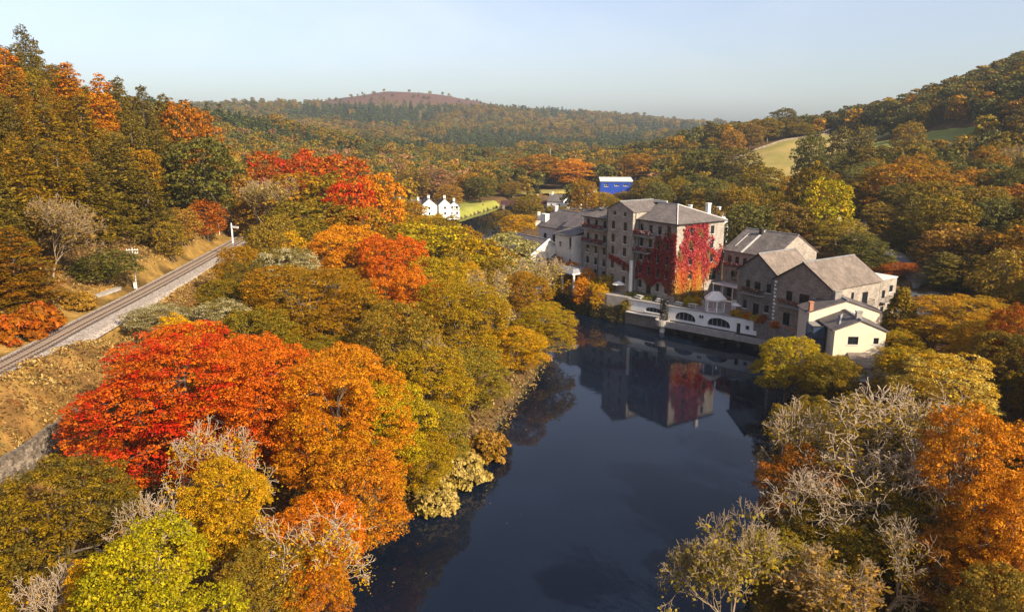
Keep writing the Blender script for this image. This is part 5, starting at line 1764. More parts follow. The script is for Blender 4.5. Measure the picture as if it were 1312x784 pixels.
MB().box(25.0, 33.0, -1.9, -1.623, 1.2, 2.3).build('parapet', 'concrete', q)
for k in range(6):
    MB().box(12 + k * 3.4, 12.5 + k * 3.4, -1.7, 0.0, -1.5, 1.2).build('pier', 'quay_dark', q)
b_ = MB().lathe([(0.0, 1.2), (1.2, 1.2), (1.45, 1.6), (1.5, 2.7), (1.2, 2.7), (1.2, 2.3), (0, 2.3)], 20, (9.3, -1.6))
b_.build('round_bastion', 'concrete', q)
MB().tube((9.3, -1.6, -1.5), (9.3, -1.6, 1.25), 0.55, n=12).build('column', 'lead_white', q)
# trellis with climbing rose
tz = thing('trellis', 'tall dark trellis with white blossom standing on the round bastion', 'trellis', mill_pt(0, 0), 0)
tz.location = (24.94 + math.cos(R(-40.95)) * 9.2 + math.sin(R(-40.95)) * 0.9, 154.92 + math.sin(R(-40.95)) * 9.2 - math.cos(R(-40.95)) * 0.9, 2.3)
tz.rotation_euler = (0, 0, R(-40.95))
for k in range(7):
    MB().box(-0.95 + k * 0.3, -0.89 + k * 0.3, -0.05, 0.05, 0, 4.6).build('upright', 'dark_frame', tz)
for k in range(12):
    MB().box(-0.97, 0.97, -0.1, -0.053, 0.25 + k * 0.38, 0.31 + k * 0.38).build('slat', 'dark_frame', tz)
rng = np.random.default_rng(8)
n_ = 700
pos = np.column_stack([rng.uniform(-0.9, 0.9, n_), rng.normal(-0.12, 0.12, n_), rng.uniform(0.1, 4.6, n_)])
V, F = leaf_quads(rng, pos, unit(rng.normal(size=(n_, 3)) + np.array([0, -0.8, 0.3])), 0.13)
cc = np.where(rng.random((n_, 1)) < 0.16, np.array([[0.6, 0.55, 0.5]]), np.array([[0.035, 0.03, 0.018]]))
link(bpy.data.objects.new('climbing_rose', np_mesh('climbing_rose', V, F, 'leaf_own', {'col': cc})), tz)

# dark stone retaining wall right of the arcade
dw = thing('terrace_wall', 'dark stone terrace wall between the white arcade and the cream houses', 'wall', (46.75, 136.2, 0), math.atan2(124.4 - 136.2, 50.5 - 46.75))
Lw = math.hypot(50.5 - 46.75, 124.4 - 136.2)
MB().box(0, Lw, -0.25, 0.35, -1.5, 5.9).build('wall', 'stone_dark', dw)
MB().box(-0.05, Lw + 0.05, -0.33, 0.43, 5.903, 6.05).build('coping', 'terracotta', dw)

# ------------------------------------------------------------------ the mill
ST, SD, SB = 'stone', 'stone_dark', 'stone_brown'
mill = thing('mill', 'tall grey stone mill with slate roofs and red creeper on its corner', 'building', (C0.x, C0.y, 0), MILL_RZ)
front = Side(0, 0, 0)
ROWS = [20.1, 17.1, 14.1, 11.1, 8.0]
# main block: front lx -11.6..0, right face ly 0..14
w_main = [(-10.3 + 11.6, z, 1.05, 1.75 if z > 9 else 1.7) for z in ROWS] + [(-7.6 + 11.6, z, 1.05, 1.75) for z in ROWS] + [(-4.9 + 11.6, z, 1.05, 1.75) for z in ROWS] + [(-2.3 + 11.6, z, 1.05, 1.75) for z in ROWS]
w_main = [q for q in w_main if not (q[1] < 9 and 3 < q[0] < 5)] + [(4.0, 6.8, 1.5, 2.9)]
facade(mill, Side(-11.6, 0, 0), 11.6, G, 22, w_main, ST, 'dark')
rs_ = Side(0, 0, R(90))
w_r = [(4.0, z, 1.05, 1.75) for z in ROWS[:-1]] + [(10.4, z, 1.05, 1.75) for z in (20.1, 17.1, 14.1)] + [(11.2, 10.6, 2.2, 2.6), (4.0, 7.4, 1.2, 2.2)]
facade(mill, rs_, 14, G, 22, w_r, ST, 'dark')
downpipe(mill, rs_, 8.6, G, 21.8)
downpipe(mill, Side(-11.6, 0, 0), 0.6, G, 21.6)
facade(mill, Side(0, 14, R(180)), 30, G, 22 - 1.0, [], ST)
# tower with gable: lx -20.2..-11.6, front ly -1.5
tw = Side(-20.2, -1.5, 0)
TR = [20.1, 17.2, 14.5, 11.3, 8.2]
w_t = [(2.3, z, 1.1, 1.85) for z in TR] + [(6.2, z, 1.1, 1.85) for z in TR] + [(2.6, 22.75, 0.9, 0.9), (6.0, 22.75, 0.9, 0.9)]
facade(mill, tw, 8.6, G, 23.5, w_t, ST, 'dark', gable=(4.3, 25.3))
add_wall(mill, Side(-11.6, -1.5, R(90)), 9.5, G, 23.5, [], ST)
add_wall(mill, Side(-20.2, 8.0, R(-90)), 9.5, G, 23.5, [], ST)
downpipe(mill, Side(-11.6, -1.5, R(90)), 0.75, G, 23.3)
downpipe(mill, tw, 0.25, G, 23)
# white pier at the foot of the tower corner
MB().box(-11.85, -11.35, -1.8, -1.3, G, 13.0).build('corner_pier', 'white_render', mill)
# left block
lf = Side(-30.2, 0, 0)
LR = [19.5, 16.2, 13.4, 10.7, 7.9]
w_l = [(x, z, 1.05, 1.7) for x in (1.6, 4.6, 7.6) for z in LR]
facade(mill, lf, 10.0, G, 21.0, w_l, ST, 'dark')
add_wall(mill, Side(-30.2, 14, R(-90)), 14, G, 21.0, [], ST)
downpipe(mill, lf, 5.6, G, 13)
RED = [(0.30, 0.02, 0.03), (0.22, 0.02, 0.025), (0.45, 0.30, 0.28), (0.05, 0.05, 0.02)]
balcony(mill, lf, 0.8, 8.6, 18.3, 1.4, RED, 3)
balcony(mill, lf, 0.8, 8.6, 14.9, 1.4, RED, 4)
balcony(mill, Side(-11.6, 0, 0), 0.3, 5.6, 18.6, 1.5, RED, 5)
balcony(mill, Side(-11.6, 0, 0), 0.3, 4.4, 15.1, 1.5, RED, 6)
# roofs: hip over the main block, cross gable over the tower, hip end over the left block
def quad_roof(parent, polys, mat='slate', t=0.16, name='roof'):
    m = MB()
    for p in polys:
        m.slab(p, t)
    return m.build(name, mat, parent)
e = 0.4
ze, zr = 21.95, 25.0
r1 = quad_roof(mill, [
    [(-12.5, -e, ze), (e, -e, ze), (-7, 7, zr), (-12.5, 7, zr)],
    [(e, -e, ze), (e, 14 + e, ze), (-7, 7, zr)],
    [(e, 14 + e, ze), (-20, 14 + e, ze), (-20, 7, zr), (-7, 7, zr)]])
MB().tube((e, -e, ze + 0.02), (-7, 7, zr + 0.04), 0.12, n=6).build('hip_tiles', 'lead_white', r1)
MB().tube((e, 14 + e, ze + 0.02), (-7, 7, zr + 0.04), 0.12, n=6).build('hip_tiles', 'lead_white', r1)
MB().tube((-7, 7, zr + 0.04), (-12.5, 7, zr + 0.04), 0.13, n=6).build('ridge_tiles', 'lead', r1)
MB().box(-11.6, e + 0.08, -e - 0.16, -e - 0.003, ze - 0.2, ze - 0.04).build('gutter', 'dark_frame', mill)
MB().box(e + 0.003, e + 0.16, -e - 0.16, 14 + e, ze - 0.2, ze - 0.04).build('gutter', 'dark_frame', mill)
gable_roof(mill, -20.2, -11.6, -1.5, 8.0, 23.5, 25.3, 'y', 'slate', over=0.3, ov_end=0.2)
MB().box(-16.2, -11.4, 8.0, 8.3, 22.5, 25.35).build('parapet', 'lead_white', mill)
zl = 20.95
r2 = quad_roof(mill, [
    [(-30.2 - e, -e, zl), (-20.2, -e, zl), (-20.2, 7, 24.6), (-23.5, 7, 24.6)],
    [(-30.2 - e, -e, zl), (-23.5, 7, 24.6), (-30.2 - e, 14 + e, zl)],
    [(-20.2, 14 + e, zl), (-30.2 - e, 14 + e, zl), (-23.5, 7, 24.6), (-20.2, 7, 24.6)]])
MB().box(-27.4, -26.2, 2.2, 3.2, 22.4, 22.6).build('rooflight', 'glass', r2)
MB().box(-30.6, -20.3, -e - 0.16, -e - 0.003, zl - 0.2, zl - 0.04).build('gutter', 'dark_frame', mill)
chimney(mill, -3.0, 12.0, 22.5, 25.2, 0.8, 0.8, 'white_render')

# red creeper on the corner of the mill
def creeper():
    rng = np.random.default_rng(12)
    pos, nrm, cc = [], [], []
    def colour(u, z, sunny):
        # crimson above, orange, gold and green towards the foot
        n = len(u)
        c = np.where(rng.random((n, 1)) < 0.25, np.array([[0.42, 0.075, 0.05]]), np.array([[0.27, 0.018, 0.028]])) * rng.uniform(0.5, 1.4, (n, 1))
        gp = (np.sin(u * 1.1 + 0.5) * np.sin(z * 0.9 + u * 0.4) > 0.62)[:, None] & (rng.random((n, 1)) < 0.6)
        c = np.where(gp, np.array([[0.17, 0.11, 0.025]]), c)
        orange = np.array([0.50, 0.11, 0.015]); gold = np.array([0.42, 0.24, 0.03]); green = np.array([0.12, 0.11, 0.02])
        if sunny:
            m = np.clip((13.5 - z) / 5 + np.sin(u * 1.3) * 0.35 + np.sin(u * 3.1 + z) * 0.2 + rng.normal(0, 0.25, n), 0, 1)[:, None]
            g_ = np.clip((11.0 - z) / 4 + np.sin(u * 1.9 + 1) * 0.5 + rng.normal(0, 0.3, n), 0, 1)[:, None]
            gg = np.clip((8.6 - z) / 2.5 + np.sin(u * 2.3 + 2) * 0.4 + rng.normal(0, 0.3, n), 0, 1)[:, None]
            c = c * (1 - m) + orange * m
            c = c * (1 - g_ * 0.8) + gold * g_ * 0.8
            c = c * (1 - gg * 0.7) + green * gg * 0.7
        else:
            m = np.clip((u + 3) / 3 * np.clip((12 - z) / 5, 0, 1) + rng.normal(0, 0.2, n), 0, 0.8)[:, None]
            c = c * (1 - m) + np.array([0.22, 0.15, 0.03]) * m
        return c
    def wins(lst, u, z, ox):
        k = np.ones(len(u), dtype=bool)
        for (x, zc, w, h) in lst:
            k &= ~((np.abs(u - (ox + x)) < w / 2 + 0.02) & (np.abs(z - zc) < h / 2 + 0.02) & (rng.random(len(u)) < 0.93))
        return k
    # front face
    n = 15000
    u = rng.uniform(-11.5, 0.1, n); z = rng.uniform(7.2, 21.4, n)
    edge = 20.2 - np.clip(-u - 2.5, 0, 20) * 0.95 + np.sin(u * 2.1) * 0.9 + np.sin(u * 5.3) * 0.4
    low = 8.6 + 0.8 * np.sin(u * 1.1) - (u > -2) * 1.6
    k = (z < edge + rng.normal(0, 0.5, n)) & (z > low) & wins(w_main, u, z, -11.6)
    u, z = u[k], z[k]
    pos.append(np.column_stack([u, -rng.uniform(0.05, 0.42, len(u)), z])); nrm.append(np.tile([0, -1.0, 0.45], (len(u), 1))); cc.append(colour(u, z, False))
    # across the foot of the tower
    n = 900
    u = rng.uniform(-19, -11.6, n); z = 13.2 - (u + 19) * 0.28 + rng.normal(0, 0.35, n)
    k = wins(w_t, u, z, -20.2); u, z = u[k], z[k]
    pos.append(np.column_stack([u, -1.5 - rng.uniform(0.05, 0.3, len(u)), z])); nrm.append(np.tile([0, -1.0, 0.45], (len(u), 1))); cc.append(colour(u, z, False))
    # right face
    n = 21000
    u = rng.uniform(-0.1, 14.0, n); z = rng.uniform(6.0, 21.9, n)
    dens = np.clip(1.35 - np.abs(u - 5.6) / 7.6 - np.clip(z - 16.5, 0, 9) * 0.06 - np.clip((3.0 - u) / 2.2, 0, 1) * np.clip((z - 15.5 + np.sin(u * 4)) / 3, 0, 1) * 0.8 - np.clip((z - 15) / 7, 0, 1) * 0.35 * rng.random(n) - np.clip((u - 8.6 + 0.5 * np.sin(z * 2)) / 2, 0, 1) * np.clip((z - 15.3) / 3, 0, 1) * 0.75 - np.clip((u - 7.2) / 1.8, 0, 1) * np.clip((11.3 - z) / 1.5, 0, 1) + 0.35 * np.sin(u * 1.7 + z * 0.8) * np.sin(z * 1.1 - u * 0.6) + 0.15 * np.sin(u * 5 + z * 3), 0, 1)
    k = (rng.random(n) < dens) & wins(w_r, u, z, 0)
    u, z = u[k], z[k]
    bulge = 0.10 + np.clip((13 - z) / 7, 0, 1) * 0.9 * np.clip(1 - np.abs(u - 3.6) / 4.2, 0, 1)
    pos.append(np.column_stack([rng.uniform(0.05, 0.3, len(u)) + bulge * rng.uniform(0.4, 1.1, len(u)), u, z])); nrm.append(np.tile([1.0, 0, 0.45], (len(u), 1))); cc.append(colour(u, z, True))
    pos = np.vstack(pos); nrm = np.vstack(nrm); cc = np.vstack(cc)
    nrm = unit(nrm + rng.normal(size=nrm.shape) * 0.45)
    V, F = leaf_quads(rng, pos, nrm, 0.17)
    t = thing('creeper', 'crimson and orange creeper climbing over the corner of the stone mill', 'creeper', (C0.x, C0.y, 0), MILL_RZ)
    link(bpy.data.objects.new('leaves', np_mesh('creeper', V, F, 'leaf_own', {'col': np.clip(cc, 0.005, 1)})), t)
    m = MB()
    m.tube((0.45, 0.9, G), (0.25, 1.2, 9), 0.16, 0.09, 7).tube((0.25, 1.2, 9), (0.15, 2.4, 14), 0.09, 0.03, 6).tube((-1.2, -0.2, G), (-2.2, -0.15, 9.5), 0.1, 0.05, 6)
    m.build('stem', 'bark_pale', t)
creeper()

# ------------------------------------------------------------------ stone annex and gabled stone houses
annex = thing('annex', 'long stone annex with a slate roof joined to the right of the mill', 'building', mill_pt(0.4, 14.0), MILL_RZ)
# local origin at the mill's right rear corner
fa = [(1.6, 13.6, 1.0, 1.9), (3.6, 13.6, 1.0, 1.9), (5.6, 13.6, 1.0, 1.9), (7.6, 13.6, 1.0, 1.9), (9.8, 13.6, 1.0, 1.9), (3.0, 10.4, 1.6, 2.1), (6.2, 10.4, 1.6, 2.1), (9.6, 10.4, 1.6, 2.1), (2.0, 7.0, 1.3, 2.4), (5.0, 7.0, 1.3, 2.4)]
facade(annex, Side(0, 0, 0), 13.0, G, 15.75, fa, ST, 'dark')
facade(annex, Side(13.0, 0, R(90)), 13.4, G, 15.75, [(3, 13, 1, 1.5), (9.8, 13, 1, 1.5)], ST, 'dark', gable=(6.7, 19.6))
add_wall(annex, Side(0, 13.4, R(-90)), 13.4, G, 15.75, [], ST, gable=(6.7, 19.6))
add_wall(annex, Side(13.0, 13.4, R(180)), 13.0, G, 15.75, [], ST)
ra = gable_roof(annex, 0, 13.0, 0, 13.4, 15.75, 19.6, 'x', 'slate', 0.4, 0.15)
MB().slab([(4.6, -0.4, 15.75), (5.1, -0.4, 15.75), (5.1, 6.6, 19.85), (4.6, 6.6, 19.85)], 0.1).build('roof_upstand', 'lead_white', ra)
MB().box(4.5, 5.2, 5.2, 5.9, 18.6, 20.3).build('roof_vent', 'dark_frame', ra)
MB().slab([(1.9, 1.0, 16.6), (2.1, 1.0, 16.6), (2.1, 5.0, 18.9), (1.9, 5.0, 18.9)], 0.06).build('roof_upstand', 'lead_white', ra)
balcony(annex, Side(0, 0, 0), 1.0, 11.5, 12.2, 1.4, RED, 9)
MB().box(0.2, 8.5, -3.4, -0.003, 8.6, 8.8).build('flat_roof', 'lead_white', annex)
for k in range(4):
    MB().box(0.4 + k * 2.6, 0.55 + k * 2.6, -3.3, -3.15, G, 8.6).build('post', 'white_paint', annex)

def stone_house(name, label, lx0, lx1, ly0, ly1, ze, zr, mat, roofmat, wins_f, wins_r, white_quoins=False):
    o = thing(name, label, 'house', mill_pt(lx0, ly0), MILL_RZ)
    w, d = lx1 - lx0, ly1 - ly0
    facade(o, Side(0, 0, 0), w, G - 2, ze, wins_f, mat, 'dark', gable=(w / 2, zr))
    facade(o, Side(w, 0, R(90)), d, G - 2, ze, wins_r, ST if mat != SD else SD, 'dark')
    add_wall(o, Side(0, d, R(-90)), d, G - 2, ze, [], mat)
    add_wall(o, Side(w, d, R(180)), w, G - 2, ze, [], mat, gable=(w / 2, zr))
    rf = gable_roof(o, 0, w, 0, d, ze, zr, 'y', roofmat, 0.4, 0.3)
    # dark barge boards on the front gable
    k = (zr - ze) / (w / 2)
    bb = MB()
    for s in (0, 1):
        xa, xb = (-0.45, w / 2) if s == 0 else (w + 0.45, w / 2)
        za, zb = ze - 0.45 * k, zr
        pts = [(xa, za - 0.12), (xb, zb - 0.12), (xb, zb + 0.14), (xa, za + 0.14)]
        bb.hexa([(p[0], -0.36, p[1]) for p in pts], [(p[0], -0.303, p[1]) for p in pts])
    bb.build('barge_board', 'dark_frame', o)
    if white_quoins:
        for i in range(13):
            MB().box(-0.035, 0.28 if i % 2 else 0.5, -0.035, 0.3, G + 0.15 + i * 0.68, G + 0.5 + i * 0.68).build('quoin', 'white_paint', o)
    return o, rf
h1, rf1 = stone_house('gabled_house', 'dark stone gabled house, the left of two river gables', 13.6, 22.6, 3.2, 13.5, 14.6, 18.0, SD, 'slate_warm',
    [(2.4, 11.9, 1.0, 1.7), (4.6, 11.6, 1.4, 2.2), (7.2, 11.9, 1.0, 1.7), (2.0, 8.0, 0.9, 1.6), (4.6, 7.3, 1.4, 2.5), (7.0, 8.0, 1.0, 1.4)], [(4, 12, 1, 1.5)])
balcony(h1, Side(0, 0, 0), 1.6, 6.6, 10.4, 1.1, [(0.4, 0.25, 0.2), (0.3, 0.12, 0.05), (0.05, 0.05, 0.02)], 21)
MB().slab([(6.2, 4.5, 16.6), (7.4, 4.5, 15.7), (7.4, 8.5, 15.7), (6.2, 8.5, 16.6)], 0.05).build('rooflight', 'glass_blue', rf1)
h2, rf2 = stone_house('gabled_house', 'brown stone gabled house with white quoins, the right of two river gables', 23.0, 34.4, 1.9, 16.2, 14.4, 18.0, SB, 'slate_warm',
    [(3.2, 11.6, 1.3, 1.9), (6.3, 11.3, 2.0, 2.4), (9.2, 11.4, 1.3, 1.9), (3.0, 7.4, 1.4, 2.3), (6.3, 7.2, 1.8, 2.7), (9.2, 7.6, 1.2, 1.7)],
    [(3.2, 12.2, 0.7, 1.5), (6.2, 12.2, 0.8, 1.7), (10.0, 11.6, 1.7, 2.2), (10.2, 8.2, 1.7, 2.2), (6.0, 8.2, 1.2, 1.6)], True)
balcony(h2, Side(0, 0, 0), 1.8, 7.6, 10.0, 1.2, [(0.4, 0.2, 0.15), (0.3, 0.1, 0.05), (0.06, 0.05, 0.02)], 22)
balcony(h2, Side(11.4, 0, R(90)), 8.6, 11.4, 10.3, 1.1)
eb = thing('end_block', 'flat-topped stone stair block at the far end of the gabled house', 'building', mill_pt(28.5, 16.3), MILL_RZ)
facade(eb, Side(5.9, 0, R(90)), 5.2, G - 2, 14.3, [(1.3, 11.6, 1.0, 1.5), (3.6, 12.4, 1.1, 1.2), (1.3, 8.6, 1.0, 1.5)], ST, 'dark')
facade(eb, Side(0, 0, 0), 5.9, G - 2, 14.3, [], ST)
add_wall(eb, Side(5.9, 5.2, R(180)), 5.9, G - 2, 14.3, [], ST)
add_wall(eb, Side(0, 5.2, R(-90)), 5.2, G - 2, 14.3, [], ST)
MB().box(-0.1, 6.0, -0.1, 5.3, 14.303, 14.5).build('coping', 'lead_white', eb)
balcony(eb, Side(5.9, 0, R(90)), 0.4, 2.4, 10.3, 1.0)

# ------------------------------------------------------------------ cream houses
def cream_house(name, label, x0, y0, w, d, rz, zb, ze, zr, wins_f, wins_r=(), wins_l=(), ridge=0.5):
    o = thing(name, label, 'house', (x0, y0, 0), rz)
    facade(o, Side(0, 0, 0), w, zb, ze, list(wins_f), 'cream_render', 'dark', gable=(w * ridge, zr))
    facade(o, Side(w, 0, R(90)), d, zb, ze, list(wins_r), 'cream_render', 'dark')
    facade(o, Side(0, d, R(-90)), d, zb, ze, list(wins_l), 'cream_render', 'dark')
    add_wall(o, Side(w, d, R(180)), w, zb, ze, [], 'cream_render', gable=(w * (1 - ridge), zr))
    rf = gable_roof(o, 0, w, 0, d, ze, zr, 'y', 'slate_dark', 0.4, 0.22, ridge=ridge)
    return o, rf
w1, rw1 = cream_house('cream_house', 'cream rendered house with a shallow gable behind the other cream house', 49.3, 119.4, 12.0, 5.2, R(-3), 3.0, 11.0, 13.0, [(2.1, 9.3, 1.1, 1.3)])
chimney(rw1, 5.2, 2.4, 12.4, 14.1, 1.0, 0.8, 'concrete')
chimney(rw1, 0.3, 0.4, 10.5, 12.6, 0.6, 0.7, 'terracotta')
w2, rw2 = cream_house('cream_house', 'small cream gabled house in front, with two windows and a ridge chimney', 50.5, 112.0, 7.8, 7.0, R(-4), 3.0, 9.9, 11.5, [(2.9, 8.3, 1.6, 1.3), (6.4, 8.3, 0.8, 1.0)])
chimney(rw2, 3.9, 1.4, 11.2, 12.6, 0.85, 0.75, 'concrete')
MB().slab([(1.1, 1.6, 10.62), (1.35, 1.6, 10.72), (2.9, 5.2, 11.35), (2.6, 5.2, 11.25)], 0.06).build('roof_flashing', 'lead_white', rw2)
gb = MB().box(-2.2, -0.25, 3.2, 6.9, 3.0, 9.6).build('glazed_stair', 'glass_blue', w2)
for k in range(4):
    MB().box(-2.26, -0.2, 3.1, 3.197, 3.6 + k * 2.0, 3.75 + k * 2.0).build('transom', 'dark_frame', gb)
MB().box(-2.3, -2.2, 3.08, 3.2, 3.0, 9.7).box(-0.32, -0.2, 3.08, 3.2, 3.0, 9.7).build('mullion', 'dark_frame', gb)
lt = MB().slab([(2.2, -3.2, 4.9), (5.6, -3.2, 4.9), (5.6, -0.003, 6.4), (2.2, -0.003, 6.4)], 0.15).build('porch_roof', 'slate_warm', w2)
MB().box(2.4, 5.4, -3.0, -0.01, 3.0, 4.85).build('porch', 'concrete', w2)

# ------------------------------------------------------------------ white wings left of the mill
def wing(name, label, lx0, lx1, ly0, ly1, ze, zr, along, wins_f, roof='slate_dark', wall='grey_render', zb=3.0, verge=True):
    o = thing(name, label, 'building', mill_pt(lx0, ly0), MILL_RZ)
    w, d = lx1 - lx0, ly1 - ly0
    if along == 'x':
        facade(o, Side(0, 0, 0), w, zb, ze, wins_f, wall, 'dark')
        add_wall(o, Side(w, 0, R(90)), d, zb, ze, [], wall, gable=(d / 2, zr))
        add_wall(o, Side(w, d, R(180)), w, zb, ze, [], wall)
        add_wall(o, Side(0, d, R(-90)), d, zb, ze, [], wall, gable=(d / 2, zr))
    else:
        facade(o, Side(0, 0, 0), w, zb, ze, wins_f, wall, 'dark', gable=(w / 2, zr))
        add_wall(o, Side(w, 0, R(90)), d, zb, ze, [], wall)
        add_wall(o, Side(w, d, R(180)), w, zb, ze, [], wall, gable=(w / 2, zr))
        add_wall(o, Side(0, d, R(-90)), d, zb, ze, [], wall)
    rf = gable_roof(o, 0, w, 0, d, ze, zr, along, roof, 0.4, 0.2)
    if verge:
        m = MB()
        if along == 'x':
            for x in (w + 0.2,):
                for (a, za, b, zb_) in ((-0.45, ze - 0.25, d / 2, zr), (d + 0.45, ze - 0.25, d / 2, zr)):
                    m.hexa([(x, a, za), (x + 0.3, a, za), (x + 0.3, b, zb_), (x, b, zb_)][::1], [(x, a, za + 0.42), (x + 0.3, a, za + 0.42), (x + 0.3, b, zb_ + 0.42), (x, b, zb_ + 0.42)])
        m.build('verge', 'white_render', o) if m.v else None
    return o, rf
wa, rwa = wing('wing', 'white hotel wing with a slate roof touching the left end of the mill', -41.5, -30.6, 2.5, 13.5, 17.2, 20.4, 'x', [(2.0, 15.2, 1, 1.6), (8.6, 15.2, 1.4, 1.8), (6.0, 11.6, 1, 1.6), (9, 11.6, 1, 1.6)])
MB().slab([(6.5, 0.2, 17.75), (6.75, 0.2, 17.75), (6.75, 3.6, 19.7), (6.5, 3.6, 19.7)], 0.06).build('roof_flashing', 'lead_white', rwa)
MB().slab([(8.7, 0.2, 17.75), (8.9, 0.2, 17.75), (8.9, 2.2, 18.9), (8.7, 2.2, 18.9)], 0.06).build('roof_flashing', 'lead_white', rwa)
chimney(rwa, 10.2, 5.5, 19.8, 21.6, 1.6, 0.9, 'white_render')
wb, rwb = wing('wing', 'white hotel wing with dark slates, farthest left behind the mill', -56.0, -42.2, 5.0, 16.0, 15.8, 19.6, 'x', [(3, 13, 1.4, 1.8), (7, 13, 1.4, 1.8), (10.5, 13, 1.4, 1.8)])
chimney(rwb, 0.8, 1.5, 15.5, 18.6, 2.2, 1.2, 'white_render')
chimney(rwb, 1.0, 5.0, 19.0, 20.6, 0.8, 0.8, 'white_render')
wc, rwc = wing('wing', 'low white hotel wing with a broad slate roof near the river trees', -55.0, -40.0, -8.5, 2.0, 10.8, 14.2, 'x', [(2, 8, 1.2, 1.6), (6, 8, 1.2, 1.6), (12, 8, 1.2, 1.6)])
stw = thing('stair_tower', 'white stair tower with tiny windows between the mill and the low wing', 'building', mill_pt(-38.6, -2.2), MILL_RZ)
facade(stw, Side(0, 0, 0), 6.6, 3.0, 16.0, [(2.1, 13.6, 0.9, 1.2), (4.2, 8.4, 0.8, 1.5), (6.0, 9.2, 0.8, 2.3), (6.05, 14.2, 0.9, 2.8)], 'grey_render', 'dark')
add_wall(stw, Side(6.6, 0, R(90)), 4.6, 3.0, 16.0, [], 'grey_render')
add_wall(stw, Side(0, 4.6, R(-90)), 4.6, 3.0, 16.0, [], 'grey_render')
quad_roof(stw, [[(-0.3, -0.35, 16.0), (6.9, -0.35, 16.0), (6.9, 4.6, 17.1), (-0.3, 4.6, 17.1)]], 'slate', 0.15)
MB().slab([(-2.6, -2.4, 9.4), (0.6, -2.4, 9.4), (0.6, -0.02, 10.9), (-2.6, -0.02, 10.9)], 0.12).build('porch_roof', 'slate_dark', stw)
MB().hexa([(-3.2, -1.6, 3), (-0.003, -1.6, 3), (-0.003, 3, 3), (-3.2, 3, 3)], [(-3.2, -1.6, 10.6), (-0.003, -1.6, 12.8), (-0.003, 3, 12.8), (-3.2, 3, 10.6)]).build('buttress', 'grey_render', stw)
cv = thing('entrance_canopy', 'flat lead-roofed entrance canopy on white posts at the mill foot', 'canopy', mill_pt(-33.5, -7.4), MILL_RZ)
MB().hexa([(-0.3, -0.3, 8.7), (9.2, -0.3, 8.7), (9.2, 5.0, 8.7), (-0.3, 5.0, 8.7)], [(0.6, 0.6, 9.5), (8.3, 0.6, 9.5), (8.3, 4.4, 9.5), (0.6, 4.4, 9.5)]).build('roof', 'lead', cv)
MB().box(-0.4, 9.3, -0.4, 5.1, 8.35, 8.697).build('fascia', 'lead_white', cv)
for (x, y) in ((0, 0), (4.4, 0), (8.7, 0), (8.7, 4.5), (0, 4.5)):
    MB().box(x, x + 0.45, y, y + 0.45, 3.5, 8.35).build('post', 'grey_render', cv)

# ------------------------------------------------------------------ on the terrace
gz = thing('gazebo', 'white hexagonal garden pavilion on the terrace beside the mill', 'gazebo', (40.6, 144.4, G), R(10))
for k in range(6):
    a = math.radians(60 * k + 15)
    MB().box(-0.09, 0.09, -0.09, 0.09, 0, 2.5).build('post', 'white_paint', gz, (1.9 * math.cos(a), 1.9 * math.sin(a), 0), a)
MB().lathe([(2.35, 2.42), (2.3, 2.62), (1.75, 3.1), (1.0, 3.75), (0.35, 4.05), (0.0, 4.1)], 6).build('roof', 'canvas', gz, (0, 0, 0), math.radians(15))
MB().lathe([(2.0, 2.3), (2.3, 2.3), (2.32, 2.48), (2.0, 2.48)], 6).build('fascia', 'white_paint', gz, (0, 0, 0), math.radians(15))
MB().lathe([(0.0, 4.3), (0.35, 4.2), (0.4, 4.02), (0.0, 3.99)], 10).build('finial', 'dark_frame', gz)
MB().lathe([(0, 0.14), (2.2, 0.14), (2.2, 0.0)], 6).build('floor_deck', 'lead_white', gz, (0, 0, 0), math.radians(15))
def picnic(loc, rz, label):
    t = thing('picnic_table', label, 'table', loc, rz, 'picnic tables on the terrace')
    for k in range(4):
        MB().box(-0.9, 0.9, -0.36 + k * 0.19, -0.19 + k * 0.19, 0.72, 0.77).build('plank', 'lead_white', t)
    for s in (-1, 1):
        MB().box(-0.9, 0.9, s * 0.72 - 0.13, s * 0.72 + 0.13, 0.42, 0.47).build('bench', 'lead_white', t)
        MB().box(s * 0.65 - 0.05, s * 0.65 + 0.05, -0.7, 0.7, 0.34, 0.415).box(s * 0.65 - 0.05, s * 0.65 + 0.05, -0.3, -0.2, 0, 0.715).box(s * 0.65 - 0.05, s * 0.65 + 0.05, 0.2, 0.3, 0, 0.715).build('leg', 'lead_white', t)
picnic((31.2, 151.6, G), R(-40), 'pale picnic table on the terrace in front of the clipped hedge')
picnic((36.8, 147.0, G), R(-35), 'pale picnic table on the terrace at the foot of the creeper')
picnic((27.4, 155.2, G), R(-60), 'pale picnic table on the terrace at the left, near the mill tower')
picnic((34.4, 148.6, G), R(-50), 'pale picnic table on the terrace above the trellis')
def parasol(loc, label):
    t = thing('parasol', label, 'parasol', loc, 0.3, 'white parasols on the terrace')
    MB().tube((0, 0, 0), (0, 0, 2.5), 0.03, n=6).build('pole', 'dark_frame', t)
    MB().lathe([(0, 2.75), (0.9, 2.4), (1.5, 2.05), (1.48, 2.03), (0.9, 2.36), (0, 2.7)], 8).build('canopy', 'canvas', t)
    MB().lathe([(0, 0.12), (0.3, 0.1), (0.32, 0)], 10).build('base', 'concrete', t)
parasol((44.2, 140.6, G), 'white parasol on the terrace right of the garden pavilion')
parasol((23.6, 161.0, G), 'white parasol on the terrace near the white corner pier')
parasol((52.3, 126.6, G - 0.6), 'white parasol by the dark stone terrace wall')
wbx = thing('garden_screen', 'white canvas screen on the terrace behind the flower beds', 'screen', (45.0, 143.2, G), R(-35))
MB().box(-1.5, 1.5, -0.04, 0.04, 0.2, 2.3).build('canvas', 'canvas', wbx)
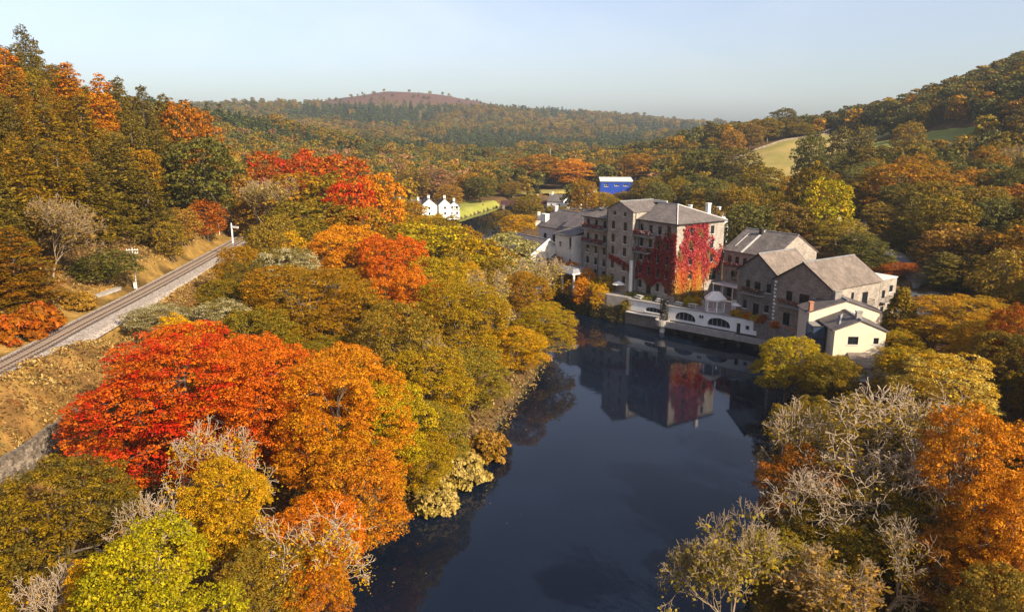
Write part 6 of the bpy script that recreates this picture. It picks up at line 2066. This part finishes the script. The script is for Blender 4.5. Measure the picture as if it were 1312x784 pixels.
for s in (-1.5, 1.5):
    MB().tube((s, 0, 0), (s, 0, 2.4), 0.05, n=6).build('post', 'lead_white', wbx)
for k, (x, y, r_, pal, lab) in enumerate([
        (43.6, 139.7, 1.2, 'yellow', 'yellow flower bush on the terrace edge under the white parasol'),
        (45.6, 138.0, 1.3, 'amberor', 'orange flower bush on the terrace edge, left of the dark wall'),
        (47.2, 134.6, 1.2, 'rust', 'rust-coloured bush behind the dark stone terrace wall'),
        (48.2, 131.0, 1.1, 'orange', 'orange bush behind the middle of the dark stone terrace wall'),
        (46.3, 136.6, 1.1, 'goldpale', 'pale gold bush at the corner of the dark stone terrace wall'),
        (36.4, 148.6, 1.5, 'yellowol', 'yellow-green bush at the creeper foot'),
        (38.2, 149.6, 1.4, 'gold', 'golden bush at the creeper foot beside the pavilion'),
        (20.2, 163.4, 1.6, 'dkolive', 'dark upright shrub at the foot of the mill tower'),
        (18.4, 165.2, 1.7, 'goldol', 'golden olive shrub between the mill tower and canopy')]):
    plant('shrub', 'bush', x, y, G + r_ * 1.5, r_, pal, lab, 'shrub', base=G)
# clipped hedge on the terrace and the dark hedge over the water
def hedge(name, label, line, w, z0, h, colours, n, seed, leaf=0.13):
    rng = np.random.default_rng(seed)
    pts = resample(line, 0.5)
    t = thing(name, label, 'hedge', (0, 0, 0))
    P = np.array([(p.x, p.y) for p in pts])
    T_ = unit(np.gradient(P, axis=0)); N_ = np.stack([T_[:, 1], -T_[:, 0]], 1)
    i = rng.integers(0, len(P), n)
    a = rng.uniform(0, math.pi, n)
    off = np.cos(a) * w / 2 * (1 + 0.15 * np.sin(P[i, 0] * 2)); hh = np.clip(np.sin(a) * 1.5, 0, 1) * rng.uniform(0.1, 1.0, n) ** 0.4 * h * (0.9 + 0.16 * np.sin(P[i, 0] * 1.3 + P[i, 1]))
    xy = P[i] + N_[i] * off[:, None] + rng.normal(size=(n, 2)) * 0.15
    nr = np.column_stack([N_[i] * np.cos(a)[:, None], np.sin(a) + 0.2])
    V, F = leaf_quads(rng, np.column_stack([xy, z0 + hh]), unit(nr + rng.normal(size=(n, 3)) * 0.55), leaf)
    cc = np.array(colours)[rng.integers(0, len(colours), n)] * rng.uniform(0.65, 1.3, (n, 1))
    link(bpy.data.objects.new('foliage', np_mesh('hedge', V, F, 'leaf_own', {'col': cc})), t)
    sweep(pts, [(-w * 0.36, 0), (w * 0.36, 0), (w * 0.3, h * 0.72), (-w * 0.3, h * 0.72)], 'stems', 'bark', t, z=z0)
hedge('clipped_hedge', 'low clipped yellow-green hedge on the terrace before the mill', [(26.0, 159.6), (30.6, 153.8)], 2.6, G, 1.2, [(0.22, 0.2, 0.025), (0.3, 0.25, 0.03), (0.15, 0.13, 0.02)], 3500, 31)
hedge('river_hedge', 'tall dark green hedge hanging over the water left of the arcade', [(11.5, 172.6), (15.5, 166.6), (20.0, 160.6), (25.2, 155.6)], 3.4, -0.3, 4.9, [(0.06, 0.058, 0.016), (0.085, 0.07, 0.018), (0.12, 0.085, 0.02)], 9000, 32, 0.17)
for (x, y, tp, r_, pal, lab) in [(14.0, 173.4, 10.0, 3.0, 'orange', 'orange maple behind the river hedge near the entrance canopy'), (17.4, 168.6, 9.2, 2.6, 'amberor', 'amber bush-like maple behind the river hedge'), (21.5, 163.6, 8.6, 2.2, 'goldol', 'golden upright tree behind the river hedge near the mill tower'), (11.2, 177.0, 10.5, 3.0, 'rust', 'rust-coloured tree behind the left end of the river hedge'), (25.2, 155.6, 4.9, 1.9, 'olivegr', 'olive bush at the left end of the white arcade'), (12.6, 171.4, 8.4, 3.2, 'gold', 'golden maple in front of the entrance canopy posts'), (16.4, 165.6, 7.6, 2.8, 'amberor', 'bright amber maple between the entrance canopy and river hedge'), (19.6, 161.6, 7.0, 2.4, 'yellow', 'bright yellow bush above the river hedge before the mill')]:
    plant('broad', 'maple_tree' if 'maple' in lab else ('bush' if 'bush' in lab else 'tree'), x, y, tp, r_, pal, lab, 'tree', base=max(hgt(x, y), 0.5))

# ------------------------------------------------------------------ cars in the car park
def car(name, label, loc, rz, paint):
    t = thing(name, label, 'car', loc, rz, 'cars in the shaded car park')
    prof = [(-2.1, 0.35), (2.1, 0.35), (2.15, 0.72), (1.95, 0.88), (1.0, 0.98), (0.35, 1.42), (-1.1, 1.46), (-1.85, 1.0), (-2.1, 0.9)]
    m = MB()
    lo = [(x, -0.86, z) for x, z in prof]; hi = [(x, 0.86, z) for x, z in prof]
    n = len(prof); i = 0
    m.v += lo + hi
    for k in range(n):
        j = (k + 1) % n
        m.f.append((k, n + k, n + j, j))
    m.f.append(tuple(range(n))); m.f.append(tuple(range(n, 2 * n))[::-1])
    body = m.build('body', paint, t)
    g_ = [(0.92, 1.0), (0.34, 1.37), (-1.05, 1.41), (-1.7, 1.02)]
    for s in (-1, 1):
        MB().hexa([(x, s * 0.862, z) for x, z in g_], [(x, s * 0.875, z) for x, z in g_]).build('side_window', 'glass', body)
    MB().hexa([(1.0, -0.75, 1.0), (1.0, 0.75, 1.0), (0.38, 0.68, 1.425), (0.38, -0.68, 1.425)], [(1.03, -0.75, 1.02), (1.03, 0.75, 1.02), (0.41, 0.68, 1.445), (0.41, -0.68, 1.445)]).build('windscreen', 'glass', body)
    for (x, s) in ((1.3, -1), (1.3, 1), (-1.35, -1), (-1.35, 1)):
        wh = MB().tube((0, -0.1 * s, 0), (0, 0.1 * s, 0), 0.32, n=14).build('wheel', 'tyre', t, (x, s * 0.8, 0.32))
        MB().tube((0, 0.1 * s, 0), (0, 0.115 * s, 0), 0.2, n=12).build('rim', 'chrome', wh)
    for s in (-0.6, 0.6):
        MB().box(2.1, 2.16, s - 0.16, s + 0.16, 0.66, 0.8).build('headlight', 'white_paint', t)
zc = 8.08
car('car', 'dark blue car nearest the end block in the shaded car park', (74.8, 136.4, zc), R(205), 'car_blue')
car('car', 'silver car in the middle of the shaded car park', (78.4, 139.2, zc), R(200), 'car_silver')
car('car', 'black car deepest in the shaded car park', (82.2, 141.8, zc), R(195), 'car_black')
car('car', 'white car on the pale lane behind the yellow lime tree', (93.4, 182.0, hgt(93.4, 182) + 0.12), R(70), 'car_white')

# ------------------------------------------------------------------ village beyond
def cottage(name, label, loc, rz, w, d, h, rise, wall='white_render', roof='slate_dark', along='x', chim=1, wins=3, timber=False, cat='house'):
    z = loc[2]
    o = thing(name, label, cat, (loc[0], loc[1], z), rz)
    n = max(1, wins)
    wl_ = [((k + 0.5) * w / n, hz, 0.9, 1.1) for k in range(n) for hz in ([1.5, 4.0] if h > 4.5 else [1.6])]
    if along == 'x':
        facade(o, Side(0, 0, 0), w, -1.5, h, wl_, wall, 'dark')
        add_wall(o, Side(w, 0, R(90)), d, -1.5, h, [], wall, gable=(d / 2, h + rise))
        add_wall(o, Side(0, d, R(-90)), d, -1.5, h, [], wall, gable=(d / 2, h + rise))
        add_wall(o, Side(w, d, R(180)), w, -1.5, h, [], wall)
    else:
        facade(o, Side(0, 0, 0), w, -1.5, h, wl_, wall, 'dark', gable=(w / 2, h + rise))
        add_wall(o, Side(w, 0, R(90)), d, -1.5, h, [], wall)
        add_wall(o, Side(0, d, R(-90)), d, -1.5, h, [], wall)
        add_wall(o, Side(w, d, R(180)), w, -1.5, h, [], wall, gable=(w / 2, h + rise))
    rf = gable_roof(o, 0, w, 0, d, h, h + rise, along, roof, 0.35, 0.2)
    for k in range(chim):
        cx, cy = ((w * (0.12 + 0.76 * k), d / 2) if along == 'x' else (w / 2, d * (0.2 + 0.6 * k)))
        chimney(rf, cx, cy, h + rise - 0.6, h + rise + 1.3, 0.9, 0.8, wall)
    if timber:
        for k in range(7):
            MB().box(0.2 + k * (w - 0.6) / 6, 0.42 + k * (w - 0.6) / 6, -0.06, -0.003, 2.6, h).build('timber', 'dark_frame', o)
        for zz in (2.6, h - 0.22):
            MB().box(0, w, -0.085, -0.063, zz, zz + 0.22).build('timber', 'dark_frame', o)
    return o
ig = hgt(-33, 338)
cottage('inn', 'white inn block with the tallest plain gable beside the meadow', (-41.0, 338.0, ig), R(14), 7.0, 10.0, 5.2, 3.0, along='y', wins=1)
cottage('inn_block', 'white gabled inn block in the middle of the inn', (-33.4, 340.0, ig), R(10), 5.6, 10.0, 5.4, 2.6, along='y', wins=1)
cottage('inn_block', 'black-and-white timbered inn block at the meadow end', (-29.0, 341.5, ig), R(8), 5.0, 9.0, 4.6, 2.0, along='y', wins=2, timber=True)
cottage('cottage', 'long low white cottage with a slate roof left of the inn', (-52.5, 340.0, ig), R(8), 11.0, 7.0, 4.2, 2.8, along='x', chim=2)
cottage('cottage', 'tiny white cottage half hidden in trees above the inn', (-62, 402, hgt(-62, 402) + 3.5), R(5), 7, 6, 4.5, 2.4, along='x', chim=1, wins=2)
br = thing('bridge', 'dark red iron beam bridge crossing the far water', 'bridge', (0, 0, 0))
for (ya, yb) in ((401.2, 401.6), (404.6, 405.0)):
    MB().box(-6, 24, ya, yb, 2.2, 4.1).build('girder', 'red_steel', br)
MB().box(-6, 24, 401.603, 404.597, 2.6, 2.9).build('deck', 'road_pale', br)
for x in (-4.5, 8.5, 21.5):
    MB().box(x - 0.6, x + 0.6, 401.3, 404.9, -2.5, 2.197).build('pier', 'stone_dark', br)
bs = thing('blue_shed', 'bright blue steel shed with a white fascia beyond the mill', 'shed', (49.5, 419, hgt(56, 422)), R(-4))
hb = 13.8 - hgt(56, 422)
facade(bs, Side(0, 0, 0), 17.5, 0, hb, [(3.2, hb - 2.4, 2.2, 1.6), (9, hb - 2.4, 2.4, 1.0), (14, hb - 2.4, 2.4, 1.0)], 'blue_steel', 'white')
add_wall(bs, Side(17.5, 0, R(90)), 14, 0, hb, [], 'blue_steel')
add_wall(bs, Side(0, 14, R(-90)), 14, 0, hb, [], 'blue_steel')
MB().slab([(-0.4, -0.5, hb + 0.1), (17.9, -0.5, hb + 0.1), (17.9, 14, hb + 1.3), (-0.4, 14, hb + 1.3)], 0.25).build('roof', 'lead_white', bs)
MB().box(-0.4, 17.9, -0.62, -0.503, hb - 0.35, hb + 0.2).build('fascia', 'white_paint', bs)
for args in [
    ('cottage', 'pale cottage with a grey roof and white gable beside the red bridge', (17.5, 372, 5.0), R(-30), 9, 7, 3.6, 2.8, 'white_render', 'slate', 'x', 1, 2),
    ('cottage', 'white gabled cottage behind the hotel wings', (26.5, 362, 4.4), R(-25), 6, 8, 4.0, 2.4, 'white_render', 'slate', 'y', 1, 1),
    ('cottage', 'white cottage with a low slate roof above the hotel wings', (33, 352, 4.4), R(-35), 9, 7, 3.4, 2.6, 'white_render', 'slate', 'x', 1, 2),
    ('cottage', 'square white riverside cottage left of the hotel wings', (9.4, 298, 3.6), R(-20), 5.2, 5.2, 2.8, 1.2, 'white_render', 'slate', 'x', 1, 1),
    ('cottage', 'stone cottage with a pale gable behind the long mill roof', (60, 352, 6.0), R(-20), 9, 8, 6.5, 2.6, 'stone', 'slate_warm', 'y', 1, 1),
    ('cottage', 'slate-roofed cottage with a white chimney rising behind the mill roof', (45.5, 203, 9.0), R(-40), 11, 8, 8.6, 3.2, 'white_render', 'slate', 'x', 2, 3),
    ('barn', 'long stone barn with a mossy roof behind the brown hawthorn', (70.5, 238, 9.8), R(14), 26, 9, 4.4, 3.6, 'stone', 'slate_warm', 'x', 0, 5),
    ('farmhouse', 'small pinkish farmhouse on the skyline above the hill pasture', (221, 556, 36.0), R(-12), 14, 8, 4.6, 3.2, 'stone', 'slate_warm', 'x', 1, 3),
    ('cottage', 'white cottage half hidden behind the blue shed', (36, 420, 6.5), R(-10), 10, 7, 3.8, 2.4, 'white_render', 'slate', 'x', 1, 2),
    ('cottage', 'cream cottage beside the pale lane behind the lime tree', (86, 196, 8.6), R(-10), 8, 6, 3.6, 2.4, 'cream_render', 'slate', 'x', 1, 2)]:
    nm, lab, loc, rz, w, d, h, rise, wall_, roof_, al, ch, wi = args
    loc = (loc[0], loc[1], hgt(loc[0] + 3, loc[1] + 3))
    cottage(nm, lab, loc, rz, w, d, h, rise, wall_, roof_, al, ch, wi, cat='barn' if nm == 'barn' else 'house')
# dry-stone walls of the pasture
def field_wall(name, label, line, h=1.3):
    t = thing(name, label, 'wall', (0, 0, 0))
    pts = resample(line, 3.0)
    mb = MB()
    for a, b in zip(pts[:-1], pts[1:]):
        d_ = (b - a).normalized(); n_ = Vector((d_.y, -d_.x, 0)) * 0.35
        za, zb = hgt(a.x, a.y), hgt(b.x, b.y)
        mb.hexa([(*(a + n_).xy, za - 0.4), (*(b + n_).xy, zb - 0.4), (*(b - n_).xy, zb - 0.4), (*(a - n_).xy, za - 0.4)], [(*(a + n_ * 0.7).xy, za + h), (*(b + n_ * 0.7).xy, zb + h), (*(b - n_ * 0.7).xy, zb + h), (*(a - n_ * 0.7).xy, za + h)])
    mb.build('wall', 'field_wall', t)
field_wall('field_wall', 'grey dry-stone wall along the upper edge of the hill pasture', [(112, 432), (140, 470), (168, 492), (214, 512)])
field_wall('field_wall', 'pale dry-stone wall at the lower edge of the green pasture', [(160, 352), (182, 330), (215, 345)])

# ------------------------------------------------------------------ undergrowth and grasses
def scatter(name, label, cat, regions, seed, blade=False):
    rng = np.random.default_rng(seed)
    Vs, Fs, Cs, off = [], [], [], 0
    for (poly, n, size, zr_, cols) in regions:
        poly = np.array(poly, dtype=float)
        P = np.column_stack([rng.uniform(poly[:, 0].min(), poly[:, 0].max(), n * 3), rng.uniform(poly[:, 1].min(), poly[:, 1].max(), n * 3)])
        k = in_poly(P, poly) & ~in_poly(P, RIVER)
        k &= seg_dist(P, TRACK) > 5.4
        # clumped growth
        nz = np.sin(P[:, 0] * 0.9 + 2 * np.sin(P[:, 1] * 0.35)) * np.sin(P[:, 1] * 0.8 + 1.7 * np.sin(P[:, 0] * 0.4))
        k &= rng.random(len(P)) < 0.35 + 0.65 * (nz > 0)
        P, nz = P[k][:n], nz[k][:n]
        z = height(P)
        m = len(P)
        hh = rng.uniform(0.02, 1, m) * zr_ * (0.5 + 0.7 * (nz > 0.25))
        pos = np.column_stack([P, z + hh])
        nr = unit(rng.normal(size=(m, 3)) * (0.9 if not blade else 0.7) + np.array([0, -0.25, 0.75]))
        V, F = leaf_quads(rng, pos, nr, size, 0.5)
        ci = (np.clip((nz + 1) / 2 + rng.normal(0, 0.18, m), 0, 0.999) * len(cols)).astype(int)
        Cs.append(np.array(cols)[ci] * rng.uniform(0.6, 1.35, (m, 1)))
        Vs.append(V); Fs.append(F + off); off += len(V)
    o = link(bpy.data.objects.new(name, np_mesh(name, np.vstack(Vs), np.vstack(Fs), 'leaf_own', {'col': np.vstack(Cs)})))
    tag(o, label, cat, kind='stuff')
DRY = [(0.36, 0.22, 0.05), (0.30, 0.17, 0.035), (0.40, 0.27, 0.09), (0.26, 0.12, 0.03), (0.19, 0.115, 0.035)]
BRK = [(0.15, 0.08, 0.024), (0.21, 0.11, 0.028), (0.11, 0.08, 0.024), (0.28, 0.17, 0.055), (0.20, 0.075, 0.02)]
scatter('dry_grass', 'dry golden grass and bracken on the railway banks', 'grass', [
    ([(-61.5, 55), (-60.5, 110), (-64, 165), (-68, 200), (-52, 200), (-48, 150), (-51, 95), (-51, 55)], 26000, 0.20, 0.55, BRK + DRY[:3]),
    ([(-66, 70), (-68, 95), (-71.5, 135), (-75, 170), (-79, 205), (-96, 205), (-88, 160), (-83, 120), (-82, 80)], 17000, 0.20, 0.5, DRY),
], 41)
# fallen leaves drifting along the left bank and in the calm reaches
rng = np.random.default_rng(51)
P = np.column_stack([rng.uniform(-16, 40, 5000), rng.uniform(52, 170, 5000)])
dR = seg_dist(P, LEFT_BANK)
k = in_poly(P, RIVER) & (rng.random(5000) < np.exp(-dR / 1.8) * 0.6)
P = P[k]
V, F = leaf_quads(rng, np.column_stack([P, np.full(len(P), 0.02)]), unit(np.array([0, 0, 1.0]) + rng.normal(size=(len(P), 3)) * 0.04), 0.09)
cc = np.array([(0.45, 0.25, 0.05), (0.4, 0.14, 0.03), (0.5, 0.38, 0.12)])[rng.integers(0, 3, len(P))]
tag(link(bpy.data.objects.new('fallen_leaves', np_mesh('fallen_leaves', V + np.array([0, 0, 0.012]), F, 'leaf_own', {'col': cc}))), 'fallen leaves floating on the river along the left bank', 'leaves', kind='stuff')
UND = [(0.10, 0.07, 0.02), (0.15, 0.10, 0.022), (0.07, 0.06, 0.018), (0.22, 0.13, 0.03), (0.27, 0.18, 0.05)]
scatter('undergrowth', 'brambles and ferns under the bank trees', 'undergrowth', [
    ([(-48, 50), (-13, 50), (-8, 74), (-2, 88), (6, 120), (8, 150), (-4, 195), (-48, 210)], 22000, 0.26, 1.6, UND),
    ([(17, 50), (28, 78), (37, 100), (45, 116), (62, 105), (110, 100), (90, 50)], 14000, 0.26, 1.5, UND),
    ([(-14, 55), (-8, 73), (-2, 88), (5, 116), (8, 140), (4, 140), (-4, 106), (-9, 88), (-16, 70)], 5000, 0.22, 1.3, [(0.40, 0.27, 0.10), (0.28, 0.19, 0.05), (0.22, 0.16, 0.04), (0.35, 0.2, 0.08)]),
    ([(-84, 100), (-74, 160), (-80, 205), (-110, 240), (-150, 200), (-110, 110)], 12000, 0.34, 1.4, UND),
    ([(60, 100), (96, 124), (92, 150), (100, 215), (128, 222), (120, 130), (84, 96)], 9000, 0.34, 1.3, UND),
], 42)

# ------------------------------------------------------------------ the air
hz = MB().box(-3650, 3650, -3650, 3650, -6, 215).build('haze', 'water')
hm = bpy.data.materials.new('haze')
hm.use_nodes = True
hn, hl = hm.node_tree.nodes, hm.node_tree.links
hn.clear()
ho = hn.new('ShaderNodeOutputMaterial')
hv = hn.new('ShaderNodeVolumePrincipled')
hv.inputs['Color'].default_value = (0.74, 0.86, 1.0, 1)
hv.inputs['Density'].default_value = 0.00010
hv.inputs['Anisotropy'].default_value = 0.2
hl.new(hv.outputs[0], ho.inputs['Volume'])
hz.data.materials.clear()
hz.data.materials.append(hm)
tag(hz, 'thin pale autumn haze filling the whole valley air', 'haze', kind='stuff')
